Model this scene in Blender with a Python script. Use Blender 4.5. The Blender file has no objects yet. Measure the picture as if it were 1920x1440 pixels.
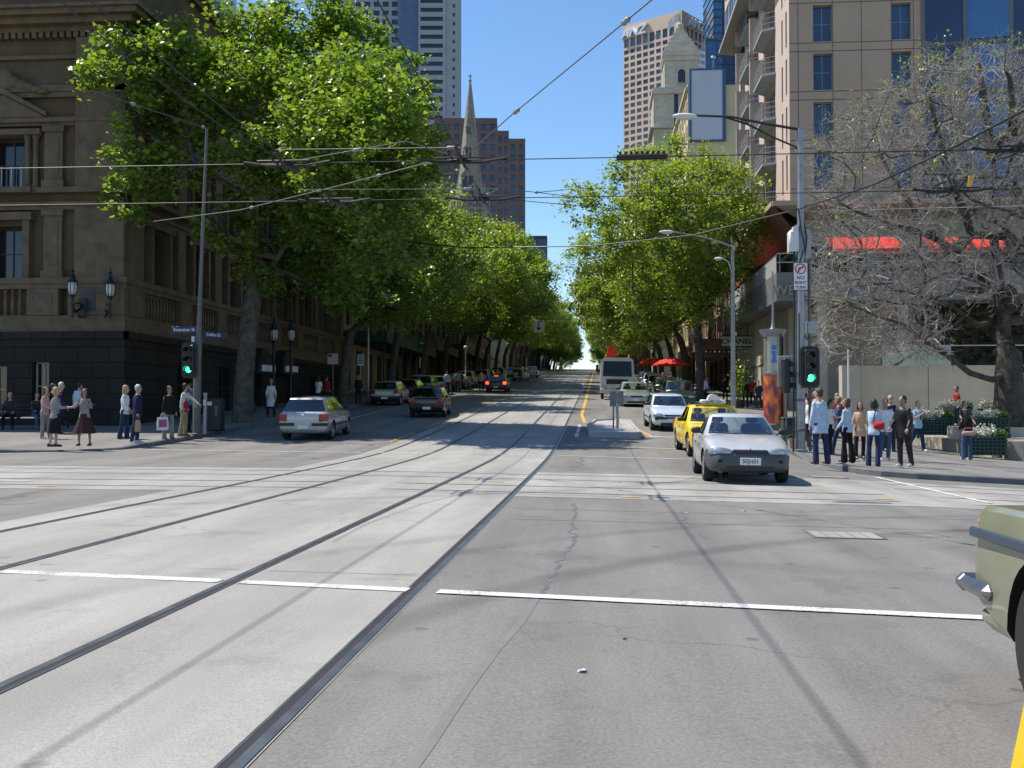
import bpy, bmesh, math, random
from mathutils import Vector, Matrix, noise as mnoise
random.seed(11)
R = random.Random(5)
PI = math.pi
rad = math.radians
sc = bpy.context.scene
COL = sc.collection

# ------------------------------------------------------------------ terrain
TH = rad(4.69); CZ = 1.35; FP = 1950.0; HY = 765.0
def softramp(t, w): return (t + math.sqrt(t*t + w*w))/2
def prof(y):
    return (.04 - .0044*y + .0525*(softramp(y-30, 4) - softramp(-30, 4))
            - .062*(softramp(y-285, 12) - softramp(-285, 12)))
def cross(x, y):
    if x < -4: return .072 + .004*min(-4-x, 40)
    c = -.018*min(x, 5)
    if x > 5:
        f = max(0., min(1., (75-y)/30))
        c -= (.018 + .032*f)*min(x-5, 20)
    return c
def ground(x, y):
    f = max(0., min(1., (75-y)/30))
    return prof(y - f*min(max(x-6, 0), 25)) + cross(x, y)
PAVE = .14
def pave(x, y): return ground(x, y) + PAVE
def at(px, Z):                                   # plan position seen in column px at depth Z
    l = (px-960)/FP*Z
    return -Z*math.sin(TH) + l*math.cos(TH), Z*math.cos(TH) + l*math.sin(TH)
def hz(py, Z): return CZ + (HY-py)/FP*Z          # height seen in row py at depth Z
def foot(px, py, off=0.):                        # where the street lies under (px, py)
    Z = 2.
    while Z < 420:
        x, y = at(px, Z)
        if CZ - (py-HY)/FP*Z <= ground(x, y) + off: return x, y
        Z += .03
    return at(px, 60)
def P3(px, py, Z):
    x, y = at(px, Z); return Vector((x, y, hz(py, Z)))

# ------------------------------------------------------------------ materials
MATS = {}
def nt(name):
    m = bpy.data.materials.new(name); m.use_nodes = True
    t = m.node_tree; b = t.nodes.get('Principled BSDF')
    return m, t, b
def N(t, kind, **kw):
    n = t.nodes.new(kind)
    for k, v in kw.items():
        if hasattr(n, k): setattr(n, k, v)
    return n
def c4(c): return (c[0], c[1], c[2], 1)
def mat(name, col, rough=.7, metal=0., var=.18, scale=3., bump=0., bscale=40., spec=.5, coat=0., world=False, col2=None, detail=5):
    if name in MATS: return MATS[name]
    m, t, b = nt(name); L = t.links
    b.inputs['Roughness'].default_value = rough; b.inputs['Metallic'].default_value = metal
    b.inputs['Specular IOR Level'].default_value = spec
    if coat: b.inputs['Coat Weight'].default_value = coat; b.inputs['Coat Roughness'].default_value = .04
    if world:
        g = N(t, 'ShaderNodeNewGeometry'); vec = g.outputs['Position']
    else:
        g = N(t, 'ShaderNodeTexCoord'); vec = g.outputs['Object']
    n = N(t, 'ShaderNodeTexNoise'); n.inputs['Scale'].default_value = scale; n.inputs['Detail'].default_value = detail
    n.inputs['Roughness'].default_value = .62
    L.new(vec, n.inputs['Vector'])
    r = N(t, 'ShaderNodeValToRGB'); r.color_ramp.elements[0].position = .3; r.color_ramp.elements[1].position = .7
    a = [max(0, c*(1-var)) for c in col]; e = col2 if col2 else [min(1, c*(1+var)) for c in col]
    r.color_ramp.elements[0].color = c4(a); r.color_ramp.elements[1].color = c4(e)
    L.new(n.outputs['Fac'], r.inputs['Fac']); L.new(r.outputs['Color'], b.inputs['Base Color'])
    if bump:
        n2 = N(t, 'ShaderNodeTexNoise'); n2.inputs['Scale'].default_value = bscale; n2.inputs['Detail'].default_value = 3
        L.new(vec, n2.inputs['Vector'])
        bp = N(t, 'ShaderNodeBump'); bp.inputs['Strength'].default_value = bump; bp.inputs['Distance'].default_value = .02
        L.new(n2.outputs['Fac'], bp.inputs['Height']); L.new(bp.outputs['Normal'], b.inputs['Normal'])
    MATS[name] = m; return m
def emis(name, col, s):
    if name in MATS: return MATS[name]
    m, t, b = nt(name); b.inputs['Base Color'].default_value = c4([c*.3 for c in col])
    b.inputs['Emission Color'].default_value = c4(col); b.inputs['Emission Strength'].default_value = s
    MATS[name] = m; return m
def glass(name, tint, keep=.45, rough=.03):
    if name in MATS: return MATS[name]
    m, t, b = nt(name); L = t.links
    out = t.nodes['Material Output']
    tr = N(t, 'ShaderNodeBsdfTransparent'); tr.inputs['Color'].default_value = c4(tint)
    gl = N(t, 'ShaderNodeBsdfGlossy'); gl.inputs['Roughness'].default_value = rough; gl.inputs['Color'].default_value = (.95, .97, 1, 1)
    fr = N(t, 'ShaderNodeFresnel'); fr.inputs['IOR'].default_value = 1.5
    mp = N(t, 'ShaderNodeMath', operation='MULTIPLY_ADD'); mp.inputs[1].default_value = 1.2; mp.inputs[2].default_value = keep
    mp.use_clamp = True
    L.new(fr.outputs[0], mp.inputs[0])
    mx = N(t, 'ShaderNodeMixShader'); L.new(mp.outputs[0], mx.inputs[0]); L.new(tr.outputs[0], mx.inputs[1]); L.new(gl.outputs[0], mx.inputs[2])
    L.new(mx.outputs[0], out.inputs['Surface'])
    MATS[name] = m; return m
def pane(name, col, rough=.06, var=.35):          # opaque reflecting glazing of buildings, wavering a little from sheet to sheet
    if name in MATS: return MATS[name]
    m, t, b = nt(name); L = t.links
    o = N(t, 'ShaderNodeObjectInfo'); g = N(t, 'ShaderNodeNewGeometry')
    n = N(t, 'ShaderNodeTexNoise'); n.inputs['Scale'].default_value = .35; L.new(g.outputs['Position'], n.inputs['Vector'])
    ad = N(t, 'ShaderNodeMath', operation='ADD'); L.new(o.outputs['Random'], ad.inputs[0]); L.new(n.outputs['Fac'], ad.inputs[1])
    hf = N(t, 'ShaderNodeMath', operation='MULTIPLY'); hf.inputs[1].default_value = .5; L.new(ad.outputs[0], hf.inputs[0])
    r = N(t, 'ShaderNodeValToRGB'); r.color_ramp.elements[0].position = .25; r.color_ramp.elements[1].position = .8
    r.color_ramp.elements[0].color = c4([c*(1-var) for c in col]); r.color_ramp.elements[1].color = c4([min(1, c*(1+2*var)) for c in col])
    L.new(hf.outputs[0], r.inputs['Fac']); L.new(r.outputs['Color'], b.inputs['Base Color'])
    b.inputs['Roughness'].default_value = rough; b.inputs['Specular IOR Level'].default_value = .8
    n2 = N(t, 'ShaderNodeTexNoise'); n2.inputs['Scale'].default_value = .8; L.new(g.outputs['Position'], n2.inputs['Vector'])
    bp = N(t, 'ShaderNodeBump'); bp.inputs['Strength'].default_value = .06; L.new(n2.outputs['Fac'], bp.inputs['Height']); L.new(bp.outputs['Normal'], b.inputs['Normal'])
    MATS[name] = m; return m

# ------------------------------------------------------------------ mesh builder
class MB:
    def __init__(s): s.v = []; s.f = []; s.m = []
    def add(s, vs, fs, m=0, M=None):
        o = len(s.v)
        s.v += [tuple(M @ Vector(p)) if M is not None else tuple(p) for p in vs]
        s.f += [tuple(i+o for i in f) for f in fs]; s.m += [m]*len(fs)
    def poly(s, pts, m=0): s.add(pts, [tuple(range(len(pts)))], m)
    def box(s, x0, y0, z0, x1, y1, z1, m=0, M=None):
        s.add([(x0,y0,z0),(x1,y0,z0),(x1,y1,z0),(x0,y1,z0),(x0,y0,z1),(x1,y0,z1),(x1,y1,z1),(x0,y1,z1)],
              [(0,3,2,1),(4,5,6,7),(0,1,5,4),(1,2,6,5),(2,3,7,6),(3,0,4,7)], m, M)
    def cbox(s, c, d, m=0, rz=0, M=None):
        T = Matrix.Translation(c) @ Matrix.Rotation(rz, 4, 'Z')
        if M is not None: T = M @ T
        s.box(-d[0]/2,-d[1]/2,-d[2]/2,d[0]/2,d[1]/2,d[2]/2,m,T)
    def rbox(s, x0, y0, z0, x1, y1, z1, b, m=0, M=None):   # box with chamfered edges all round
        xs = (x0, x0+b, x1-b, x1); ys = (y0, y0+b, y1-b, y1)
        def ring(i, z): # octagon
            k = b if i == 0 else 0
            if i: return [(x0+b,y0,z),(x1-b,y0,z),(x1,y0+b,z),(x1,y1-b,z),(x1-b,y1,z),(x0+b,y1,z),(x0,y1-b,z),(x0,y0+b,z)]
            return [(x0+b,y0+b,z),(x1-b,y0+b,z),(x1-b,y0+b,z),(x1-b,y1-b,z),(x1-b,y1-b,z),(x0+b,y1-b,z),(x0+b,y1-b,z),(x0+b,y0+b,z)]
        s.loft([ring(0,z0), ring(1,z0+b), ring(1,z1-b), ring(0,z1)], True, True, m, M)
    def loft(s, rings, closed=True, caps=True, m=0, M=None):
        n = len(rings[0]); vs = [p for r in rings for p in r]; fs = []
        for i in range(len(rings)-1):
            for j in range(n if closed else n-1):
                k = (j+1) % n
                fs.append((i*n+j, i*n+k, (i+1)*n+k, (i+1)*n+j))
        if caps:
            fs.append(tuple(reversed(range(n)))); fs.append(tuple((len(rings)-1)*n+j for j in range(n)))
        s.add(vs, fs, m, M)
    def tube(s, pts, r, n=8, m=0, caps=True, M=None):
        pts = [Vector(p) for p in pts]; k = len(pts)
        rs = r if isinstance(r, (list, tuple)) else [r]*k
        rings = []; up = None
        for i, p in enumerate(pts):
            d = (pts[min(i+1,k-1)] - pts[max(i-1,0)])
            if d.length < 1e-9: d = Vector((0,0,1))
            d.normalize()
            if up is None:
                a = Vector((0,0,1)) if abs(d.z) < .9 else Vector((1,0,0))
                u = d.cross(a).normalized()
            else:
                u = (up - d*up.dot(d))
                u = u.normalized() if u.length > 1e-6 else d.orthogonal().normalized()
            up = u; w = d.cross(u)
            rings.append([p + (u*math.cos(2*PI*j/n) + w*math.sin(2*PI*j/n))*rs[i] for j in range(n)])
        s.loft(rings, True, caps, m, M)
    def lathe(s, prof_, n=16, c=(0,0,0), m=0, caps=True, M=None, axis='z'):
        rings = []
        for r, z in prof_:
            ring = []
            for j in range(n):
                a = 2*PI*j/n
                p = (r*math.cos(a), r*math.sin(a), z)
                if axis == 'x': p = (z, r*math.cos(a), r*math.sin(a))
                if axis == 'y': p = (r*math.sin(a), z, r*math.cos(a))
                ring.append((p[0]+c[0], p[1]+c[1], p[2]+c[2]))
            rings.append(ring)
        s.loft(rings, True, caps, m, M)
    def ell(s, c, r, n=12, k=8, m=0, M=None):
        s.lathe([(max(1e-4, math.sin(PI*i/k)), -math.cos(PI*i/k)) for i in range(k+1)], n, (0,0,0), m, True,
                (M if M is not None else Matrix()) @ Matrix.Translation(c) @ Matrix.Diagonal((r[0], r[1], r[2], 1)))
    def prism(s, poly, a0, a1, axis='z', m=0, M=None):      # 2-D outline pushed along an axis
        def P(p, a):
            if axis == 'z': return (p[0], p[1], a)
            if axis == 'y': return (p[0], a, p[1])
            return (a, p[0], p[1])
        s.loft([[P(p, a0) for p in poly], [P(p, a1) for p in poly]], True, True, m, M)
    def mesh(s, name, mats, smooth=False):
        me = bpy.data.meshes.new(name); me.from_pydata(s.v, [], s.f)
        for x in (mats if isinstance(mats, (list, tuple)) else [mats]): me.materials.append(x)
        me.polygons.foreach_set('material_index', s.m)
        if smooth: me.polygons.foreach_set('use_smooth', [True]*len(s.f))
        me.update(); return me
    def build(s, name, mats, parent=None, smooth=False, fix=True, angle=None, loc=None):
        me = s.mesh(name, mats, smooth or angle is not None)
        if fix:
            bm = bmesh.new(); bm.from_mesh(me); bmesh.ops.recalc_face_normals(bm, faces=bm.faces); bm.to_mesh(me); bm.free()
        if angle is not None: sharp(me, angle)
        return link(name, me, parent, loc)
def sharp(me, deg):
    bm = bmesh.new(); bm.from_mesh(me); c = rad(deg)
    for e in bm.edges:
        e.smooth = not (len(e.link_faces) == 2 and e.calc_face_angle(0) > c)
    bm.to_mesh(me); bm.free()
def link(name, me, parent=None, loc=None):
    o = bpy.data.objects.new(name, me); COL.objects.link(o)
    if parent is not None: o.parent = parent
    if loc is not None: o.location = loc
    return o
def tag(o, label=None, cat=None, group=None, kind=None):
    if label: o['label'] = label
    if cat: o['category'] = cat
    if group: o['group'] = group
    if kind: o['kind'] = kind
    return o
def thing(name, label, cat, loc=(0,0,0), rz=0, group=None):
    o = bpy.data.objects.new(name, None); COL.objects.link(o)
    o.empty_display_size = .3; o.location = loc; o.rotation_euler = (0,0,rz)
    return tag(o, label, cat, group)
def structure(o): o['kind'] = 'structure'; return o
KIDS = {}
def dup(root, loc, rz=None, label=None, group=None, scale=None):
    def cp(o, parent):
        c = o.copy(); COL.objects.link(c)
        if parent is not None: c.parent = parent
        for ch in [x for x in list(COL.objects) if x.parent == o] if o.type == 'EMPTY' or o.get('_k') else list(o.children): cp(ch, c)
        return c
    def cp2(o, parent):
        c = o.copy(); COL.objects.link(c)
        if parent is not None: c.parent = parent
        for ch in list(o.children): cp2(ch, c)
        return c
    r = cp2(root, None); r.location = loc
    if rz is not None: r.rotation_euler = (0,0,rz)
    if label: r['label'] = label
    if group: r['group'] = group
    if scale is not None: r.scale = scale if isinstance(scale, (tuple, list)) else (scale,)*3
    return r
def setmat(root, name, m, child=True):             # repaint a copied thing's named part
    for ch in list(root.children):
        if ch.name.split('.')[0] == name:
            ch.data = ch.data.copy(); ch.data.materials[0] = m
TMP = bpy.data.scenes.new('workshop')
def ev(o, extra=()):                                # evaluate modifiers away from the crowded scene
    for q in (o,)+tuple(extra): TMP.collection.objects.link(q)
    with bpy.context.temp_override(scene=TMP, view_layer=TMP.view_layers[0]):
        dg = bpy.context.evaluated_depsgraph_get(); dg.update()
        me = bpy.data.meshes.new_from_object(o.evaluated_get(dg))
    for q in (o,)+tuple(extra): TMP.collection.objects.unlink(q)
    return me
def bake(o):
    me = ev(o); old = o.data; o.modifiers.clear(); o.data = me
    return o
def textmesh(txt, size=1., depth=.01, bold=0., align='CENTER', squeeze=1., shear=0.):
    cu = bpy.data.curves.new('lettering', 'FONT'); cu.body = txt; cu.size = size; cu.extrude = depth
    cu.align_x = align; cu.align_y = 'CENTER'; cu.offset = bold; cu.resolution_u = 3; cu.shear = shear
    o = bpy.data.objects.new('lettering', cu)
    me = ev(o); bpy.data.objects.remove(o); bpy.data.curves.remove(cu)
    me.transform(Matrix.Diagonal((squeeze, 1, 1, 1)))
    return me
def text(txt, parent, loc, size, m, rot=(PI/2,0,0), depth=.004, bold=0., name='lettering', squeeze=1., shear=0., align='CENTER'):
    me = textmesh(txt, size, depth, bold, align, squeeze, shear); me.materials.clear(); me.materials.append(m)
    o = link(name, me, parent, loc); o.rotation_euler = rot
    return o
def arc(c, r, a0, a1, n): return [(c[0]+r*math.cos(a0+(a1-a0)*i/n), c[1]+r*math.sin(a0+(a1-a0)*i/n)) for i in range(n+1)]
def lerp(a, b, t): return a+(b-a)*t

# ------------------------------------------------------------------ camera, sun, sky
cam = bpy.data.cameras.new('camera'); co = bpy.data.objects.new('camera', cam); COL.objects.link(co)
cam.sensor_width = 36; cam.lens = 36*FP/1920; cam.clip_end = 6000; cam.clip_start = .05
co.location = (0, 0, CZ); co.rotation_euler = (PI/2 + math.atan(45/FP), 0, TH)
sc.camera = co
SUN_EL = rad(58.5); SUN_AZ = rad(18)               # sun stands to the left, a little ahead of the street's normal
sd = Vector((-math.cos(SUN_AZ)*math.cos(SUN_EL), math.sin(SUN_AZ)*math.cos(SUN_EL), math.sin(SUN_EL)))
sl = bpy.data.lights.new('sun', 'SUN'); so = bpy.data.objects.new('sun', sl); COL.objects.link(so)
sl.energy = 5.0; sl.angle = rad(.53); sl.color = (1, .93, .83)
so.rotation_euler = sd.to_track_quat('Z', 'Y').to_euler(); so.location = (0, 0, 60)
w = bpy.data.worlds.new('World'); sc.world = w; w.use_nodes = True
wt = w.node_tree; bg = wt.nodes['Background']
sk = wt.nodes.new('ShaderNodeTexSky'); sk.sky_type = 'NISHITA'; sk.sun_disc = False
sk.sun_elevation = SUN_EL; sk.sun_rotation = math.atan2(sd.x, sd.y)
sk.air_density = 1.0; sk.dust_density = .25; sk.ozone_density = 3.0; sk.altitude = 30
hs = wt.nodes.new('ShaderNodeHueSaturation'); hs.inputs['Saturation'].default_value = 1.14; hs.inputs['Value'].default_value = 1.0
wt.links.new(sk.outputs[0], hs.inputs['Color']); wt.links.new(hs.outputs[0], bg.inputs['Color']); bg.inputs['Strength'].default_value = .14
sc.view_settings.view_transform = 'Standard'; sc.view_settings.look = 'None'
sc.view_settings.exposure = .37; sc.view_settings.gamma = 1
sc.cycles.max_bounces = 7; sc.cycles.diffuse_bounces = 3; sc.cycles.glossy_bounces = 3; sc.cycles.transparent_max_bounces = 12
sc.cycles.transmission_bounces = 4; sc.cycles.use_denoising = True; sc.cycles.caustics_reflective = False; sc.cycles.caustics_refractive = False
# ================================================================== ground, roads, tracks, pavements
def road_mat(name, a, b, spots, grain, bump, arcs=(), crk=.6):
    m, t, bs = nt(name); L = t.links
    g = N(t, 'ShaderNodeNewGeometry'); pos = g.outputs['Position']
    def noise(s, d=4, rg=.6, vec=None):
        n = N(t, 'ShaderNodeTexNoise'); n.inputs['Scale'].default_value = s; n.inputs['Detail'].default_value = d; n.inputs['Roughness'].default_value = rg
        L.new(vec if vec is not None else pos, n.inputs['Vector']); return n.outputs['Fac']
    def ramp(f, c0, c1, p0, p1):
        r = N(t, 'ShaderNodeValToRGB'); e = r.color_ramp.elements; e[0].position = p0; e[1].position = p1
        e[0].color = c0; e[1].color = c1; L.new(f, r.inputs['Fac']); return r.outputs['Color']
    def mix(kind, f, x, y):
        n = N(t, 'ShaderNodeMixRGB', blend_type=kind); n.inputs[0].default_value = f
        L.new(x, n.inputs[1]); L.new(y, n.inputs[2]); return n.outputs[0]
    mp = N(t, 'ShaderNodeMapping'); mp.inputs['Scale'].default_value = (1, .12, 1); L.new(pos, mp.inputs['Vector'])   # wear drawn out along the lanes
    base = ramp(noise(.35, 6), c4(a), c4(b), .3, .7)
    lane = ramp(noise(1.1, 4, .6, mp.outputs[0]), (.78,.78,.78,1), (1.08,1.08,1.08,1), .34, .66)
    col = mix('MULTIPLY', 1, base, lane)
    gr = ramp(noise(grain, 2, .7), (.72,.72,.72,1), (1.22,1.22,1.22,1), .3, .7)
    col = mix('MULTIPLY', .8, col, gr)
    v = N(t, 'ShaderNodeTexVoronoi'); v.inputs['Scale'].default_value = 1.5; L.new(pos, v.inputs['Vector'])
    ns = N(t, 'ShaderNodeMath', operation='ADD'); L.new(v.outputs['Distance'], ns.inputs[0])
    sc_ = N(t, 'ShaderNodeMath', operation='MULTIPLY'); sc_.inputs[1].default_value = .22; L.new(noise(9, 3), sc_.inputs[0]); L.new(sc_.outputs[0], ns.inputs[1])
    sp = ramp(ns.outputs[0], c4(spots), (1,1,1,1), .165, .195)
    col = mix('MULTIPLY', .75, col, sp)
    oil = ramp(noise(.9, 5, .7), (.74,.74,.74,1), (1,1,1,1), .30, .44)
    col = mix('MULTIPLY', .8, col, oil)
    for (cx_, cy_, R_, w_, k_) in arcs:              # tyre marks of turning traffic
        d = N(t, 'ShaderNodeVectorMath', operation='DISTANCE'); d.inputs[1].default_value = (cx_, cy_, 0)
        fl_ = N(t, 'ShaderNodeVectorMath', operation='MULTIPLY'); fl_.inputs[1].default_value = (1,1,0); L.new(pos, fl_.inputs[0]); L.new(fl_.outputs[0], d.inputs[0])
        sb = N(t, 'ShaderNodeMath', operation='SUBTRACT'); sb.inputs[1].default_value = R_; L.new(d.outputs['Value'], sb.inputs[0])
        ab = N(t, 'ShaderNodeMath', operation='ABSOLUTE'); L.new(sb.outputs[0], ab.inputs[0])
        mr = N(t, 'ShaderNodeMapRange'); mr.inputs['From Min'].default_value = w_*.25; mr.inputs['From Max'].default_value = w_; mr.inputs['To Min'].default_value = k_; mr.inputs['To Max'].default_value = 0.; L.new(ab.outputs[0], mr.inputs[0])
        ml = N(t, 'ShaderNodeMath', operation='MULTIPLY'); L.new(mr.outputs[0], ml.inputs[0]); L.new(noise(.55, 5, .7), ml.inputs[1])
        mk = N(t, 'ShaderNodeMixRGB', blend_type='MULTIPLY'); mk.inputs[2].default_value = (.45,.45,.46,1); L.new(ml.outputs[0], mk.inputs[0]); L.new(col, mk.inputs[1]); col = mk.outputs[0]
    ck = N(t, 'ShaderNodeTexVoronoi', feature='DISTANCE_TO_EDGE'); ck.inputs['Scale'].default_value = .42
    wv = N(t, 'ShaderNodeTexNoise'); wv.inputs['Scale'].default_value = 1.3; wv.inputs['Detail'].default_value = 6; L.new(pos, wv.inputs['Vector'])
    av = N(t, 'ShaderNodeVectorMath', operation='MULTIPLY_ADD'); av.inputs[1].default_value = (1.1,1.1,0); L.new(wv.outputs['Color'], av.inputs[0]); L.new(pos, av.inputs[2]); L.new(av.outputs[0], ck.inputs['Vector'])
    cm = ramp(ck.outputs['Distance'], (crk,crk,crk,1), (1,1,1,1), .0015, .006); gate = ramp(noise(.23, 3), (0,0,0,1), (1,1,1,1), .5, .6)
    cx2 = N(t, 'ShaderNodeMixRGB', blend_type='MULTIPLY'); L.new(gate, cx2.inputs[0]); L.new(col, cx2.inputs[1]); L.new(cm, cx2.inputs[2]); col = cx2.outputs[0]
    L.new(col, bs.inputs['Base Color']); bs.inputs['Roughness'].default_value = .82; bs.inputs['Specular IOR Level'].default_value = .3
    bp = N(t, 'ShaderNodeBump'); bp.inputs['Strength'].default_value = bump; bp.inputs['Distance'].default_value = .006
    L.new(noise(grain*.8, 3, .7), bp.inputs['Height']); L.new(bp.outputs['Normal'], bs.inputs['Normal'])
    MATS[name] = m; return m
M_asph = road_mat('asphalt', (.182,.174,.161), (.217,.208,.193), (.55,.55,.55), 55, .5, [(9.6,2.4,11.5,.22,.9),(9.6,2.4,13.0,.2,.6),(14,9.0,10.4,.25,.5),(-2,-6,15.6,.35,.4)])
M_conc = road_mat('track_concrete', (.30,.289,.262), (.365,.352,.322), (.6,.6,.58), 85, .12, [(-14,30,18.5,.3,.6),(9.6,2.4,13.8,.2,.5)], .72)
M_pave = road_mat('pavement_asphalt', (.19,.182,.168), (.225,.216,.20), (.7,.7,.7), 70, .25)
M_blue = mat('bluestone', (.13,.135,.14), .75, var=.3, scale=2.5, bump=.3, bscale=25, world=True)
M_white = mat('road_paint_white', (.60,.60,.58), .65, var=.16, scale=7, world=True, bump=.2, bscale=60)
def worn(m, under):                                 # chips and tyre scuffs through the paint
    t = m.node_tree; L = t.links; b = t.nodes['Principled BSDF']; src = b.inputs['Base Color'].links[0].from_socket
    g = N(t, 'ShaderNodeNewGeometry'); n1 = N(t, 'ShaderNodeTexNoise'); n1.inputs['Scale'].default_value = 34; n1.inputs['Detail'].default_value = 5; n1.inputs['Roughness'].default_value = .75; L.new(g.outputs['Position'], n1.inputs['Vector'])
    n2 = N(t, 'ShaderNodeTexNoise'); n2.inputs['Scale'].default_value = 1.6; n2.inputs['Detail'].default_value = 4; L.new(g.outputs['Position'], n2.inputs['Vector'])
    ad = N(t, 'ShaderNodeMath', operation='MULTIPLY_ADD'); ad.inputs[1].default_value = .62; L.new(n2.outputs['Fac'], ad.inputs[0]); L.new(n1.outputs['Fac'], ad.inputs[2])
    r = N(t, 'ShaderNodeValToRGB'); r.color_ramp.elements[0].position = .84; r.color_ramp.elements[1].position = .97; r.color_ramp.elements[0].color = (0,0,0,1); r.color_ramp.elements[1].color = (1,1,1,1); L.new(ad.outputs[0], r.inputs[0])
    mx = N(t, 'ShaderNodeMixRGB'); mx.inputs[2].default_value = c4(under); L.new(r.outputs[0], mx.inputs[0]); L.new(src, mx.inputs[1]); L.new(mx.outputs[0], b.inputs['Base Color'])
worn(M_white, (.22,.21,.20))
M_yel = mat('road_paint_yellow', (.60,.36,.05), .6, var=.2, scale=7, world=True)
M_rail = mat('rail_steel', (.17,.185,.20), .38, .7, var=.35, scale=4, world=True)
M_groove = mat('rail_groove', (.016,.016,.018), .8, world=True)
M_tar = mat('tar_seal', (.125,.122,.12), .55, var=.3, scale=5, world=True)

def frange(a, b, n): return [a+(b-a)*i/n for i in range(n+1)]
def ysteps(y0, y1):
    out = [y0]; y = y0
    while y < y1:
        y += max(.6, min(6, abs(y)*.03 + .35)); out.append(min(y, y1))
    return out
def sheet(name, xs, ys, h, m, label=None):
    mb = MB(); nx = len(xs); vs = [(x, y, h(x, y)) for y in ys for x in xs]
    fs = [(j*nx+i, j*nx+i+1, (j+1)*nx+i+1, (j+1)*nx+i) for j in range(len(ys)-1) for i in range(nx-1)]
    mb.add(vs, fs); return mb.build(name, m, None, True, fix=False)
def ribbon(mb, pts, wd, lift, m=0, side=0.):        # flat strip laid on the road along a plan polyline
    out = []
    for i in range(len(pts)-1):
        (x0, y0), (x1, y1) = pts[i], pts[i+1]; d = math.hypot(x1-x0, y1-y0)
        k = max(1, int(d/(1.2+abs(y0)*.02)))
        out += [(lerp(x0,x1,j/k), lerp(y0,y1,j/k)) for j in range(k)]
    out.append(pts[-1]); rings = []
    ws = wd if isinstance(wd, list) else None
    for i, (x, y) in enumerate(out):
        a, b = out[max(0,i-1)], out[min(len(out)-1,i+1)]; dx, dy = b[0]-a[0], b[1]-a[1]; l = math.hypot(dx, dy) or 1
        nx, ny = dy/l, -dx/l; hw = wd/2
        p, q = (x-nx*(hw-side), y-ny*(hw-side)), (x+nx*(hw+side), y+ny*(hw+side))
        rings.append([(p[0],p[1],ground(*p)+lift), (q[0],q[1],ground(*q)+lift)])
    mb.loft(rings, False, False, m)
def strip(name, lines, wd, lift, m):
    mb = MB()
    for l in lines: ribbon(mb, l, wd, lift)
    return structure(mb.build(name, m, None, True, fix=False))

XS = [-60,-40,-25,-19,-14,-10,-7,-5,-4,-3,-2,-1,0,1,2,3,4,5,6,7,8,10,12,16,20,25,31,45,60]
YS = ysteps(-12, 420)
structure(sheet('road', XS, YS, ground, M_asph))
structure(sheet('ground', [-1500,-600,-200,-80,-40,0,40,80,200,600,1500], [-150,-20,0,20,40,80,120,180,240,290,330,420,800,2500],
      lambda x, y: ground(max(-60,min(60,x)), y) - .35, mat('earth', (.16,.15,.13), .9, world=True, scale=.2)))

# tram beds: Collins line runs along the street, Swanston line across it
RX = (-6.13, -4.66, -2.735, -1.30); SY = (16.65, 18.08, 19.85, 21.28)
structure(sheet('tram_track_bed', [-6.62,-6,-5,-4,-3,-2,-1.265], YS, lambda x, y: ground(x, y)+.004, M_conc))
bed2 = MB()
for xa, xb in ((-60,-6.62), (-1.265,60)):
    xs = [x for x in XS if xa < x < xb]; xs = [xa]+xs+[xb]; ys = [15.85,17,18,19,20,21,22.1]
    n = len(xs); bed2.add([(x,y,ground(x,y)+.004) for y in ys for x in xs], [(j*n+i,j*n+i+1,(j+1)*n+i+1,(j+1)*n+i) for j in range(6) for i in range(n-1)])
structure(bed2.build('cross_track_bed', M_conc, None, True, fix=False))
ta = MB()
for i, x in enumerate(RX):
    s = -1 if i % 2 else 1                           # groove on the gauge side
    ribbon(ta, [(x, -12), (x, 415)], .05, .0085, 0)
    ribbon(ta, [(x+s*.044, -12), (x+s*.044, 415)], .036, .0068, 1)
    ribbon(ta, [(x+s*.071, -12), (x+s*.071, 415)], .016, .0085, 0)
structure(ta.build('tram_rails', [M_rail, M_groove], None, fix=False))
tb = MB()
for i, y in enumerate(SY):
    s = -1 if i % 2 else 1
    ribbon(tb, [(-60, y), (60, y)], .06, .0065, 0)
    ribbon(tb, [(-60, y+s*.05), (60, y+s*.05)], .04, .0055, 1)
structure(tb.build('cross_rails', [M_rail, M_groove], None, fix=False))
jt = MB()                                            # joints sawn across the concrete
yy = 2.
while yy < 250:
    if not 15 < yy < 23:
        for a, b in ((-6.6,-6.2),(-6.0,-4.75),(-4.5,-2.85),(-2.6,-1.42)): ribbon(jt, [(a, yy), (b, yy+.02)], .012, .0062)
    yy += 6.1
structure(jt.build('bed_joints', mat('joint_seal', (.21,.21,.20), .9, world=True), None, fix=False))

# painted lines
LW = .012
xg = [(-12,-6.17),(-6.03,-4.70),(-4.58,-2.79),(-2.63,-1.36),(-1.14,2.75)]
fl = lambda x: 7.42 - .085*(x+1.2)
strip('crossing_line', [[(a, fl(a)), (b, fl(b))] for a, b in xg], .15, .0095, M_white)
strip('crossing_line', [[(-13.2, 29.75), (-6.7, 29.2)], [(-6.6, 29.25), (-1.4, 29.15)], [(-1.1, 29.1), (5.2, 28.6)]], .13, .011, M_white)
strip('crossing_line', [[(-.9, 33.5), (5.4, 32.7)]], .13, .011, M_white)
strip('crossing_line', [[(6.15, 23.7), (6.25, 17.2)]], .13, .011, M_white)
strip('crossing_line', [[(-30, 26.6), (-16.6, 27.2), (-14.6, 28.3)], [(-30, 20.5), (-12.6, 20.6)], [(-30,18.2),(-9.9,17.5)]], .12, .011, M_white)
strip('stop_line', [[(1.9, 38.4), (4.9, 38.2)]], .3, .011, M_white)
strip('stop_line', [[(-.75, 37.4), (-.75, 44.5)]], .13, .011, M_white)
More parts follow.
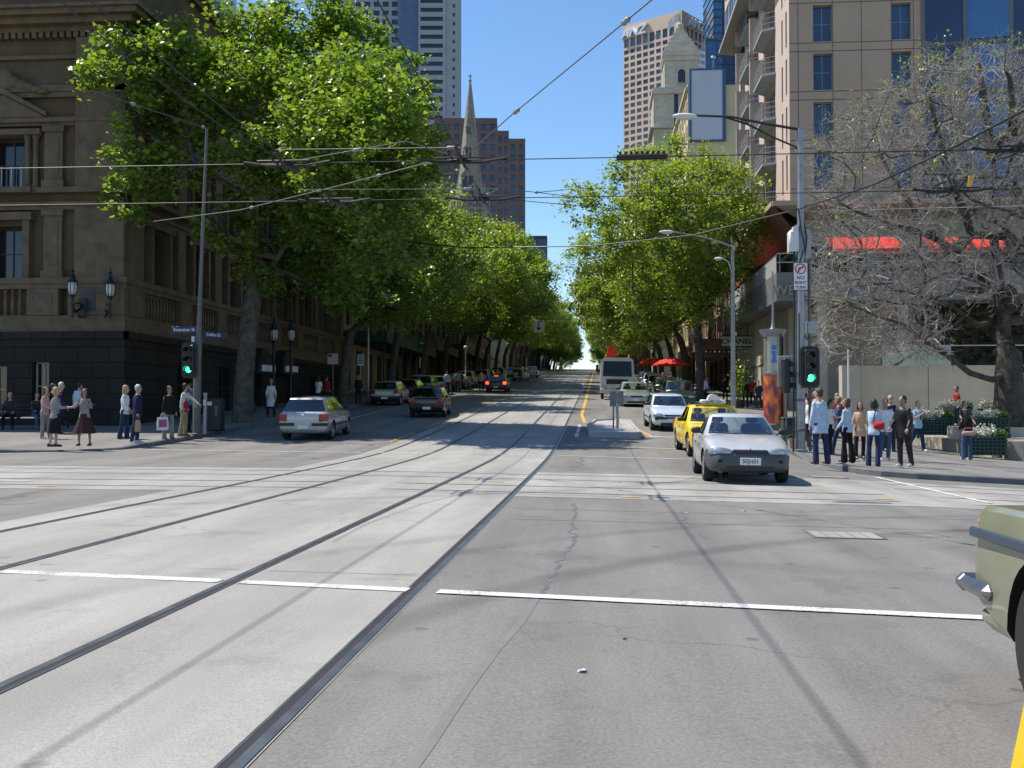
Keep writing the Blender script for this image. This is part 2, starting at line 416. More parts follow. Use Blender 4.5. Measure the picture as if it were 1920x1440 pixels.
strip('yellow_line', [[(-.55, 46.0), (-.78, 52), (-.78, 270)], [(1.35, 45.2), (1.95, 38.6)]], .15, .011, M_yel)
strip('yellow_line', [[(-6.85, y), (-6.85, y+4.6)] for y in range(34, 250, 7)], .11, .011, M_yel)
strip('lane_line', [[(-.55, 46.2), (1.3, 45.0)]] + [[(-.4+i*.45, 46.6+i*.5), (.35+i*.35, 46.2+i*.5)] for i in range(3)], .1, .011, M_white)
strip('parking_line', [[(-11.4, 37), (-11.4, 44)], [(-11.4, 46), (-11.4, 60)]] + [[(-11.4, y), (-13.6, y)] for y in range(64, 200, 7)], .1, .011, M_white)
strip('parking_line', [[(2.5, 47.5), (3.6, 47.4)]]+[[(3.7, y), (5.7, y)] for y in range(58, 200, 7)], .1, .011, M_white)
for sx, sy in ((-9.1,16.3),(-2.0,18.9),(.35,16.2),(4.4,17.0)):
    strip('yellow_mark', [[(sx, sy), (sx+.3, sy)]], .1, .011, M_yel)
# tar-sealed cracks and seams, and one faint darker line
cr = MB(); rr = random.Random(3)
def wander(a, b, n, w):
    out = []
    for i in range(n+1):
        t = i/n; out.append((lerp(a[0],b[0],t)+rr.uniform(-w,w), lerp(a[1],b[1],t)))
    return out
ribbon(cr, wander((-.9,.8),(-.42,7.3),8,.015), .05, .002, 1)  # smooth faint strip, a little darker than the asphalt
ribbon(cr, wander((-.42,7.3),(-.25,10.6),22,.035), .036, .0022)
ribbon(cr, wander((-.25,10.6),(-.35,14.9),30,.05), .03, .0022)
ribbon(cr, wander((-.55,23),(-.35,29),9,.12), .06, .0022)
ribbon(cr, wander((1.05,12.2),(1.15,14.0),5,.05), .05, .0022)
for y, a, b in ((13.9,-1.1,5.6),(12.55,-1,8),(24.3,-1.1,4.5)):
    ribbon(cr, wander((a,y),(b,y+.12),12,0), .02, .0022)
for a, b in (((2.6,11.9),(3.0,11.7)),((3.0,11.7),(3.9,11.9)),((3.9,11.9),(3.75,12.3)),((-9.3,24.5),(-7.8,25.3)),((-11,10.5),(-7.5,13.4))):
    ribbon(cr, wander(a,b,6,.02), .025, .0022)
structure(cr.build('tar_seals_and_line', [M_tar, mat('faint_line', (.165,.162,.155), .8, var=.12, scale=5, world=True)], None, fix=False))

# pavements with bluestone kerbs
KL = [(-60,27.2),(-30,27.4),(-17.5,27.6),(-16.2,28.0),(-14.9,28.9),(-14.1,29.9),(-13.8,31.2),(-13.8,34),(-13.85,44),(-13.9,60),(-13.9,120),(-13.9,415)]
KR = [(60,23.4),(20,23.7),(8.2,23.75),(7.1,23.85),(6.4,24.2),(6.02,24.9),(5.88,26),(5.86,30),(5.9,36),(5.95,60),(6,120),(6,415)]
def dense(pts, st=1.2):
    out = []
    for (x0,y0),(x1,y1) in zip(pts, pts[1:]):
        k = max(1, int(math.hypot(x1-x0,y1-y0)/(st + abs(y0)*.02))); out += [(lerp(x0,x1,j/k), lerp(y0,y1,j/k)) for j in range(k)]
    return out+[pts[-1]]
def pavement(name, K, sgn, xfar):
    # sgn -1: the pavement lies at smaller x / larger y than the kerb line
    D = dense(K); mb = MB(); kb = MB()
    ramps = [(-15.0, 28.9)] if sgn < 0 else [(5.86, 29.3)]
    def lift(x, y):
        d = min(math.hypot(x-a, y-b) for a, b in ramps)
        t = max(0, min(1, (d-.9)/1.3)); return .03 + (PAVE-.03)*t*t*(3-2*t)
    inner = []
    for i, (x, y) in enumerate(D):
        a, b = D[max(0,i-1)], D[min(len(D)-1,i+1)]; dx, dy = b[0]-a[0], b[1]-a[1]; l = math.hypot(dx,dy)
        n = (-dy/l, dx/l) if sgn < 0 else (dy/l, -dx/l)
        inner.append((x+n[0]*.3, y+n[1]*.3))
    rings = []
    for (x,y),(u,v) in zip(D, inner):
        h = ground(x,y); t = h+lift(x,y)+.004
        rings.append([(x,y,h-.2),(x,y,t-.025),(x+(u-x)*.08,y+(v-y)*.08,t),(u,v,ground(u,v)+lift(u,v)+.004)])
    kb.loft(rings, False, False)
    structure(kb.build('kerb', M_blue, None, fix=False))
    # surface: first the strip along Swanston, then along Collins
    far = []
    NX = [0,.012,.03,.06,.1,.16,.25,.4,.6,.8,1]
    rows = []
    ys = [y for (x,y) in inner]; 
    for (u,v) in inner:
        rows.append((u,v))
    # rows along y for the whole side
    grid = []
    Y = sorted(set([round(v,3) for u,v in rows if True] + ysteps(min(v for u,v in rows), 415)))
    def kx(y):
        best = None
        for (u0,v0),(u1,v1) in zip(inner, inner[1:]):
            if min(v0,v1)-1e-6 <= y <= max(v0,v1)+1e-6 and abs(v1-v0) > 1e-9:
                x = lerp(u0,u1,(y-v0)/(v1-v0)); best = x if best is None else (max(best,x) if sgn < 0 else min(best,x))
        return best
    for y in Y:
        k = kx(y)
        if k is None: k = xfar
        grid.append([(lerp(k,xfar,t), y) for t in NX])
    n = len(NX)
    mb.add([(x,y,ground(x,y)+lift(x,y)) for r in grid for x,y in r], [(j*n+i,j*n+i+1,(j+1)*n+i+1,(j+1)*n+i) for j in range(len(grid)-1) for i in range(n-1)])
    structure(mb.build('pavement', M_pave, None, True, fix=True))
pavement('north', KL, -1, -60.)
pavement('south', KR, 1, 60.)
# ================================================================== buildings
def facade(mb, O, u, Nn, W, H, rects, depth=.25, m=0, mr=None):
    """wall with real openings: O bottom-left seen from outside, u along the wall, Nn outwards"""
    O, u, Nn = Vector(O), Vector(u), Vector(Nn); mr = m if mr is None else mr
    us = sorted(set([0, W]+[round(q, 4) for r in rects for q in (r[0], r[2])])); vs = sorted(set([0, H]+[round(q, 4) for r in rects for q in (r[1], r[3])]))
    us = [q for q in us if -1e-6 <= q <= W+1e-6]; vs = [q for q in vs if -1e-6 <= q <= H+1e-6]
    P = lambda a, b, d=0: O + u*a + Vector((0,0,b)) - Nn*d
    def hole(a, b): return any(r[0] < a < r[2] and r[1] < b < r[3] for r in rects)
    for j in range(len(vs)-1):
        i = 0
        while i < len(us)-1:
            if hole((us[i]+us[i+1])/2, (vs[j]+vs[j+1])/2): i += 1; continue
            k = i
            while k < len(us)-1 and not hole((us[k]+us[k+1])/2, (vs[j]+vs[j+1])/2): k += 1
            mb.poly([P(us[i],vs[j]), P(us[k],vs[j]), P(us[k],vs[j+1]), P(us[i],vs[j+1])], m); i = k
    for r in rects:
        a0, b0, a1, b1 = r
        for p, q in (((a0,b0),(a1,b0)), ((a1,b0),(a1,b1)), ((a1,b1),(a0,b1)), ((a0,b1),(a0,b0))):
            mb.poly([P(*p), P(*p, depth), P(*q, depth), P(*q)], mr)
WCACHE = {}
def window_mesh(W, H, nx, ny, mp, mf, fr=.06, arch=False):
    key = (round(W,3), round(H,3), nx, ny, mp.name, mf.name, fr, arch)
    if key not in WCACHE:
        a = MB(); a.box(-W/2, .03, 0, W/2, .05, H)
        b = MB(); f = fr
        b.box(-W/2, -.02, 0, -W/2+f, .028, H); b.box(W/2-f, -.02, 0, W/2, .028, H)
        b.box(-W/2+f, -.02, 0, W/2-f, .028, f); b.box(-W/2+f, -.02, H-f, W/2-f, .028, H)
        for i in range(1, nx): x = -W/2+W*i/nx; b.box(x-f*.35, -.01, f, x+f*.35, .028, H-f)
        for i in range(1, ny):
            z = H*i/ny
            for k in range(nx): b.box(-W/2+W*k/nx+f*.5, -.008, z-f*.3, -W/2+W*(k+1)/nx-f*.5, .028, z+f*.3)
        WCACHE[key] = (a.mesh('window', mp), b.mesh('frame', mf))
    return WCACHE[key]
def windows(parent, O, u, Nn, rects, depth, mp, mf, nx=2, ny=2, fr=.06, frames=True, most=100, name='window'):
    O, u, Nn = Vector(O), Vector(u), Vector(Nn)
    rz = math.atan2(u.y, u.x); rest = []
    for i, r in enumerate(rects):
        a, b = window_mesh(r[2]-r[0], r[3]-r[1], nx, ny, mp, mf, fr)
        p = O + u*(r[0]+r[2])/2 + Vector((0,0,r[1])) - Nn*depth
        if i >= most: rest.append((p, a, b)); continue
        o = link(name, a, parent, p); o.rotation_euler = (0,0,rz)
        if frames: f = link('frame', b, o)
    if rest:
        mb = MB()
        for p, a, b in rest:
            M = Matrix.Translation(p) @ Matrix.Rotation(rz, 4, 'Z')
            mb.add([v.co for v in a.vertices], [tuple(q.vertices) for q in a.polygons], 0, M)
            mb.add([v.co for v in b.vertices], [tuple(q.vertices) for q in b.polygons], 1, M)
        tag(mb.build('windows', [mp, mf], parent), kind='stuff')
def grid_rects(x0, dx, nxw, w, z0, dz, nz, h): return [(x0+dx*i, z0+dz*j, x0+dx*i+w, z0+dz*j+h) for j in range(nz) for i in range(nxw)]

def stone_mat(name, a, joint_w=1.2, joint_h=.5, dark=.8, rough=.85, soot=.35, mortar=.012):
    m, t, b = nt(name); L = t.links
    g = N(t, 'ShaderNodeTexCoord')
    sx = N(t, 'ShaderNodeSeparateXYZ'); L.new(g.outputs['Object'], sx.inputs[0])
    ad = N(t, 'ShaderNodeMath', operation='ADD'); L.new(sx.outputs[0], ad.inputs[0]); L.new(sx.outputs[1], ad.inputs[1])
    cb = N(t, 'ShaderNodeCombineXYZ'); L.new(ad.outputs[0], cb.inputs[0]); L.new(sx.outputs[2], cb.inputs[1])
    br = N(t, 'ShaderNodeTexBrick'); br.inputs['Scale'].default_value = 1; br.inputs['Brick Width'].default_value = joint_w; br.inputs['Row Height'].default_value = joint_h
    br.inputs['Mortar Size'].default_value = mortar; br.inputs['Bias'].default_value = 0; br.inputs['Mortar Smooth'].default_value = .2
    br.inputs['Color1'].default_value = c4([c*.9 for c in a]); br.inputs['Color2'].default_value = c4([min(1,c*1.1) for c in a]); br.inputs['Mortar'].default_value = c4([c*dark for c in a])
    L.new(cb.outputs[0], br.inputs['Vector'])
    n = N(t, 'ShaderNodeTexNoise'); n.inputs['Scale'].default_value = .5; n.inputs['Detail'].default_value = 7; n.inputs['Roughness'].default_value = .65
    mp = N(t, 'ShaderNodeMapping'); mp.inputs['Scale'].default_value = (1.4,1.4,.35); L.new(g.outputs['Object'], mp.inputs[0]); L.new(mp.outputs[0], n.inputs['Vector'])
    r = N(t, 'ShaderNodeValToRGB'); r.color_ramp.elements[0].position = .33; r.color_ramp.elements[1].position = .62
    r.color_ramp.elements[0].color = c4([1-soot]*3); r.color_ramp.elements[1].color = (1,1,1,1)
    L.new(n.outputs['Fac'], r.inputs[0])
    mx = N(t, 'ShaderNodeMixRGB', blend_type='MULTIPLY'); mx.inputs[0].default_value = 1; L.new(br.outputs['Color'], mx.inputs[1]); L.new(r.outputs[0], mx.inputs[2])
    L.new(mx.outputs[0], b.inputs['Base Color']); b.inputs['Roughness'].default_value = rough; b.inputs['Specular IOR Level'].default_value = .25
    n2 = N(t, 'ShaderNodeTexNoise'); n2.inputs['Scale'].default_value = 14; n2.inputs['Detail'].default_value = 4; L.new(g.outputs['Object'], n2.inputs['Vector'])
    mm = N(t, 'ShaderNodeMath', operation='MULTIPLY_ADD'); mm.inputs[1].default_value = -.6; L.new(br.outputs['Fac'], mm.inputs[0]); L.new(n2.outputs['Fac'], mm.inputs[2])
    bp = N(t, 'ShaderNodeBump'); bp.inputs['Strength'].default_value = .35; bp.inputs['Distance'].default_value = .03
    L.new(mm.outputs[0], bp.inputs['Height']); L.new(bp.outputs['Normal'], b.inputs['Normal'])
    MATS[name] = m; return m
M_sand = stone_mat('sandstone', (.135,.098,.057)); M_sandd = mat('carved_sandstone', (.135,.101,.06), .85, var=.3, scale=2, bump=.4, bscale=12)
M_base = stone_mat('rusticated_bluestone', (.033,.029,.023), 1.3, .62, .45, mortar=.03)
M_dglass = pane('dark_window_glass', (.012,.014,.018), .08); M_bglass = pane('blue_window_glass', (.02,.045,.10), .05)
M_dframe = mat('dark_frame', (.05,.05,.05), .5); M_lframe = mat('pale_frame', (.45,.44,.40), .6); M_gframe = mat('grey_metal', (.30,.32,.34), .4, .6)
M_slate = mat('slate_roof', (.08,.085,.10), .6, var=.3, scale=6)
ZX = Vector((1,0,0)); ZY = Vector((0,1,0))

def baluster_mb(mb, x, y, z, h, m=0, n=8):
    mb.lathe([(.085,z),(.085,z+.05),(.045,z+.09),(.055,z+h*.2),(.095,z+h*.42),(.06,z+h*.68),(.04,z+h*.84),(.08,z+h*.93),(.08,z+h)], n, (x,y,0), m)

# ---------------------------------------------------------------- the town hall on the left corner
TX, TY = -19.0, 40.0
tz = pave(TX, TY)
th = thing('town_hall', 'ornate dark sandstone town hall on a bluestone base at the left corner', 'building', (TX, TY, tz))
W1, D1, HT = 32., 36., 20.2
B0, B1 = 3.7, 5.85                               # top of bluestone base, top of balustrade
mb = MB()
# front (towards the camera, y=0 plane); a = 0 at x=-32
fr = lambda x0, x1, z0, z1: (W1+x0, z0, W1+x1, z1)
base_holes = [fr(x-.5, x+.5, .5, 2.35) for x in (-4.9,-10.4,-15.9,-21.4)] + [fr(x-.35, x+.35, .6, 2.5) for x in (-3.0,-7.6,-13,-18.5)]
bs = MB(); facade(bs, (-W1,-.45,-1.5), ZX, -ZY, W1+.45, B0+1.5, [(r[0],r[1]+1.5,r[2],r[3]+1.5) for r in base_holes], .35)
sd_holes = [(y-.75, 1.2, y+.75, 4.2) for y in (6,11,16,22,27,32)]
facade(bs, (.45,-.45,-1.5), ZY, ZX, D1+.45, B0+1.5, [(a,b,c,d-.0) for a,b,c,d in sd_holes], .4)
bs.poly([(-W1,-.45,B0),(.45,-.45,B0),(.45,D1,B0),(-W1,D1,B0)])
bs.box(-W1,-.6,B0-.28,.6,-.452,B0); bs.box(.452,-.6,B0-.28,.6,D1,B0-.001)
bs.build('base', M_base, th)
windows(th, (-W1,-.45,0), ZX, -ZY, base_holes, .33, M_dglass, M_lframe, 2, 2)
windows(th, (.45,-.45,-1.5), ZY, ZX, sd_holes, .38, M_dglass, M_dframe, 2, 3)
bays = [-4.75,-10.25,-15.75,-21.25,-26.75]
low = [fr(x-.82, x+.82, 5.9, 8.0) for x in bays]; upp = [fr(x-.72, x+.72, 9.55, 11.6) for x in bays]
facade(mb, (-W1,0,B0), ZX, -ZY, W1, HT-B0, [(a,b-B0,c,d-B0) for a,b,c,d in low+upp], .55)
sb = [3.4+4.55*i for i in range(7)]
slow = [(y-.75, 5.9, y+.75, 8.2) for y in sb]; supp = [(y-.7, 9.5, y+.7, 11.9) for y in sb]
facade(mb, (0,0,B0), ZY, ZX, D1, HT-B0, [(a,b-B0,c,d-B0) for a,b,c,d in slow+supp], .55)
mb.poly([(-W1,0,HT),(0,0,HT),(0,D1,HT),(-W1,D1,HT)]); mb.poly([(0,D1,B0),(-W1,D1,B0),(-W1,D1,HT),(0,D1,HT)])
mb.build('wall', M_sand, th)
windows(th, (-W1,0,0), ZX, -ZY, low+upp, .53, M_dglass, M_dframe, 2, 2)
windows(th, (0,0,0), ZY, ZX, slow+supp, .53, M_dglass, M_dframe, 2, 2)
# window bars in the pale upper sashes
for x in bays:
    bars = MB(); bars.box(x-.70, .30, 9.62, x+.70, .34, 9.68)
    for k in (-.42, 0, .42): bars.box(x+k-.025, .30, 9.68, x+k+.025, .34, 10.5)
    bars.build('window_guard', M_lframe, th)
def band(m, z0, z1, out, o2=None):                 # moulding round front and side
    m.box(-W1, -out, z0, out, -.003, z1); m.box(.003, .0, z0, out, D1, z1)
cn = MB()
for z0, z1, o in ((5.62,5.85,.5),(8.62,8.78,.18),(8.78,8.92,.28),(9.28,9.5,.35),(12.0,12.12,.2),(12.12,12.3,.34),(13.15,13.35,.22),(13.35,13.6,.3),(14.7,14.85,.2),(15.75,15.95,.35),(15.95,16.2,.75),(16.2,16.42,1.05),(16.42,16.55,1.2),(19.7,19.95,.3),(19.95,20.25,.55)): band(cn, z0, z1, o)
for i in range(110): x = -i*.29-.02; cn.box(x-.09, -.33, 15.52, x+.09, -.003, 15.748)
for i in range(120): y = i*.3; cn.box(.003, y-.09, 15.52, .33, y+.09, 15.748)
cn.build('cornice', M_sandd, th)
pl = MB()                                            # pilasters, corner piers, panels
for x in (-2.7,-6.8,-8.2,-12.3,-13.7,-17.8,-19.2,-23.3):
    for z0, z1 in ((B1, 8.62), (9.5, 12.0)):
        pl.box(x-.38, -.2, z0+.3, x+.38, -.004, z1-.25); pl.box(x-.46, -.28, z0, x+.46, -.004, z0+.3); pl.box(x-.45, -.27, z1-.25, x+.45, -.004, z1)
        pl.box(x-.22, -.225, z0+.55, x+.22, -.201, z1-.5)
for z0, z1 in ((B1,8.62),(9.5,12.12),(12.3,15.5)):
    pl.box(-1.75, -.3, z0, .3, -.004, z1); pl.box(.004, 0, z0, .3, 1.55, z1)
    for y in [5.65+4.55*i for i in range(7)]:
        pl.box(.004, y-.42, z0, .25, y+.42, z1)
for x in bays:                                        # colonnettes, pediments, carved crests
    for s in (-1, 1):
        pl.lathe([(.15,9.5),(.15,9.62),(.105,9.68),(.1,11.4),(.13,11.48),(.16,11.6)], 10, (x+s*.98, -.2, 0))
        pl.lathe([(.15,9.5),(.15,9.62),(.105,9.68),(.1,11.4),(.13,11.48),(.16,11.6)], 10, (x+s*1.3, -.16, 0))
    pl.box(x-1.55, -.38, 11.62, x+1.55, -.006, 11.85)
    pl.prism([(x-1.75,12.32),(x+1.75,12.32),(x,13.25)], -.36, -.301, 'y')
    for s in (-1,1): pl.prism([(x+s*1.85,12.32),(x+s*1.85,12.5),(x,13.5),(x,13.27)], -.46, -.30, 'y')
    pl.ell((x,-.25,13.85), (.42,.22,.5)); 
    for s in (-1,1):
        for k in range(5): pl.ell((x+s*(.45+k*.3),-.25,13.75-k*.1), (.26,.18,.24-.03*k))
    pl.box(x-1.25, -.5, 9.28, x+1.25, -.352, 9.5)
    for s in (-1,1): pl.box(x+s*1.0-.14, -.34, B1, x+s*1.0+.14, -.005, 8.2)
    pl.box(x-1.25,-.4,8.2,x+1.25,-.005,8.5)
for y in sb:
    for s in (-1,1): pl.box(.005, y+s*.95-.13, B1, .3, y+s*.95+.13, 8.3); pl.lathe([(.14,9.5),(.1,9.68),(.1,11.7),(.15,11.95)], 8, (.18, y+s*.95, 0))
    pl.box(.006, y-1.3, 8.3, .36, y+1.3, 8.55)
    pl.prism([(y-1.6,12.32),(y+1.6,12.32),(y,13.1)], .301, .36, 'x')
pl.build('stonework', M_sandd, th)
ba = MB()                                             # balustrade over the base
ba.box(-W1,-.42,B0+.002,.42,-.06,4.35); ba.box(.06,-.06,B0+.002,.42,D1,4.35)
ba.box(-W1,-.44,5.42,.44,-.06,5.618); ba.box(.06,-.06,5.42,.44,D1,5.618)
for a, b in ((-3.6,-2.3),(-9.3,-8.1),(-15,-13.8),(-20.5,-19.3),(-1.9,.43)):
    ba.box(a,-.47,4.36,b,-.1,5.41); ba.box(a+.25,-.49,4.55,b-.25,-.471,5.2)
for a in [x/10 for x in range(-310,-20,3)]:
    if not any(p-.15 < a < q+.15 for p, q in ((-3.6,-2.3),(-9.3,-8.1),(-15,-13.8),(-20.5,-19.3),(-1.9,.4))): baluster_mb(ba, a, -.25, 4.36, 1.05)
for y in [5.65+4.55*i for i in range(7)]+[.6]: ba.box(.1, y-.6, 4.36, .47, y+.6, 5.41)
y = 1.4
while y < D1:
    if not any(abs(y-q) < .75 for q in [5.65+4.55*i for i in range(7)]+[.6]): baluster_mb(ba, .25, y, 4.36, 1.05, n=6)
    y += .32
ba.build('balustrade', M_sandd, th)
rf = MB()
rf.loft([[(-W1,1.0,HT),(-.6,1.0,HT),(-.6,D1-.5,HT),(-W1,D1-.5,HT)], [(-W1,3.2,24.2),(-2.8,3.2,24.2),(-2.8,D1-3,24.2),(-W1,D1-3,24.2)]], True, True)
rf.build('roof', M_slate, th)
nh = MB(); nh.box(-1.35,-.52,4.5,-.75,-.491,5.3); nh.build('niche', M_dframe, th)

def lamp_parts(t, big=1.):
    a = MB()
    a.lathe([(.05,-.12),(.09,-.08),(.11,0),(.16,.04)], 12); a.lathe([(.22,.62),(.24,.66),(.14,.80),(.10,.98),(.045,1.05),(.05,1.12),(.10,1.16),(.04,1.22),(.012,1.42)], 12)
    for k in range(8):
        an = k*PI/4; pts = [(r*math.cos(an), r*math.sin(an), z) for r, z in ((.155,.03),(.225,.25),(.235,.42),(.215,.63))]
        a.tube(pts, .016, 4)
    f = a.build('lantern_frame', M_iron, t, angle=35)
    g = MB(); g.lathe([(.14,.04),(.208,.25),(.218,.42),(.198,.63)], 16); g.build('glass_globe', M_opal, t, smooth=True)
    return f
M_iron = mat('dark_iron', (.022,.026,.025), .45, .4); M_opal = mat('opal_glass', (.55,.58,.55), .35, var=.06)
def wall_lamp(px, py, Z, label, normal):
    x, y = at(px, Z); z = hz(py, Z)-.35
    t = thing('wall_lamp', label, 'lamp', (x, y, z), 0, 'globe lamps bracketed on the town hall'); t.scale = (.82,.82,.82)
    lamp_parts(t)
    b = MB(); n = Vector(normal)
    p = [Vector((0,0,-.1)), Vector((0,0,-.45)), -n*.25+Vector((0,0,-.75)), -n*.75+Vector((0,0,-.55)), -n*.95+Vector((0,0,-.3))]
    b.tube(p, [.05,.06,.07,.06,.05], 8); b.tube([Vector((0,0,-.45)), -n*.5+Vector((0,0,-.28)), -n*.95+Vector((0,0,-.35))], .03, 6)
    b.lathe([(.02,-1.05),(.07,-.95),(.05,-.8),(.06,-.5)], 8); b.tube([-n*.5+Vector((0,0,-.72)),-n*.72+Vector((0,0,-.95)),-n*.95+Vector((0,0,-.9))], .03, 6)
    b.cbox((-n.x*.97,-n.y*.97,-.5), (.06+.3*abs(n.y),.06+.3*abs(n.x),.95)); b.build('bracket', M_iron, t, angle=40)
wall_lamp(134, 537, 40.0, 'leftmost globe lamp bracketed on the front face of the town hall', (0,-1,0))
wall_lamp(205, 540, 40.6, 'globe lamp bracketed right on the corner pier of the town hall', (.7,-.7,0))
wall_lamp(323, 568, 47.5, 'globe lamp on the side of the town hall behind the corner traffic signal', (1,0,0))
wall_lamp(351, 590, 51.5, 'smaller looking globe lamp just above the blue street name plate', (1,0,0))
for px, lab in ((473,'globe lamp on an iron post beside the first big street tree'), (513,'globe lamp on an iron post between the two arched doors'), (545,'cluster lamp on a thick iron post right of the arched doors'), (565,'far globe lamp on a thin iron post before the town hall steps')):
    Zl = {473:52,513:56,545:58,565:68}[px]; x, y = at(px, Zl)
    t = thing('lamp_post', lab, 'lamp', (x, y, pave(x,y)), 0, 'iron lamp posts outside the town hall')
    hh = hz(640 if px != 565 else 632, Zl)-pave(x,y)
    a = MB(); a.lathe([(.2,0),(.22,.25),(.12,.5),(.085,1.0),(.075,hh-.3),(.1,hh-.15),(.06,hh-.1)], 12); a.build('post', M_iron, t, angle=40)
    lamp_parts(t)
    for ch in t.children:
        if ch.name.split('.')[0] in ('lantern_frame','glass_globe'): ch.location = (0,0,hh)
M_signw = mat('sign_white', (.72,.72,.70), .5, var=.05); M_black = mat('black_paint', (.015,.015,.016), .5, var=.05)
for px, py, lab in ((481,682,'white lettered fascia sign over the nearer arched doorway'),(526,684,'white lettered fascia sign over the farther arched doorway')):
    Zd = 60 if px == 481 else 66
    ss = .02
    x = TX+.62; 
    # find Z where the side wall crosses this column
    k = (px-960)/FP; yy = 0
    yv = (-(x*math.cos(TH)) - k*x*math.sin(TH)) / (math.sin(TH) - k*math.cos(TH)); Zv = yv*math.cos(TH)-x*math.sin(TH)
    zc = hz(py, Zv)
    t = thing('entrance_hood', lab, 'sign', (x, yv, zc), 0, 'arched entrance hoods')
    a = MB()
    pts = arc((0,-.3), 1.15, 0, PI, 14)
    a.prism(pts+[(-1.15,-.55),(1.15,-.55)], 0, .5, 'y', 0, Matrix.Rotation(PI/2,4,'Z') @ Matrix.Translation((0,-.5,0)))
    a.build('hood', M_iron, t)
    b = MB(); b.box(-.85,-.53,-.42,.85,-.505,-.08,0,Matrix.Rotation(rad(75),4,'Z')@Matrix.Translation((0,-.12,0))); b.build('sign_panel', M_signw, t)
# ---------------------------------------------------------------- rows of street buildings, towers, church
M_cream = mat('cream_render', (.50,.44,.31), .85, var=.14, scale=.6, bump=.1); M_tan = stone_mat('tan_stone', (.40,.32,.21), 1.6, .8)
M_brown = mat('brown_stone', (.20,.13,.095), .8, var=.2, scale=.7); M_greyst = stone_mat('grey_stone', (.30,.29,.26), 1.4, .7); M_brick = stone_mat('red_brick', (.26,.12,.08), .5, .18, 1.3)
M_buff = stone_mat('buff_stone', (.44,.37,.27), 1.4, .6)
M_green = mat('green_fascia', (.02,.07,.045), .5); M_shop = pane('shopfront_glass', (.03,.028,.025), .08)
M_redcl = mat('red_canvas', (.62,.035,.02), .8, var=.12); M_whitecl = mat('white_canvas', (.6,.6,.58), .8, var=.1)
M_goldl = mat('cream_pilaster', (.55,.45,.24), .7)
def street_building(name, label, side, y0, y1, H, floors, bays, mwall, mglass, cornice=.5, awn=None, gl=.55, wh=.62, x0=None, depth=16, cat='building', mtrim=None, awn_z=4.2, awn_w=3.4):
    X = x0 if x0 is not None else (-19.0 if side < 0 else 11.9)
    ym = (y0+y1)/2; zb = min(pave(X, y0), pave(X, y1)); H0 = zb
    t = thing(name, label, cat, (X, y0, zb)); L = y1-y0; n = -side               # street is on side n of the wall
    Nn = Vector((n,0,0)); O = Vector((0,0,-2)) if n > 0 else Vector((0,L,-2)); u = Vector((0,1,0)) if n > 0 else Vector((0,-1,0))
    g = 4.6; fh = (H-g-.8)/max(1,floors); bw = L/bays
    rects = [(bw*i+bw*(1-gl)/2, g+fh*j+fh*(1-wh)*.55, bw*i+bw*(1+gl)/2, g+fh*j+fh*(1-wh)*.55+fh*wh) for j in range(floors) for i in range(bays)]
    shops = [(bw*i+.45, .25, bw*i+bw-.45, 3.5) for i in range(bays)]
    mb = MB(); allr = rects+shops
    facade(mb, O, u, Nn, L, H+2, [(a,b+2,c,d+2) for a,b,c,d in allr], .3)
    xb = -n*depth
    mb.poly([(0,0,-2),(xb,0,-2),(xb,0,H),(0,0,H)]); mb.poly([(0,L,-2),(xb,L,-2),(xb,L,H),(0,L,H)]); mb.poly([(xb,0,-2),(xb,L,-2),(xb,L,H),(xb,0,H)])
    mb.poly([(0,0,H),(0,L,H),(xb,L,H),(xb,0,H)]); mb.build('wall', mwall, t)
    O2 = Vector((0,0,0)) if n > 0 else Vector((0,L,0))
    windows(t, O2, u, Nn, rects, .28, mglass, M_dframe if mwall not in (M_brick,) else M_lframe, 2, 2)
    windows(t, O2, u, Nn, shops, .28, M_shop, M_dframe, 3, 1, name='shop_window')
    if cornice:
        c = MB(); q = lambda a, b: (min(a,b), max(a,b))
        for z0_, z1_, o in ((H-.7,H-.45,cornice*.5),(H-.45,H-.1,cornice),(H-.1,H+.35,cornice*.3),(4.05,4.3,cornice*.4),(g+fh-.15,g+fh+.05,cornice*.25)):
            a_, b_ = q(n*.003, n*o); c.box(a_, 0.003, z0_, b_, L-.003, z1_)
        for i in range(bays+1):
            yy = min(max(bw*i, .3), L-.3); a_, b_ = q(n*.003, n*cornice*.22); c.box(a_, yy-.28, 4.31, b_, yy+.28, H-.71)
        c.build('cornice', mtrim or mwall, t)
    if awn:
        a = MB(); aw = awn_w
        if awn[0] == 'flat':
            a_, b_ = sorted((n*.01, n*aw)); a.box(a_, .02, awn_z-.7, b_, L-.02, awn_z-.55, 0); 
            a_, b_ = sorted((n*aw, n*(aw+.06))); a.box(a_, .02, awn_z-.75, b_, L-.02, awn_z+.15, 0)
            for yy in (.02, L-.08): a_, b_ = sorted((n*.01, n*aw)); a.box(a_, yy, awn_z-.549, b_, yy+.06, awn_z+.15)
        else:
            for i in range(bays):
                ya, yb = bw*i+.3, bw*i+bw-.3
                a.loft([[(n*.02,ya,awn_z+.6),(n*2.4,ya,awn_z-.8),(n*2.4,ya,awn_z-1.1),(n*2.36,ya,awn_z-1.1),(n*2.36,ya,awn_z-.86),(n*.02,ya,awn_z+.52)],
                        [(n*.02,yb,awn_z+.6),(n*2.4,yb,awn_z-.8),(n*2.4,yb,awn_z-1.1),(n*2.36,yb,awn_z-1.1),(n*2.36,yb,awn_z-.86),(n*.02,yb,awn_z+.52)]], True, True)
        a.build('awning', awn[1], t)
        if awn[0] == 'flat':
            for i in range(bays+1):
                yy = min(max(bw*i,.4),L-.4); p = MB(); p.tube([(n*(aw-.25),yy,-.5),(n*(aw-.25),yy,awn_z-.7)], .06, 8); p.build('veranda_post', M_iron, t)
    return t
W_ = street_building
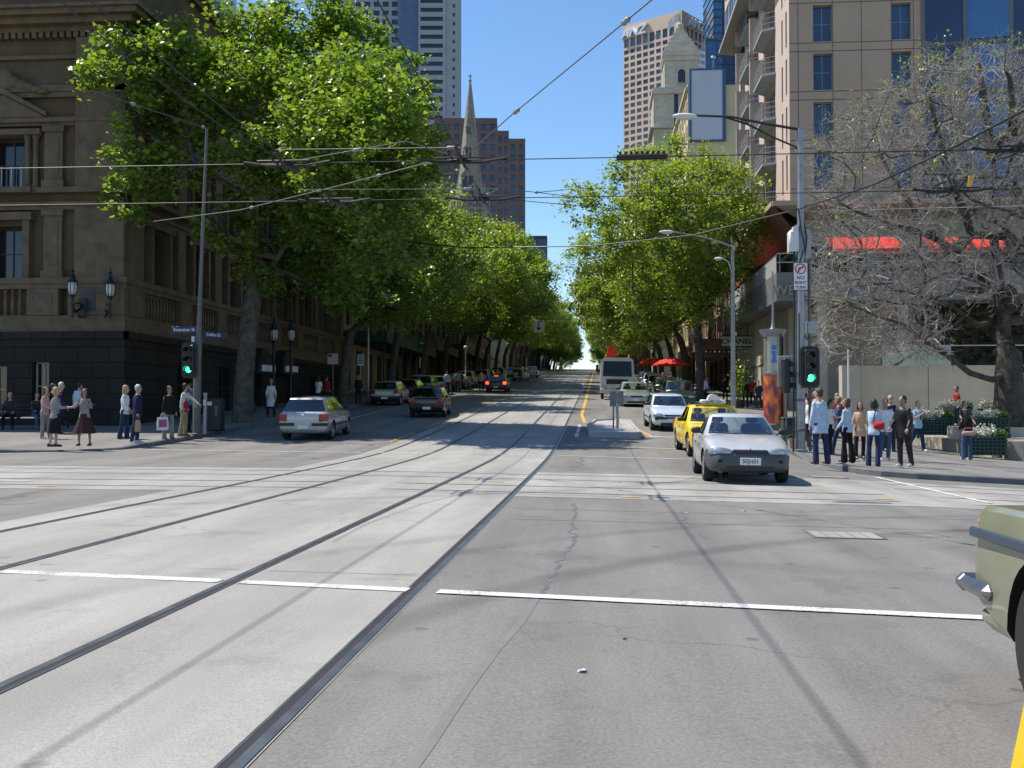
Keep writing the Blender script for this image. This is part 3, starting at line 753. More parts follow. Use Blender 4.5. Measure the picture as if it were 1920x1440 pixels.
W_('shop_building', 'low cream building with a deep dark street awning beyond the town hall', -1, 76.5, 100, 12, 2, 6, M_cream, M_dglass, .5, ('flat', M_green), awn_w=3.3, awn_z=4.6, mtrim=M_goldl)
W_('office_building', 'tall tan stone building whose edge shows left of the church spire', -1, 100.3, 121, 29, 7, 5, M_tan, M_dglass, .7, ('flat', M_brown))
W_('office_building', 'grey stone building on the left past the tall tan one', -1, 121.3, 148, 20, 4, 6, M_greyst, M_dglass, .5, ('flat', M_dframe))
W_('office_building', 'buff building on the left just before the church', -1, 148.3, 178, 17, 4, 7, M_buff, M_dglass, .5, ('slope', M_redcl))
W_('office_building', 'cream building on the left beyond the church', -1, 222, 252, 20, 5, 7, M_cream, M_dglass, .5)
W_('office_building', 'brick building on the left near the crest of the hill', -1, 252.3, 284, 24, 6, 7, M_brick, M_dglass, .5)
W_('office_building', 'last grey building on the left past the crest', -1, 284.3, 330, 22, 5, 9, M_greyst, M_dglass, .5)
W_('shop_building', 'brown building with a bracketed veranda behind the first tree on the right', 1, 88.2, 112, 15, 3, 6, M_brown, M_dglass, .6, ('flat', M_brown), awn_z=4.4)
W_('shop_building', 'buff building with striped awnings farther along the right pavement', 1, 112.3, 135.5, 19, 4, 6, M_buff, M_dglass, .6, ('slope', M_redcl))
bb = W_('corner_building', 'tall cream building carrying a blank pale billboard on its side wall', 1, 136, 166, 38.4, 10, 8, mat('pale_yellow_render', (.58,.50,.32), .85, var=.1, scale=.4), M_dglass, .4, depth=20)
b = MB(); b.box(.35,-.32,31.2,4.35,-.02,40.3); b.build('billboard_panel', mat('faded_poster', (.52,.56,.62), .6, var=.05, scale=.3), bb)
b = MB()
for x0,x1,z0,z1 in ((.1,.35,31.0,40.5),(4.35,4.75,31.0,40.5),(.35,4.35,40.3,40.5),(.35,4.35,31.0,31.2)): b.box(x0,-.42,z0,x1,-.02,z1)
b.build('billboard_frame', mat('blue_frame', (.05,.10,.22), .5), bb)
b = MB(); b.tube([(3.2,-.1,40.5),(3.2,-.1,42)], .06, 6); b.lathe([(.05,41.95),(.35,42),(.3,42.15),(.05,42.2)], 10, (3.2,-.1,0)); b.build('roof_lamp', M_gframe, bb)
W_('office_building', 'grey building on the right beyond the stepped tower', 1, 200, 236, 22, 5, 8, M_greyst, M_dglass, .5)
W_('office_building', 'buff building on the right near the crest of the hill', 1, 236.3, 284, 20, 5, 10, M_buff, M_dglass, .5, ('slope', M_redcl))
W_('office_building', 'last brick building on the right past the crest', 1, 284.3, 330, 18, 4, 9, M_brick, M_dglass, .5)

# stepped stone tower with a mast
M_pale = stone_mat('pale_ashlar', (.50,.47,.38), 1.2, .45, .85, soot=.15)
Zs = 182; cx, cy = at(1283, Zs)
X0 = cx-2.65
st = thing('stepped_tower', 'pale stone tower with an arched opening, stepped pyramid roof and mast', 'tower', (X0, cy, pave(X0, cy))); zb = st.location.z
hh = lambda py: hz(py, Zs)-zb
def tower_body(x0, x1, z0, z1, rects, d, y0=0):
    mb = MB(); W = x1-x0
    facade(mb, (x0,y0,z0), ZX, -ZY, W, z1-z0, [(a-x0,b-z0,c-x0,e-z0) for a,b,c,e in rects], d)
    facade(mb, (x0,y0+W,z0), -ZY, -ZX, W, z1-z0, [(W/2-.7,b-z0,W/2+.7,e-z0) for a,b,c,e in rects[:1]], d)
    mb.poly([(x1,y0,z0),(x1,y0+W,z0),(x1,y0+W,z1),(x1,y0,z1)]); mb.poly([(x0,y0+W,z0),(x1,y0+W,z0),(x1,y0+W,z1),(x0,y0+W,z1)]); mb.poly([(x0,y0,z1),(x1,y0,z1),(x1,y0+W,z1),(x0,y0+W,z1)])
    return mb
s1 = hh(165)
up = tower_body(-.6, 5.3, s1, hh(103), [(1.75, hh(151), 3.05, hh(118))], .5)
up.box(-.85,-.25,hh(108),5.55,6.2,hh(100)); up.box(-.75,-.18,hh(103)-.6,5.45,6.1,hh(103)-.25)
for i in range(16): up.box(-.6+i*.37,-.2,hh(109),-.45+i*.37,-.003,hh(108)-.02)
up.build('upper_stage', M_pale, st)
lo = tower_body(-2.6, 6.4, -2, s1, [(1.0, hh(300), 1.75, hh(175)), (4.1,hh(230),5.2,hh(175))], .6, -.9)
lo.box(-2.9,-1.25,s1-.9,6.7,9.2,s1-.2); lo.box(-2.75,-1.1,s1-.2,6.55,9.0,s1+.25); lo.box(-3.2,-1.5,hh(240),6.8,9.2,hh(238))
lo.build('lower_stage', M_pale, st)
d = MB(); d.box(1.75,.35,hh(151),3.05,.45,hh(116)); d.box(1.0,-.45,hh(300),1.75,-.4,hh(175)); d.box(4.1,-.45,hh(230),5.2,-.4,hh(175)); d.build('tower_opening', M_dglass, st)
a = MB(); zc = hh(132)
for s_ in (-1,1):
    for i in range(8):
        q0, q1 = PI/2*i/8, PI/2*(i+1)/8; xs_ = [2.4+s_*.65*math.cos(q) for q in (q0,q1)]; zs_ = [zc+.65*math.sin(q) for q in (q0,q1)]
        a.loft([[(xs_[0],y_,zs_[0]),(xs_[1],y_,zs_[1]),(xs_[1],y_,hh(117)),(xs_[0],y_,hh(117))] for y_ in (-.06,.3)], True, True)
    a.box(2.4+s_*.78-.13,-.07,hh(151),2.4+s_*.78+.13,-.003,hh(117))
a.box(1.4,-.2,hh(152),3.4,-.004,hh(151)); 
a.build('arch_surround', M_pale, st)
r = MB(); zt = hh(100); n5 = 6
for k in range(n5):
    w0 = 3.0*(1-k/n5)+.35; z0 = zt+k*.95; r.box(2.35-w0, 2.95-w0, z0, 2.35+w0, 2.95+w0, z0+.6); w1 = w0-.12; r.box(2.35-w1,2.95-w1,z0+.6,2.35+w1,2.95+w1,z0+.95)
r.lathe([(.55,zt+5.7),(.75,zt+5.9),(.7,zt+6.6),(.25,zt+7.2),(.2,zt+7.4),(.17,hh(12)),(.1,hh(2))], 12, (2.35,2.95,0)); r.build('stepped_roof', M_pale, st)
fl = MB(); zf = hh(16); fl.loft([[(2.35-.1,2.95,zf+.9),(2.35-.1,2.95,zf-.5)],[(1.6,2.8,zf+.7),(1.5,2.9,zf-.9)],[(.8,3.1,zf+.1),(.9,3.0,zf-1.5)],[(.2,2.9,zf-1.0),(.4,2.9,zf-2.2)]], False, False); fl.build('flag', M_whitecl, st)

# the slab tower with the big letters
Zc = 520; ax, ay = at(1281, Zc); HA = hz(12, Zc)
M_pink = mat('pink_granite', (.72,.545,.41), .8, var=.08, scale=.15, world=True)
an = thing('bank_tower', 'pinkish stone office tower with large white letters along its top', 'tower', (ax, ay, 0), TH+rad(3))
d1 = Vector((-.727,.687,0)); d2 = Vector((.687,.727,0)); n1 = Vector((-.687,-.727,0)); n2 = Vector((.727,-.687,0))
Wl, Wr = 35.5, 36.
def tw(u, n, W, nb, nf, wh, top):
    bw = W/nb; rs = []
    for j in range(nf):
        z1 = HA-top-j*3.55
        for i in range(nb):
            a0 = bw*i+bw*.14; rs.append((a0, z1-(4.6 if j == 0 else wh), a0+bw*.72, z1))
        if j == 0: top += 2.4
    return rs
ra = tw(d1, n1, Wl, 9, 34, 2.2, 7.2); rb_ = tw(d2, n2, Wr, 9, 34, 2.2, 7.2)
mb = MB(); facade(mb, d1*Wl, -d1, n1, Wl, HA, ra, .5); facade(mb, (0,0,0), d2, n2, Wr, HA, rb_, .5)
mb.poly([(0,0,HA), d1*Wl+Vector((0,0,HA)), d1*Wl+d2*Wr+Vector((0,0,HA)), d2*Wr+Vector((0,0,HA))])
mb.poly([d1*Wl, d1*Wl+d2*Wr, d1*Wl+d2*Wr+Vector((0,0,HA)), d1*Wl+Vector((0,0,HA))]); mb.poly([d2*Wr, d1*Wl+d2*Wr, d1*Wl+d2*Wr+Vector((0,0,HA)), d2*Wr+Vector((0,0,HA))])
sh = MB(); sh.add([d1*(Wl+.02)+d2*4-Vector((0,0,0)), d1*(Wl+3)+d2*4, d1*(Wl+3)+d2*26, d1*(Wl+.02)+d2*26], [(0,1,2,3)]); 
vs = [d1*(Wl+.02)+d2*4, d1*(Wl+2.6)+d2*4, d1*(Wl+2.6)+d2*26, d1*(Wl+.02)+d2*26]
sh = MB(); sh.loft([[v for v in vs], [v+Vector((0,0,HA-28)) for v in vs]], True, True)
mb.build('wall', M_pink, an); sh.build('service_shaft', M_pink, an)
M_tgl = pane('tower_glass', (.07,.09,.10), .07, .6)
order = sorted(ra, key=lambda r: -r[1])
windows(an, d1*Wl, -d1, n1, order, .45, M_tgl, M_pink, 1, 1, .08, False, 78)
windows(an, (0,0,0), d2, n2, sorted(rb_, key=lambda r: -r[1]), .45, M_dglass, M_pink, 1, 1, .08, False, 22)
M_letter = mat('letter_white', (.75,.77,.80), .45, var=.04)
def wall_text(txt, par, org, u, n, size, m, off, depth, bold=0, sq=1., shear=0.):
    me = textmesh(txt, size, depth, bold, 'CENTER', sq, shear); me.materials.clear(); me.materials.append(m)
    o = link('lettering', me, par, Vector(org)+Vector(n)*off)
    o.rotation_euler = Matrix((Vector(u), Vector((0,0,1)), Vector(n))).transposed().to_euler(); return o
wall_text('ANZ', an, d1*(Wl-7.0)+Vector((0,0,HA-4.9)), -d1, n1, 6.4, M_letter, .8, .7, .16, 1.12, .25)
wall_text('ANZ', an, d2*12.5+Vector((0,0,HA-4.4)), d2, n2, 6.4, M_letter, .8, .7, .16, 1.12, .25)

# church with its spire
Zs2 = 203; sx, sy = at(881, Zs2); M_ch = stone_mat('weathered_church_stone', (.34,.32,.27), 1., .45, .85, soot=.5)
ch = thing('church', 'weathered stone church with a tall slender spire on the left', 'church', (sx, sy, pave(-16, sy))); zb = ch.location.z
H = lambda py: hz(py, Zs2)-zb
t = MB(); bwid = 3.2
t.box(-bwid,-bwid,-3,bwid,bwid,H(395)); t.box(-bwid-.3,-bwid-.3,H(398),bwid+.3,bwid+.3,H(392))
for sx_ in (-1,1):
    for sy_ in (-1,1): t.box(sx_*bwid-.55,sy_*bwid-.55,-3,sx_*bwid+.55,sy_*bwid+.55,H(400)); t.lathe([(.75,H(400)),(.6,H(390)),(.02,H(345))],8,(sx_*bwid,sy_*bwid,0))
for i in range(13): t.cbox((-3.0+i*.5,-bwid-.28,H(386)),(.25,.2,.8))
t.build('tower', M_ch, ch)
s = MB(); zt = H(150)
s.lathe([(3.35,H(392)),(2.15,H(320)),(1.3,H(235)),(.22,zt)], 8, (0,0,0), M=Matrix.Rotation(PI/8,4,'Z')); s.lathe([(.2,zt),(.34,zt+.3),(.12,zt+.7),(.1,zt+1.6)],8); s.cbox((0,0,zt+1.2),(.75,.14,.16))
s.build('spire', M_ch, ch)
for zz, wv, r in ((H(365),1.05,2.72),(H(295),.55,1.72),(H(250),.35,1.36)):
    l = MB(); hgt = wv*3.0
    l.box(-wv-.25,-r-.55,zz,-wv,-r+.8,zz+hgt); l.box(wv,-r-.55,zz,wv+.25,-r+.8,zz+hgt); l.box(-.1,-r-.5,zz,.1,-r+.8,zz+hgt)
    l.prism([(-wv-.4,zz+hgt),(wv+.4,zz+hgt),(0,zz+hgt*1.7)], -r-.6, -r+1.0, 'y'); lo_ = l.build('lucarne', M_ch, ch)
    k = MB(); k.box(-wv,-r-.3,zz,wv,-r-.25,zz+hgt); k.build('opening', M_dglass, lo_)
nv = MB(); nv.prism([(3.6,-3),(16,-3),(16,10),(9.8,17),(3.6,10)], 2, 24, 'y', 0, Matrix.Translation((-19.6,0,0))); nv.build('nave', M_ch, ch)

# brown office block behind the church
Zb = 330; ox, oy = at(985, Zb); M_bbr = mat('brown_granite', (.155,.10,.09), .75, var=.15, scale=.2, world=True)
br = thing('office_tower', 'dark brown stepped office block behind the church spire', 'tower', (ox, oy, 0), TH)
def step(x0, x1, H1, mbw, zmin=20):
    W = x1-x0; nb = max(2, round(W/3.0)); bw = W/nb; nf = int((H1-2-zmin)/3.3)
    rs = [(bw*i+bw*.22, H1-3.9-j*3.3, bw*i+bw*.78, H1-1.9-j*3.3) for j in range(nf) for i in range(nb)]
    facade(mbw, (x0,0,0), ZX, -ZY, W, H1, rs, .4); mbw.poly([(x0,0,H1),(x1,0,H1),(x1,30,H1),(x0,30,H1)])
    mbw.poly([(x1,0,0),(x1,30,0),(x1,30,H1),(x1,0,H1)]); mbw.poly([(x0,0,0),(x0,30,0),(x0,30,H1),(x0,0,H1)])
    return rs
mb = MB(); allw = []
hB = lambda py: hz(py, Zb)
for x0, x1, h in ((-29,-9.0,hB(218)),(-9.0,-5.2,hB(242)),(-5.2,0,hB(257))):
    rs = step(x0, x1, h, mb); allw += [((x0,0,0), r) for r in rs]
mb.build('wall', M_bbr, br)
cnt = sorted(allw, key=lambda q: -q[1][1])
for i_, x0 in enumerate((-29,-9.0,-5.2)):
    windows(br, (x0,0,0), ZX, -ZY, [r for o, r in cnt if o[0] == x0], .38, M_bglass, M_dframe, 1, 1, .1, False, (60,14,24)[i_])
for x in (-14,-12.5,-10.2):
    a = MB(); a.tube([(x,8,hB(218)),(x,8,hB(205))], .12, 5); a.cbox((x,8,hB(207)),(.5,.5,.8)); a.build('roof_aerial', M_gframe, br)
# white banded tower, cropped by the top of the picture
Zw = 410; ox, oy = at(858, Zw); M_wtow = mat('white_concrete', (.33,.35,.38), .8, var=.06, scale=.2, world=True)
wt_ = thing('office_tower', 'pale grey tower with horizontal dark bands rising out of view on the left', 'tower', (ox, oy, 0), TH)
HW = hz(-260, Zw); px2 = lambda p: (p-858)/FP*Zw
mb = MB(); bands = []
z = 40
while z < HW-4: bands.append((px2(783)-px2(783)+.8, z, px2(833)-px2(783)-.8, z+1.7)); z += 3.6
W = px2(833)-px2(783); facade(mb, (px2(783),0,0), ZX, -ZY, W, HW, bands, .6)
mb.box(px2(833)+.01,.6,0,0,26,HW); slits = []
lw = []; Wl_ = px2(745)-px2(640); z = 40
while z < HW-4:
    for i in range(6): lw.append((Wl_*i/6+.6, z, Wl_*i/6+Wl_/6-.6, z+2.1))
    z += 3.6
facade(mb, (px2(640),4,0), ZX, -ZY, Wl_, HW, lw, .5)
mb.poly([(px2(640),4,HW),(0,4,HW),(0,26,HW),(px2(640),26,HW)]); mb.poly([(px2(640),4,0),(px2(640),26,0),(px2(640),26,HW),(px2(640),4,HW)])
mb.build('wall', M_wtow, wt_)
windows(wt_, (px2(783),0,0), ZX, -ZY, bands, .55, M_dglass, M_dframe, 1, 1, .1, False, 80, name='window_band')
lw.sort(key=lambda r: abs(r[1]-hz(60,Zw))); windows(wt_, (px2(640),4,0), ZX, -ZY, lw, .45, M_bglass, M_dframe, 1, 1, .1, False, 20)
g = MB(); g.box(px2(745)+.02,1.2,0,px2(783)-.02,20,HW-3); g.build('glass_corner', pane('tower_blue_glass', (.06,.10,.16), .08), wt_)
sl_ = MB()
for k in range(48): sl_.box(-2.1,.5,60+k*3.6,-1.3,.598,61.3+k*3.6)
tag(sl_.build('slit_windows', M_dglass, wt_), kind='stuff')
# blue glass blocks
M_bl = pane('blue_curtain_wall', (.03,.09,.20), .05); M_bl2 = pane('deep_blue_curtain_wall', (.018,.04,.09), .05)
def glass_block(label, px0, px1, pytop, Z, m, dz=3.6, dx=3., dep=25, zlow=0, frame=M_dframe):
    x, y = at(px0, Z); W = (px1-px0)/FP*Z; H_ = hz(pytop, Z)
    t = thing('glass_tower', label, 'tower', (x, y, 0), TH)
    a = MB(); a.box(0,0,0,W,dep,H_); a.build('curtain_wall', m, t)
    f = MB(); z = max(zlow, 10)
    while z < H_: f.box(-.05,-.25,z,W+.05,-.003,z+.45); f.box(-.25,0,z,-.003,dep,z+.45); z += dz
    k = max(1, int(W/dx))
    for i in range(k+1): f.box(W*i/k-.12,-.32,0,W*i/k+.12,-.251,H_+.3)
    f.box(-.06,-.06,H_+.002,W+.06,dep,H_+1.2); f.build('mullions', frame, t); return t
glass_block('pale blue glass tower peeping over the town hall roof', 318, 384, -200, 190, pane('sky_glass', (.10,.20,.32), .06), 3.6, 2.4, 20)
glass_block('stepped blue glass tower right of the lettered tower', 1341, 1358, -80, 470, M_bl)
glass_block('lower blue glass block in front of the stepped glass tower', 1326, 1348, 72, 440, M_bl, 40, 8)
gt = glass_block('tall dark blue banded tower behind the billboard building', 1352, 1432, -300, 500, M_bl2, 7.5, 30)
a = MB()
for k in range(60): a.box(-5.5,-.6,20+k*5.5,.8,-.05,22.4+k*5.5,0,Matrix.Shear('XZ',4,(0,0)))
a.build('edge_fins', M_wtow, gt)
glass_block('small dark block at the end of the street between the tree canopies', 990, 1026, 446, 470, M_bl2, 3.4, 4, 20)
# ---------------------------------------------------------------- the hotel on the right and its podium
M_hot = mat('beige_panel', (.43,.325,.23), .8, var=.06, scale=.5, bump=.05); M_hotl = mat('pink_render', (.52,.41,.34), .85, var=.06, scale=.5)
M_conc2 = mat('podium_concrete', (.42,.385,.31), .85, var=.14, scale=.8, bump=.15, bscale=20); M_joint = mat('panel_joint', (.15,.115,.09), .9)
M_gry = mat('grey_fascia', (.17,.18,.18), .6, .2, var=.1); M_soff = mat('soffit_red', (.33,.17,.13), .7); M_balc = mat('balcony_concrete', (.30,.305,.31), .8, var=.08)
HX, HYY = 11.9, 65.2; hzb = pave(HX+4, 60)
ho = thing('hotel', 'tall beige hotel with rows of balconies and a low concrete podium on the right', 'building', (HX, HYY, 0)); Zh = 66.2
hp = lambda py: hz(py, Zh)
ZB = hp(392); HH = 52.
wx = lambda px: (px-1484)/FP*Zh
rows = []
for j in range(12):
    z1 = hp(30)-3*3.02+j*3.02+0
    rows.append((z1-2.28, z1))
rects = []
for z0, z1 in rows:
    if z1 > HH-1: continue
    for p0, p1 in ((1527,1561),(1667,1701)): rects.append((wx(p0), z0-ZB, wx(p1), z1-ZB))
mb = MB(); WF = wx(1722)
facade(mb, (0,0,ZB), ZX, -ZY, WF, HH-ZB, rects, .3)
# lit side along the street: strip with narrow windows by the corner, then the balcony bays
LS = 22.6
side = []
for z0, z1 in rows:
    if z1 > HH-1: continue
    side += [(.75, z0-ZB, 1.25, z1-ZB), (2.2, z0-ZB, 2.7, z1-ZB)]
bal = []
for z0, z1 in rows:
    if z1 > HH-1: continue
    bal += [(5.1, z0-ZB-.15, 9.3, z1-ZB), (12.2, z0-ZB-.15, 16.6, z1-ZB), (19.2, z0-ZB-.2, 21.8, z1-ZB+.1)]
fl_ = lambda r: (LS-r[2], r[1], LS-r[0], r[3])
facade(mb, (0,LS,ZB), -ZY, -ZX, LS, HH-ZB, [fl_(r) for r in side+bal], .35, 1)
mb.poly([(0,0,HH),(WF,0,HH),(WF,LS,HH),(0,LS,HH)]); mb.poly([(0,LS,ZB),(WF,LS,ZB),(WF,LS,HH),(0,LS,HH)]); mb.poly([(0,0,ZB),(WF,0,ZB),(WF,LS,ZB),(0,LS,ZB)])
mb.build('wall', [M_hot, M_hotl], ho)
windows(ho, (0,0,ZB), ZX, -ZY, rects, .28, M_bglass, M_gframe, 2, 2, .045)
windows(ho, (0,LS,ZB), -ZY, -ZX, [fl_(r) for r in side], .33, M_dglass, M_lframe, 1, 2, .07)
windows(ho, (0,LS,ZB), -ZY, -ZX, [fl_(r) for r in bal], .33, M_bglass, M_lframe, 3, 1, .08)
jn = MB()
for z0, z1 in rows:
    for zz in (z0-.08, z1+.14):
        if zz < HH: jn.box(.02,-.012,zz-.025,WF-.02,-.002,zz+.025)
for px in (1500,1561.8,1613,1666.2,1705): jn.box(wx(px)-.02,-.014,ZB+.1,wx(px)+.02,-.0125,HH-.1)
jn.build('panel_joints', M_joint, ho)
for k, (z0, z1) in enumerate(rows):
    if z1 > HH-1: continue
    for (ya, yb) in ((4.8,9.6),(11.9,16.9)):
        m_ = MB(); zz = z0-.25
        m_.loft([[(-.004,ya,zz),(-.85,ya+.5,zz),(-.85,yb-.5,zz),(-.004,yb,zz)],[(-.004,ya,zz-.16),(-.85,ya+.5,zz-.16),(-.85,yb-.5,zz-.16),(-.004,yb,zz-.16)],[(-.004,ya+.9,zz-.55),(-.3,ya+1.1,zz-.5),(-.3,yb-1.1,zz-.5),(-.004,yb-.9,zz-.55)]], True, True)
        bo = m_.build('balcony', M_balc, ho)
        r_ = MB(); pts = [(-.06,ya+.05),(-.8,ya+.55),(-.8,yb-.55),(-.06,yb-.05)]
        for hgt in (.35,.7,1.05): r_.tube([(p[0],p[1],zz+hgt) for p in pts], .025, 5)
        for i in range(9): yv = lerp(ya+.55,yb-.55,i/8); r_.tube([(-.8,yv,zz),(-.8,yv,zz+1.05)], .018, 4)
        r_.build('railing', M_balc, bo)
        dv = MB(); dv.box(-1.0,yb+.1,zz,-.003,yb+.35,zz+2.4); dv.build('divider', M_hotl, bo)
# projecting eave with its soffit higher up the lit side
e = MB(); e.prism([(-.003,30.8),(-1.7,31.0),(-1.7,31.25),(-.003,31.5)], 3.4, 22.5, 'y'); e.build('eave', M_balc, ho)
e = MB(); e.box(-1.2,3.6,31.52,-.01,22.3,HH-2); e.build('upper_bay', M_hotl, ho)
uw = [(.8+i*3.1, 31.9+j*3.2, 3.2+i*3.1, 34.2+j*3.2) for j in range(5) for i in range(6)]
windows(ho, (-1.25,22.3,0), -ZY, -ZX, uw, -.01, M_bglass, M_lframe, 2, 1, .08)
# curved blue glass wing
gl_ = MB(); cp = [(WF, -.02), (WF+2.4,-.25), (WF+5,-.6), (WF+7.6,-.4), (WF+9.6,.3), (WF+11.5,1.6), (WF+13,3.5), (WF+13.5,8)]
gl_.loft([[(x,y,ZB) for x,y in cp],[(x,y,HH-2) for x,y in cp]], False, False); gl_.poly([(x,y,ZB) for x,y in cp]+[(WF,8,ZB)]); gl_.build('curved_glazing', M_bl2, ho)
for k, (a0, b0) in enumerate(zip(cp, cp[1:])):
    f = MB(); f.tube([(a0[0],a0[1]-.05,ZB),(a0[0],a0[1]-.05,HH-2)], .12, 4)
    for z0, z1 in rows: f.tube([(a0[0],a0[1]-.03,z0-.4),(b0[0],b0[1]-.03,z0-.4)], .1, 4)
    f.build('mullion', M_gry, ho)
pn = MB()
for k in (1,3,5):
    a0, b0 = cp[k], cp[k+1]
    for z0, z1 in rows: pn.poly([(a0[0]+.1,a0[1]-.04,z0-.2),(b0[0]-.1,b0[1]-.04,z0-.2),(b0[0]-.1,b0[1]-.04,z1+.1),(a0[0]+.1,a0[1]-.04,z1+.1)])
tag(pn.build('bright_glazing', M_bl, ho), kind='stuff')
# chamfered soffit, terrace level, canopy band
so_ = MB()
so_.loft([[(-.003,20,ZB),(-.003,-.003,ZB)],[(-1.2,20,ZB-.35),(-1.2,-1.2,ZB-.35)],[(.8,20,ZB-2.1),(.8,.9,ZB-2.1)]], False, False)
so_.build('side_soffit', [M_soff], ho)
so_ = MB(); so_.loft([[(-.003,-.003,ZB),(WF+13,-.003,ZB)],[(-1.2,-1.2,ZB-.35),(WF+13,-1.2,ZB-.35)],[(.8,.9,ZB-.9),(WF+13,.9,ZB-.9)]], False, False); so_.build('soffit', [M_conc2], ho)
bd = MB(); bd.box(-1.3,-1.36,ZB-.4,WF+13,-1.21,ZB-.1); bd.box(-1.36,-1.2,ZB-.4,-1.21,20,ZB-.1); bd.build('soffit_edge', M_hot, ho)
t1 = hz(520,60.5); t0 = hz(572,60.5)                # canopy band over the entrance
yF = -6.2
ter = MB(); ter.box(-1.9,yF,t0,36,.6,t1-.02); ter.box(-1.9,.6,t0+.3,0,22,t1-.02); ter.build('terrace_slab', M_gry, ho)
up_ = MB(); up_.box(.8,.9,t1,36,8,ZB-.9); up_.build('terrace_wall', M_conc2, ho)
for a0, b0 in ((1.2,3.6),(4.2,9.2),(10.2,14.2),(15.2,20.0)):
    o_ = MB(); o_.box(a0,.82,t1+.2,b0,.88,ZB-2.6); o_.build('terrace_door', M_dglass, ho)
rl = MB()
for zz in (.55, 1.05): rl.tube([(-1.8,21,t1+zz),(-1.8,yF+.1,t1+zz),(35,yF+.1,t1+zz)], .03, 5)
for i in range(16): rl.tube([(-1.7+i*2.4,yF+.1,t1),(-1.7+i*2.4,yF+.1,t1+1.05)], .025, 5)
for i in range(9): rl.tube([(-1.8,yF+.6+i*2.4,t1),(-1.8,yF+.6+i*2.4,t1+1.05)], .03, 5)
rl.build('terrace_railing', M_gframe, ho)
gp = MB(); gp.box(-1.86,yF+.4,t1,-1.83,21,t1+.95); gp.build('side_balustrade_panel', M_balc, ho)
wall_text('WESTIN', ho, Vector((( (1487-960)/FP*60.2*1.0) - 60.2*math.sin(TH) - HX - .12, yF, hz(550,59.4))), ZX, -ZY, .80, mat('bronze_letters', (.30,.27,.20), .5, .3), .05, .04, .02)
# red awnings of the terrace
for k, (x0, x1) in enumerate(((1.6,5.6),(7.05,9.0),(9.6,11.2),(11.5,14.4))):
    zt = hz(451,62.6); zl = hz(472,60.2)
    t = MB(); ya, yb = -2.6, -5.0
    t.loft([[(x0,-2.6,zt),(x1,-2.6,zt)],[(x0-.05,yb,zl),(x1+.05,yb,zl)],[(x0-.05,yb,zl-.32),(x1+.05,yb,zl-.32)]], False, False); 
    t.poly([(x0,-2.6,zt),(x0-.05,yb,zl),(x0-.05,yb,zl-.3)]); t.poly([(x1,-2.6,zt),(x1+.05,yb,zl),(x1+.05,yb,zl-.3)])
    ao = t.build('red_awning', M_redcl, ho)
    for xx in (x0+.1,x1-.1): t = MB(); t.tube([(xx,.85,zt+.1),(xx,-2.6,zt-.04)], .05, 5); t.build('awning_arm', M_gframe, ao)
t = MB(); t.loft([[(.6,3,ZB-2.5),(.6,18,ZB-2.5)],[(-1.9,3,ZB-3.7),(-1.9,18,ZB-3.7)],[(-1.9,3,ZB-4.0),(-1.9,18,ZB-4.0)]], False, False); t.build('red_awning', mat('maroon_canvas', (.22,.02,.015), .8), ho)
# ground floor under the band
gz = hzb-1.2
yW = -1.4
gw = MB(); gate = [(5.1,1.2,6.6,7.0),(9.0,4.4,13.4,6.3)]
facade(gw, (-.4,yW,gz), ZX, -ZY, 36, t0-gz, gate, .5); gw.poly([(-.4,yW,gz),(-.4,22,gz),(-.4,22,t0+.29),(-.4,yW,t0+.29)])
gw.build('ground_floor_wall', M_conc2, ho)
dw = MB(); dw.box(4.7,yW+.45,gz,6.2,yW+.5,gz+7.0); dw.build('doorway', M_dglass, ho)
dg = MB(); dg.box(8.6,yW+.4,gz+4.4,13.0,yW+.45,gz+6.3); dg.build('lobby_window', pane('pale_lobby_glass', (.20,.28,.36), .08), ho)
for px, ww in ((1457,.45),(1486,.55),(1627,.6)):
    c = MB(); xx = (px-1484)/FP*60.5+.6; c.box(xx-ww/2,yF+.35,gz,xx+ww/2,yF+.35+ww,t0-.002); c.build('column', M_conc2, ho)
wall_text('CIRCA', ho, Vector((8.2,yW,hz(604,64.3))), ZX, -ZY, .95, M_black, .03, .02, .01, 1.25)
ln = MB(); ln.box(5.0,yW-.14,hz(612,64.3)-.04,12.4,yW-.004,hz(612,64.3)+.04); ln.build('sign_rail', M_black, ho)
shp = [(.6+i*3.6, .5, 3.6+i*3.6, 3.6) for i in range(6)]
windows(ho, (-.4,22,gz+1.2), -ZY, -ZX, shp, -.02, M_shop, M_dframe, 2, 1, .08)
# shop signboard hung under the terrace
sx0, sy0 = at(1382, 76.5); zS = hz(640, 76.5)
t = thing('hanging_sign', 'pale green hanging shop sign with black capitals under the hotel terrace', 'sign', (sx0, sy0, zS), TH*.5)
a = MB(); a.rbox(-1.08,-.08,-.36,1.08,.08,.36,.03); a.build('board', mat('pale_green_board', (.42,.52,.44), .5, var=.05), t)
a = MB(); a.box(-1.13,-.1,.362,1.13,.1,.43); a.box(-1.13,-.1,-.43,1.13,.1,-.362)
for s in (-.8,.8): a.tube([(s,0,.43),(s,0,1.3)], .03, 6)
a.build('frame', M_iron, t); text('CHANEL', t, (0,-.085,-.01), .52, M_black, depth=.006, bold=.012, squeeze=1.15)
a = MB(); 
for i in range(20): a.ell((-3.2+i*.33,.3,-.75), (.05,.05,.05), 6, 4)
a.build('festoon_bulbs', M_opal, t)

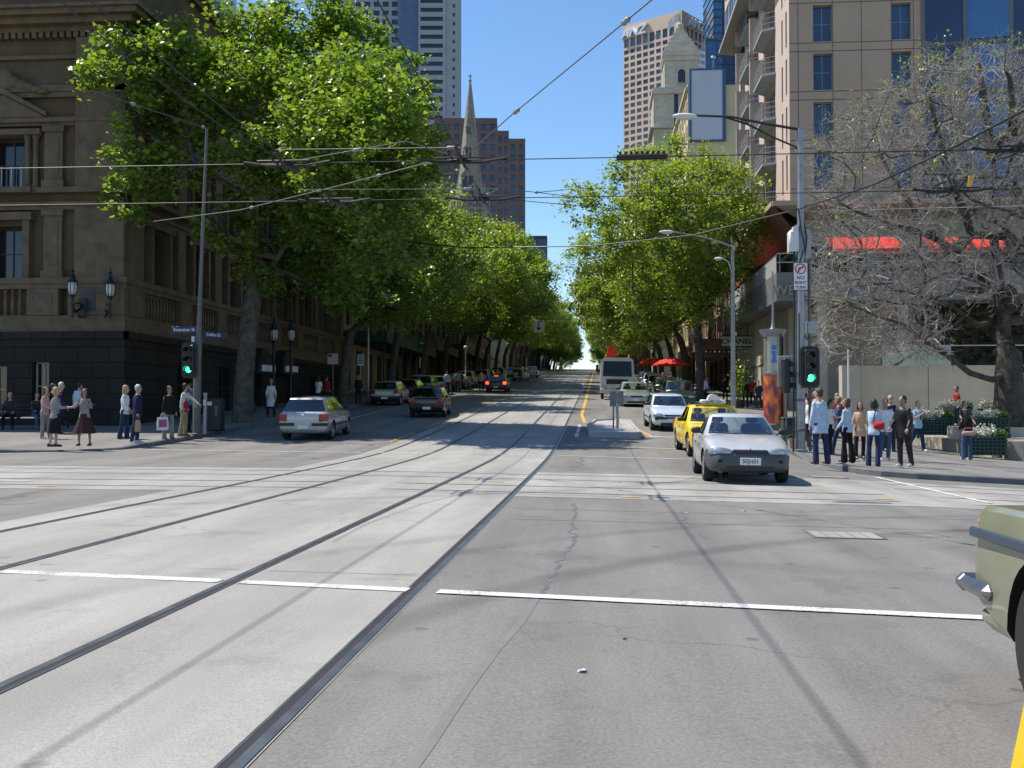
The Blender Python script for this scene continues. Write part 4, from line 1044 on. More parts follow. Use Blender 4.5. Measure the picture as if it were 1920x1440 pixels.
# terrace retaining wall, planters and steps in front of the hotel
wx0, wy0 = at(1612, 53); wtop = hz(687, 54)
rw = thing('retaining_wall', 'long plain concrete wall behind the flower planters', 'wall', (wx0, wy0, ground(wx0, wy0)-1))
h_ = wtop-rw.location.z
a = MB(); a.box(0,0,0,30,.5,h_); a.build('wall_panel', M_conc2, rw)
a = MB(); a.box(-.9,-.12,0,-.01,.6,h_+.02); a.build('end_pier', mat('pier_concrete', (.42,.40,.35), .85, var=.1), rw)
a = MB()
for k in range(1,9): a.box(k*3.4-.015,-.012,.2,k*3.4+.015,-.001,h_-.05)
a.build('panel_joints', M_joint, rw)
a = MB(); a.box(1.2,.2,h_,4.6,.23,h_+1.0); a.build('glass_balustrade', glass('clear_balustrade', (.62,.70,.74), .06), rw)
a = MB(); a.tube([(1.2,.215,h_+1.02),(30,.215,h_+1.02)], .03, 6); a.build('handrail', M_gframe, rw)
gp_ = thing('slim_mast', 'slim white pole standing at the left end of the concrete wall', 'pole', (*at(1591, 52), 0)); gp_.location.z = pave(gp_.location.x, gp_.location.y)
a = MB(); a.tube([(0,0,0),(0,0,hz(655,52)-gp_.location.z)], .045, 8); a.lathe([(.14,0),(.14,.02),(.05,.04)],10); a.build('pole', M_signw, gp_)
# ================================================================== vehicles
def paint(name, col, metal=.0, rough=.28):
    if name in MATS: return MATS[name]
    m, t, b = nt(name); L = t.links
    g = N(t, 'ShaderNodeTexCoord'); n = N(t, 'ShaderNodeTexNoise'); n.inputs['Scale'].default_value = 2.2; n.inputs['Detail'].default_value = 6; L.new(g.outputs['Object'], n.inputs['Vector'])
    r = N(t, 'ShaderNodeValToRGB'); r.color_ramp.elements[0].position = .3; r.color_ramp.elements[1].position = .7
    r.color_ramp.elements[0].color = c4([c*.9 for c in col]); r.color_ramp.elements[1].color = c4([min(1,c*1.06) for c in col])
    L.new(n.outputs['Fac'], r.inputs[0]); L.new(r.outputs[0], b.inputs['Base Color'])
    b.inputs['Metallic'].default_value = metal; b.inputs['Roughness'].default_value = rough
    mr = N(t, 'ShaderNodeMapRange'); mr.inputs['To Min'].default_value = rough*.8; mr.inputs['To Max'].default_value = rough*1.4; L.new(n.outputs['Fac'], mr.inputs[0]); L.new(mr.outputs[0], b.inputs['Roughness'])
    b.inputs['Coat Weight'].default_value = .7; b.inputs['Coat Roughness'].default_value = .06
    MATS[name] = m; return m
P_silver = paint('silver_paint', (.58,.59,.60), .40, .34); P_silver2 = paint('champagne_paint', (.42,.42,.40), .55, .34); P_white = paint('pale_blue_paint', (.60,.66,.72), .2)
P_yellow = paint('taxi_yellow_paint', (.80,.58,.03), 0, .32); P_black = paint('black_car_paint', (.006,.006,.007), 0, .25); P_navy = paint('navy_paint', (.018,.03,.075), .3); P_green = paint('dark_green_paint', (.02,.05,.04), .3)
P_teal = paint('teal_paint', (.06,.13,.13), .4); P_red = paint('red_paint', (.28,.02,.015), .2); P_olive = paint('olive_paint', (.195,.20,.13), .0, .36); P_gm = paint('silver_green_paint', (.34,.38,.36), .5)
P_truck = paint('truck_white_paint', (.58,.57,.52), 0, .4)
M_cgl = glass('car_glass', (.66,.73,.71), .05); M_cgld = glass('tinted_car_glass', (.12,.15,.15), .10)
M_tyre = mat('tyre_rubber', (.018,.018,.018), .85, var=.25, bump=.2, bscale=30); M_rim = mat('alloy_rim', (.42,.43,.45), .35, .85, var=.1); M_plas = mat('black_plastic', (.022,.022,.024), .6); M_bump = mat('grey_plastic_bumper', (.06,.066,.075), .55)
M_chrome = mat('chrome', (.62,.63,.65), .14, 1., var=.06); M_lens = mat('headlamp_lens', (.34,.37,.42), .06, .55, var=.45, scale=11, coat=1.); M_red_l = mat('tail_lamp_red', (.30,.012,.01), .15, var=.2, scale=14, coat=1.); M_amber = mat('amber_lamp', (.55,.17,.02), .18, coat=1.)
M_brake = emis('lit_brake_lamp', (1,.06,.03), 3.0); M_seat = mat('car_seat_cloth', (.05,.05,.055), .9); M_plate = mat('number_plate', (.66,.68,.66), .45, var=.05); M_well = mat('wheel_well', (.008,.008,.008), .95)
M_navyp = mat('navy_lettering', (.02,.03,.09), .5)

SPEC = {
 'coupe': dict(L=4.12,W=1.63,H=1.325,wb=2.5,wr=.295,yw=-.02,st=[(-.5,.42,.66,.74),(-.487,.32,.90,.88),(-.44,.22,.955,.955),(-.30,.18,.965,1),(-.02,.18,.90,1),(.17,.18,.885,1),(.30,.18,.83,.985),(.41,.19,.735,.94),(.47,.22,.655,.85),(.493,.29,.56,.74),(.5,.34,.50,.66)],
    cab=dict(wf=.205,wfc=.115,rf=.00,rfc=-.035,rr=-.21,rrc=-.20,bf=-.36,bfc=-.315,bp=[-.10],belt=.885,hb=.075,hr=.26)),
 'sedan': dict(L=4.92,W=1.87,H=1.45,wb=2.79,wr=.325,yw=0.,st=[(-.5,.42,.70,.78),(-.49,.32,.93,.90),(-.45,.22,1.0,.96),(-.31,.18,1.01,1),(-.03,.18,.95,1),(.17,.18,.93,1),(.30,.18,.88,.985),(.42,.2,.79,.93),(.475,.23,.69,.85),(.493,.3,.58,.76),(.5,.36,.51,.68)],
    cab=dict(wf=.195,wfc=.125,rf=.03,rfc=.00,rr=-.19,rrc=-.18,bf=-.335,bfc=-.29,bp=[-.055],belt=.94,hb=.085,hr=.27)),
 'hatch': dict(L=4.15,W=1.735,H=1.455,wb=2.51,wr=.31,yw=-.01,st=[(-.5,.40,.72,.86),(-.493,.30,.93,.93),(-.47,.22,.97,.965),(-.33,.18,.97,1),(-.02,.18,.95,1),(.20,.18,.93,1),(.31,.18,.88,.985),(.42,.2,.79,.94),(.472,.24,.69,.86),(.494,.3,.58,.77),(.5,.36,.52,.7)],
    cab=dict(wf=.235,wfc=.165,rf=.06,rfc=.02,rr=-.395,rrc=-.38,bf=-.475,bfc=-.455,bp=[-.03,-.27],belt=.95,hb=.06,hr=.275)),
 'small': dict(L=3.81,W=1.64,H=1.43,wb=2.47,wr=.295,yw=-.01,st=[(-.5,.40,.72,.86),(-.49,.30,.93,.93),(-.46,.22,.98,.965),(-.33,.18,.98,1),(-.02,.18,.95,1),(.22,.18,.93,1),(.33,.18,.87,.98),(.43,.2,.77,.92),(.476,.24,.67,.83),(.494,.3,.57,.72),(.5,.36,.52,.62)],
    cab=dict(wf=.27,wfc=.19,rf=.08,rfc=.05,rr=-.36,rrc=-.34,bf=-.46,bfc=-.43,bp=[-.05],belt=.95,hb=.07,hr=.23)),
 'wagon': dict(L=4.6,W=1.8,H=1.62,wb=2.65,wr=.335,yw=0,st=[(-.5,.44,.76,.90),(-.495,.32,1.0,.95),(-.475,.24,1.06,.975),(-.33,.22,1.06,1),(-.02,.22,1.03,1),(.20,.22,1.01,1),(.31,.22,.97,.985),(.42,.24,.9,.95),(.475,.28,.78,.88),(.494,.34,.66,.8),(.5,.4,.58,.72)],
    cab=dict(wf=.22,wfc=.16,rf=.07,rfc=.04,rr=-.43,rrc=-.42,bf=-.485,bfc=-.47,bp=[-.02,-.24],belt=1.03,hb=.05,hr=.2)),
 'boxy': dict(L=4.8,W=1.71,H=1.44,wb=2.64,wr=.325,yw=-.05,hard=1,st=[(-.5,.44,.74,.955),(-.4985,.40,.835,.968),(-.492,.37,.875,.975),(-.44,.30,.885,.985),(-.30,.22,.895,1),(-.03,.2,.90,1),(.17,.2,.89,1),(.30,.2,.87,.99),(.43,.22,.83,.97),(.485,.28,.78,.95),(.496,.36,.7,.93),(.5,.42,.6,.9)],
    cab=dict(wf=.165,wfc=.14,rf=.035,rfc=.03,rr=-.19,rrc=-.19,bf=-.30,bfc=-.29,bp=[-.055],belt=.905,hb=.06,hr=.2)),
}
BODY = {}
def car_meshes(kind, split=None):
    key = (kind, split)
    if key in BODY: return BODY[key]
    S = SPEC[kind]; L, W, H = S['L'], S['W'], S['H']; hw = W/2
    rings = []
    for yf, zb, zt, k in S['st']:
        w_ = hw*k; y = yf*L; mid = zb+(zt-zb)*.52; sh = min(.05, (zt-zb)*.15); cr = .035 if -.3 < yf < .45 else .02
        if S.get('hard'): half = [(w_*.6,zb),(w_*.965,zb),(w_,zb+.05),(w_*1.004,mid),(w_*.992,zt-.10),(w_*.972,zt-.03),(w_*.94,zt-.004),(w_*.4,zt+.006)]
        else: half = [(w_*.62,zb),(w_*.93,zb+.02),(w_*1.0,zb+(zt-zb)*.22),(w_*1.025,mid),(w_*.995,zt-sh*1.9),(w_*.955,zt-sh*.5),(w_*.84,zt+cr*.3),(w_*.5,zt+cr)]
        rings.append([(x,y,z) for x,z in half]+[(-x,y,z) for x,z in reversed(half)])
    a = MB(); a.loft(rings, True, True); o = a.build('tmp', [M_plas], None, True)
    c = MB()
    wy = [S['yw']*L - S['wb']/2, S['yw']*L + S['wb']/2]
    for y in wy:
        for s in (-1,1):
            x0, x1 = sorted((s*(hw-.26), s*(hw+.3)))
            c.lathe([(S['wr']+.055,x0),(S['wr']+.055,x1)], 28, (0,y,S['wr']+.005), 0, True, axis='x')
    cu = c.build('cut', [M_well], None)
    if S.get('hard'): md = o.modifiers.new('v','BEVEL'); md.width = .02; md.segments = 3; md.limit_method = 'ANGLE'; md.angle_limit = rad(22)
    else: md = o.modifiers.new('s','SUBSURF'); md.levels = 2; md.render_levels = 2
    bm_ = o.modifiers.new('b','BOOLEAN'); bm_.operation = 'DIFFERENCE'; bm_.object = cu; bm_.solver = 'EXACT'
    try: bm_.material_mode = 'TRANSFER'
    except Exception: pass
    me = ev(o, (cu,)); bpy.data.objects.remove(o); bpy.data.objects.remove(cu)
    sharp(me, 40)
    me.polygons.foreach_set('use_smooth', [True]*len(me.polygons))
    # split front and rear bumpers away from the shell when they differ
    out = {'body': me}
    if split:
        for nm, test in split_tests(split, L).items():
            b2 = bmesh.new(); b2.from_mesh(out['body']); fs = [f for f in b2.faces if test(f.calc_center_median()) and f.material_index == 0]
            keep = set(f.index for f in fs); b3 = b2.copy(); b3.faces.ensure_lookup_table()
            bmesh.ops.delete(b3, geom=[f for f in b3.faces if f.index not in keep], context='FACES')
            m3 = bpy.data.meshes.new(nm); b3.to_mesh(m3); m3.materials.append(M_bump)
            bmesh.ops.delete(b2, geom=fs, context='FACES'); m2 = bpy.data.meshes.new('body'); b2.to_mesh(m2)
            for mm in out['body'].materials: m2.materials.append(mm)
            out['body'] = m2; out[nm] = m3; b2.free(); b3.free()
    # cabin
    cb = S['cab']; zb = cb['belt']-.015; zt = H-.045
    wb_, wr_ = hw-cb['hb'], hw-cb['hr']
    def pt(fx, yb, yr): return ((fx*wb_, yb*L), (fx*wr_, yr*L))
    half = [(pt(0,cb['wf'],cb['rf']),'W'),(pt(.5,lerp(cb['wf'],cb['wfc'],.22),lerp(cb['rf'],cb['rfc'],.22)),'W'),(pt(.90,lerp(cb['wf'],cb['wfc'],.72),lerp(cb['rf'],cb['rfc'],.72)),'P')]
    half.append((pt(1.0,cb['wfc']-.02,cb['rfc']-.022),'S'))
    for b in cb['bp']:
        half.append((pt(1.0,b+.012,b+.008),'P')); half.append((pt(1.0,b-.012,b-.012),'S'))
    half.append((pt(1.0,cb['bfc']+.05,cb['rrc']+.035),'P')); half.append((pt(.92,lerp(cb['bf'],cb['bfc'],.7),lerp(cb['rr'],cb['rrc'],.7)),'R')); half.append((pt(.5,lerp(cb['bf'],cb['bfc'],.2),lerp(cb['rr'],cb['rrc'],.2)),'R')); half.append((pt(0,cb['bf'],cb['rr']),'R'))
    per = [p for p, k in half]; seg = [k for p, k in half][:-1]
    mir = [((-b[0],b[1]),(-r[0],r[1])) for b, r in reversed(per[1:-1])]; per2 = per+mir; seg2 = seg+list(reversed(seg))
    n = len(per2); lv = [0,.09,.91,1]
    def lp(i, t):
        (bx,by),(rx,ry) = per2[i]; bul = .018*math.sin(PI*t)
        x = lerp(bx,rx,t); x += bul*(1 if x > .05 else -1 if x < -.05 else 0); return (x, lerp(by,ry,t), lerp(zb,zt,t))
    shell = MB(); gl = {'windscreen':MB(),'rear_window':MB(),'side_window':[]}
    for li in range(3):
        for i in range(n):
            j = (i+1)%n; q = [lp(i,lv[li]),lp(j,lv[li]),lp(j,lv[li+1]),lp(i,lv[li+1])]
            if li == 1 and seg2[i] != 'P':
                if seg2[i] == 'W': gl['windscreen'].poly(q)
                elif seg2[i] == 'R': gl['rear_window'].poly(q)
                else:
                    m1 = MB(); m1.poly(q); gl['side_window'].append(m1)
            else: shell.poly(q)
    top = [lp(i,1) for i in range(n)]; cx = 0; cy = (cb['rf']+cb['rr'])/2*L; prev = top
    for s, dz in ((.93,.018),(.7,.036),(.3,.045)):
        nx_ = [(p[0]*s, cy+(p[1]-cy)*s, zt+dz) for p in top]
        for i in range(n): j = (i+1)%n; shell.poly([prev[i],prev[j],nx_[j],nx_[i]])
        prev = nx_
    shell.poly(prev)
    sm = shell.mesh('cabin', [M_plas], True); b = bmesh.new(); b.from_mesh(sm); bmesh.ops.remove_doubles(b, verts=b.verts, dist=.002); bmesh.ops.recalc_face_normals(b, faces=b.faces); b.to_mesh(sm); b.free(); sharp(sm, 50)
    out['cabin'] = sm
    for k in ('windscreen','rear_window'):
        g = gl[k].mesh(k, [M_cgl], True); b = bmesh.new(); b.from_mesh(g); bmesh.ops.remove_doubles(b, verts=b.verts, dist=.002); bmesh.ops.recalc_face_normals(b, faces=b.faces); b.to_mesh(g); b.free(); out[k] = g
    out['side_window'] = [m1.mesh('side_window', [M_cgl]) for m1 in gl['side_window']]
    # furniture of the cabin
    it = MB(); yf = cb['wfc']*L; it.box(-wb_+.07, cb['bfc']*L+.05, zb-.002, wb_-.07, yf-.02, zb+.012); out['parcel'] = it.mesh('cabin_floor', [M_seat])
    st = MB()
    out['seat'] = []
    for sx in (-.36,.36):
        st = MB(); y0 = (cb['rf']-.075)*L - .35
        st.rbox(sx-.22,y0-.08,zb-.1,sx+.22,y0+.1,zb+.24,.05); st.rbox(sx-.12,y0-.06,zb+.26,sx+.12,y0+.04,zb+.40,.03); st.tube([(sx,y0,zb+.2),(sx,y0,zb+.3)],.02,5)
        out['seat'].append(st.mesh('seat', [M_seat]))
    ds = MB(); yd = cb['wfc']*L; ds.rbox(-wb_+.1,yd-.28,zb-.05,wb_-.1,yd-.03,zb+.055,.02); out['dash'] = ds.mesh('dashboard', [M_plas])
    sw = MB(); ring = [(.36+.18*math.cos(q*PI/8), yd-.40-.04*math.sin(q*PI/8), zb-.02+.18*math.sin(q*PI/8)) for q in range(17)]
    sw.tube(ring, .016, 6); sw.tube([(.36,yd-.40,zb-.02),(.36,yd-.2,zb-.06)], .03, 6); out['wheel'] = sw.mesh('steering_wheel', [M_plas])
    out['wy'] = wy; BODY[key] = out; return out
def split_tests(split, L):
    d = {}
    if 'f' in split: d['front_bumper'] = lambda c: c.y > .36*L and c.z < .62 and c.z > .1
    if 'r' in split: d['rear_bumper'] = lambda c: c.y < -.40*L and c.z < .56
    return d
WHL = {}
def wheel_mesh(r, spokes=5, hub=False):
    key = (r, spokes, hub)
    if key in WHL: return WHL[key]
    a = MB(); a.lathe([(r*.64,-.085),(r*.93,-.1),(r,-.07),(r,.07),(r*.93,.1),(r*.66,.088),(r*.62,.02),(r*.62,-.085)], 28, axis='x', caps=False)
    b = MB(); b.lathe([(r*.66,.075),(r*.64,.092),(r*.58,.08),(r*.57,.03)], 28, axis='x', caps=False)
    if spokes:
        for k in range(spokes):
            M = Matrix.Rotation(2*PI*k/spokes, 4, 'X'); b.box(.035,-.035,.02,.075,.035,r*.6,0,M)
        b.lathe([(.001,.085),(.055,.082),(.06,.03)], 12, axis='x', caps=False); b.lathe([(r*.57,.03),(.02,.028)], 20, axis='x', m=1, caps=False)
    else: b.lathe([(r*.58,.06),(r*.45,.085),(r*.3,.075),(.06,.085),(.001,.085)], 24, axis='x', caps=False)
    WHL[key] = (a.mesh('wheel', [M_tyre], True), b.mesh('rim', [M_rim, M_well], True)); sharp(WHL[key][0],50); sharp(WHL[key][1],35); return WHL[key]
def place(t, x, y, rz, L):
    f = Vector((-math.sin(rz), math.cos(rz))); r = Vector((f.y, -f.x))
    z = lambda a, b: ground(x+f.x*a+r.x*b, y+f.y*a+r.y*b)
    t.location = (x, y, (z(L*.28,0)+z(-L*.28,0))/2+.009)
    t.rotation_euler = (math.atan2(z(L*.28,0)-z(-L*.28,0), L*.56), -math.atan2(z(0,.7)-z(0,-.7), 1.4), rz)
def pick(me, m, slot=0):
    me = me.copy(); me.materials[slot] = m; return me
def car(name, label, cat, kind, x, y, rz, pt, group=None, split=None, bump=None, lights='e', grille=True, glassm=None, spokes=5, plate='', trim=True, mirror=None, tail=(.10,.14), brake=False, head=(.19,.075), plate_r='', extra=None):
    S = SPEC[kind]; L, W = S['L'], S['W']; hw = W/2; M = car_meshes(kind, split); t = thing(name, label, cat, (0,0,0), 0, group); gm = glassm or M_cgl
    bd = link('body', pick(M['body'], pt), t)
    for nm in ('front_bumper','rear_bumper'):
        if nm in M: link(nm, pick(M[nm], bump or M_bump), t)
    link('cabin', pick(M['cabin'], pt), t)
    link('windscreen', pick(M['windscreen'], gm), t); link('rear_window', pick(M['rear_window'], gm), t)
    sw_ = []
    for m1 in M['side_window']: link('side_window', pick(m1, gm), t)
    link('cabin_floor', M['parcel'], t)
    for m1 in M['seat']: link('seat', m1, t)
    link('dashboard', M['dash'], t); link('steering_wheel', M['wheel'], t)
    tw_, rw_ = wheel_mesh(S['wr'], spokes)
    for yw in M['wy']:
        for s in (-1,1):
            o = link('wheel', tw_, t, (s*(hw-.115), yw, S['wr'])); o.rotation_euler = (0, 0, 0 if s > 0 else PI); link('rim', rw_, o)
    yN = lambda fx, z, front: None
    # lamps sit in the corners of the nose and tail
    st = S['st']; zf = lerp(st[-3][2], st[-2][2], .35); yfr = L*.5
    for s in (-1,1):
        h = MB(); hl, hh = head; h.ell((0,0,0), (hl+.03,.135,hh), 18, 12); 
        Mx = Matrix.Translation((s*hw*.66, yfr-.155, zf-.03)) @ Matrix.Rotation(-s*.36,4,'Z') @ Matrix.Rotation(.30,4,'X')
        h2 = MB(); h2.add(h.v, h.f, 0, Mx); h2.build('headlight', M_lens, t, smooth=True)
        tl = MB(); a_, b_ = tail
        tl.rbox(-a_,-.06,-b_,a_,.06,b_,.03,0, Matrix.Translation((s*(hw*.955-a_*.95), -L*.5+(.05 if kind != 'coupe' else .07), st[1][2]-b_*1.2)) @ Matrix.Rotation(s*.22,4,'Z')); tl.build('taillight', M_brake if brake else M_red_l, t)
    if grille:
        g = MB(); zg = zf-.02; g.rbox(-hw*.40,yfr-.16,zg-.06,hw*.40,yfr-.028,zg+.045,.02); g.build('grille', M_plas, t)
        g = MB(); g.rbox(-hw*.55,yfr-.14,.24,hw*.55,yfr-.008,.36,.02); g.build('lower_grille', M_plas, t)
    for front in (1,0):
        p = MB(); yy = yfr+.012 if front else -L*.5-.02; zz = .43 if front else (.62 if kind in ('coupe','sedan','boxy') else .46)
        p.rbox(-.19,-.008,-.066,.19,.008,.066,.004,0,Matrix.Translation((0,yy,zz))); po = p.build('number_plate', M_plate, t)
        tx_ = plate if front else plate_r
        if tx_: text(tx_, po, (0, yy+(.0095 if front else -.0095), zz), .105, M_navyp, (PI/2,0,PI) if front else (PI/2,0,0), .001, .002, squeeze=.88)
    cb = S['cab']
    for s in (-1,1):
        m_ = MB(); m_.rbox(-.10,-.055,-.065,.10,.055,.065,.035,0,Matrix.Translation((s*(hw+.06), (cb['wfc']-.045)*L, cb['belt']+.085)) @ Matrix.Rotation(-s*.15,4,'Z')); m_.tube([(s*(hw-.09),(cb['wfc']-.05)*L,cb['belt']+.02),(s*(hw+.03),(cb['wfc']-.045)*L,cb['belt']+.06)],.022,6); m_.build('side_mirror', mirror or M_plas, t, angle=40)
        for b_ in ([cb['bp'][0]-.03]+([cb['bp'][1]-.01] if len(cb['bp']) > 1 else [])):
            h = MB(); h.rbox(-.012,-.09,-.016,.012,.09,.016,.008,0,Matrix.Translation((s*(hw*1.0),b_*L-.02,cb['belt']-.16))); h.build('door_handle', mirror or M_plas, t)
        if trim:
            y0, y1 = -S['wb']/2+S['wr']+.1+S['yw']*L, S['wb']/2-S['wr']-.1+S['yw']*L
            h = MB(); h.rbox(s*hw*1.006-.012,y0,.47,s*hw*1.006+.014,y1,.53,.008); h.build('side_trim', M_plas, t)
        sm_ = MB()
        for yb in [cb['bp'][0]-.005]+[cb['wfc']-.02]: sm_.box(s*hw*1.012-.004 if s > 0 else s*hw*1.012, yb*L-.006, .30, s*hw*1.012 if s > 0 else s*hw*1.012+.004, yb*L+.006, cb['belt']-.16)
        sm_.build('door_seam', M_well, t)
    wp = MB()
    for xa in (-.55,.05): wp.tube([(xa,(cb['wf'])*L-.0,cb['belt']+.03),(xa+.5,(cb['wf']-.012)*L,cb['belt']+.055)],.009,5)
    wp.build('wiper', M_plas, t)
    place(t, x, y, rz, L); return t
AWAY, TOWARD = 0, PI
PX = lambda px, py: foot(px, py)
FRONTKIDS = []
mir = car('parked_coupe', 'silver two door car with dark grey bumpers at the front of the queue', 'car', 'coupe', 2.87, 21.75, TOWARD-rad(1), P_silver, None, 'fr', M_bump, plate='SGJ·651', spokes=7, trim=False, head=(.215,.082))
mir.name = 'coupe_car'
b = MB(); b.prism([(-.05,0),(.05,0),(0,.075)], 4.12/2-.02, 4.12/2+.012, 'y', 0, Matrix.Translation((0,-.05,.60))); b.build('badge', M_red_l, mir)
b = MB(); b.rbox(-.60,1.94,.39,-.34,2.05,.47,.02); b.build('fog_lamp_recess', M_well, mir); b = MB(); b.rbox(.34,1.94,.39,.60,2.05,.47,.02); b.build('fog_lamp_recess', M_well, mir)
taxi = car('taxi', 'bright yellow taxi with a white roof sign behind the silver coupe', 'taxi', 'sedan', 3.42, 31.6, TOWARD+rad(2.5), P_yellow, None, None, trim=False, mirror=M_plas, spokes=0, head=(.2,.085))
b = MB(); b.rbox(-.38,-.12,1.485,.38,.12,1.60,.03); b.prism([(p[0],p[1]) for p in arc((0,1.60),.17,0,PI,12)], -.10, .10, 'y'); sg = b.build('roof_sign', M_signw, taxi, angle=40)
text('SILVER TOP', sg, (0,.124,1.54), .095, M_navyp, (PI/2,0,PI), .001, .002)
b = MB(); b.rbox(-.55,-.08,1.46,.55,.08,1.49,.01); b.build('sign_bar', M_plas, taxi)
clio = car('hatchback', 'pale blue white small hatchback waiting behind the taxi', 'car', 'small', 2.85, 43.3, TOWARD+rad(3), P_white, None, None, spokes=6, trim=True, head=(.2,.1))
b = MB(); b.rbox(-.7,1.80,.44,.7,1.905,.58,.03); b.build('bumper_strip', M_plas, clio)
fal = car('sedan_car', 'silver green sedan in the queue in front of the white truck', 'car', 'sedan', 2.2, 64.2, TOWARD+rad(2), P_gm, None, None, trim=False, spokes=6)
dk = car('sedan_car', 'dark green car parked at the right kerb beyond the small pale hatchback', 'car', 'wagon', 4.75, 62.0, TOWARD, P_green, None, None, trim=False)
golf = car('hatchback', 'silver five door hatchback with red tail lamps turning on the left', 'car', 'hatch', -9.9, 36.3, AWAY+rad(1.5), paint('mid_silver_paint', (.40,.42,.44), .5, .32), None, None, spokes=6, tail=(.15,.13), plate_r='', grille=True)
b = MB(); b.rbox(-.84,-2.125,.50,-.30,-2.05,.60,.01); b.rbox(.30,-2.125,.50,.84,-2.05,.60,.01); b.build('bumper_strip', M_plas, golf)
b = MB(); b.lathe([(.001,0),(.055,.006),(.05,.012),(.001,.014)],16,(0,-2.085,.86),axis='y'); b.build('badge', M_chrome, golf)
b = MB(); b.tube([(0,-1.80,.99),(.35,-1.84,1.02)],.011,5); b.build('rear_wiper', M_plas, golf)
blk = car('hatchback', 'black hatchback with red tail lamps driving up the hill in dappled shade', 'car', 'hatch', -8.1, 50.4, AWAY+rad(3), P_black, None, None, glassm=M_cgld, spokes=5, tail=(.16,.11), trim=False)
pk1 = car('hatchback', 'silver hatchback parked nearest at the left kerb', 'car', 'hatch', -12.5, 62.5, AWAY, P_silver2, 'cars parked along the left kerb', 'r', M_plas, tail=(.15,.10), trim=False)
wgn = car('wagon_car', 'tall silver wagon parked at the left kerb', 'car', 'wagon', -12.4, 74.5, AWAY, P_gm, 'cars parked along the left kerb', None, glassm=M_cgld, tail=(.09,.2), trim=False)
blu = car('sedan_car', 'dark blue sedan with lit brake lamps climbing the hill', 'car', 'hatch', -8.2, 86, AWAY, P_navy, None, None, brake=True, tail=(.13,.12), trim=False)
b = MB(); b.rbox(-.16,-1.74,1.335,.16,-1.70,1.37,.008); b.build('brake_light', M_brake, blu)
def parked(src, x, y, rz, pt, label, group='cars parked along the left kerb'):
    c = dup(src, (0,0,0), 0, label, group); 
    for ch in list(c.children):
        if ch.name.split('.')[0] in ('body','cabin'): ch.data = pick(ch.data, pt)
    place(c, x, y, rz, 4.4); return c
par = [(pk1,68.5,P_navy,'dark blue hatchback squeezed between the two silver cars parked on the left'),
 (pk1,80.5,P_teal,'teal hatchback parked behind the tall silver wagon'),(pk1,86.5,P_green,'dark green hatchback parked up the left kerb beside the braking sedan'),
 (pk1,92.5,P_navy,'blue hatchback parked up the left kerb past the braking sedan'),(wgn,98.5,P_silver,'silver wagon parked halfway up the left kerb'),
 (wgn,112,P_silver2,'champagne wagon parked past the street awning on the left'),(pk1,118,P_red,'red hatchback parked up the left kerb'),(pk1,124,P_black,'black hatchback parked far up the left kerb after the red one'),
 (wgn,131,P_teal,'teal wagon parked far up the left kerb'),(pk1,150,P_silver,'small looking silver hatchback parked far up the left kerb'),(wgn,158,P_navy,'navy wagon parked far up the left kerb'),(pk1,166,P_white,'pale hatchback parked last in the row before the crest')]
for s_, yy, p_, lab in par: parked(s_, -12.4, yy, AWAY, p_, lab)
parked(wgn, -9.4, 128, TOWARD, P_silver2, 'champagne wagon facing us far up the left lanes', 'cars far up the hill')
parked(wgn, -9.4, 150, AWAY, P_silver, 'silver wagon far up the left lanes near the yellow bollard', 'cars far up the hill')
for yy, p_, lab in ((74,P_black,'black car parked at the right kerb beside the truck'),(84,P_silver,'silver car parked at the right kerb past the red umbrella'),(92,P_white,'pale car parked at the right kerb up the hill'),(101,P_navy,'navy car parked at the right kerb up the hill')):
    parked(dk if p_ is P_black else wgn, 4.8, yy, TOWARD, p_, lab, 'cars parked along the right kerb')
parked(dk, .9, 190, TOWARD, P_black, 'tiny dark car coming over the crest', 'cars far up the hill')
# olive sedan cropped by the right edge
vol = car('sedan_car', 'olive green old sedan with a chrome bumper cropped at the right edge', 'car', 'boxy', 2.72, 3.05, TOWARD, P_olive, None, None, trim=False, mirror=M_chrome, spokes=0, tail=(.04,.09))
b = MB(); s_ = 1
for s in (-1,1):
    b = MB(); b.rbox(s*.862-.012,-2.36,.715,s*.862+.012,1.9,.765,.008); b.build('side_moulding', mat('navy_trim', (.06,.09,.13), .3, .5), vol)
b = MB(); b.rbox(-.885,-2.545,.42,.885,-2.45,.51,.03); 
for s in (-1,1): b.rbox(s*.85-.035,-2.50,.425,s*.85+.035,-2.12,.505,.03)
b.build('chrome_bumper', mat('aged_chrome', (.30,.31,.33), .22, .9, var=.3, scale=9), vol, angle=30)
b = MB(); b.rbox(-.82,-2.37,.26,.82,-2.0,.40,.05); b.build('valance', P_olive, vol)
for s in (-1,1):
    a = MB(); a.rbox(s*.755-.07,-2.412,.60,s*.755+.06,-2.36,.80,.01); a.build('indicator_lamp', M_amber, vol)

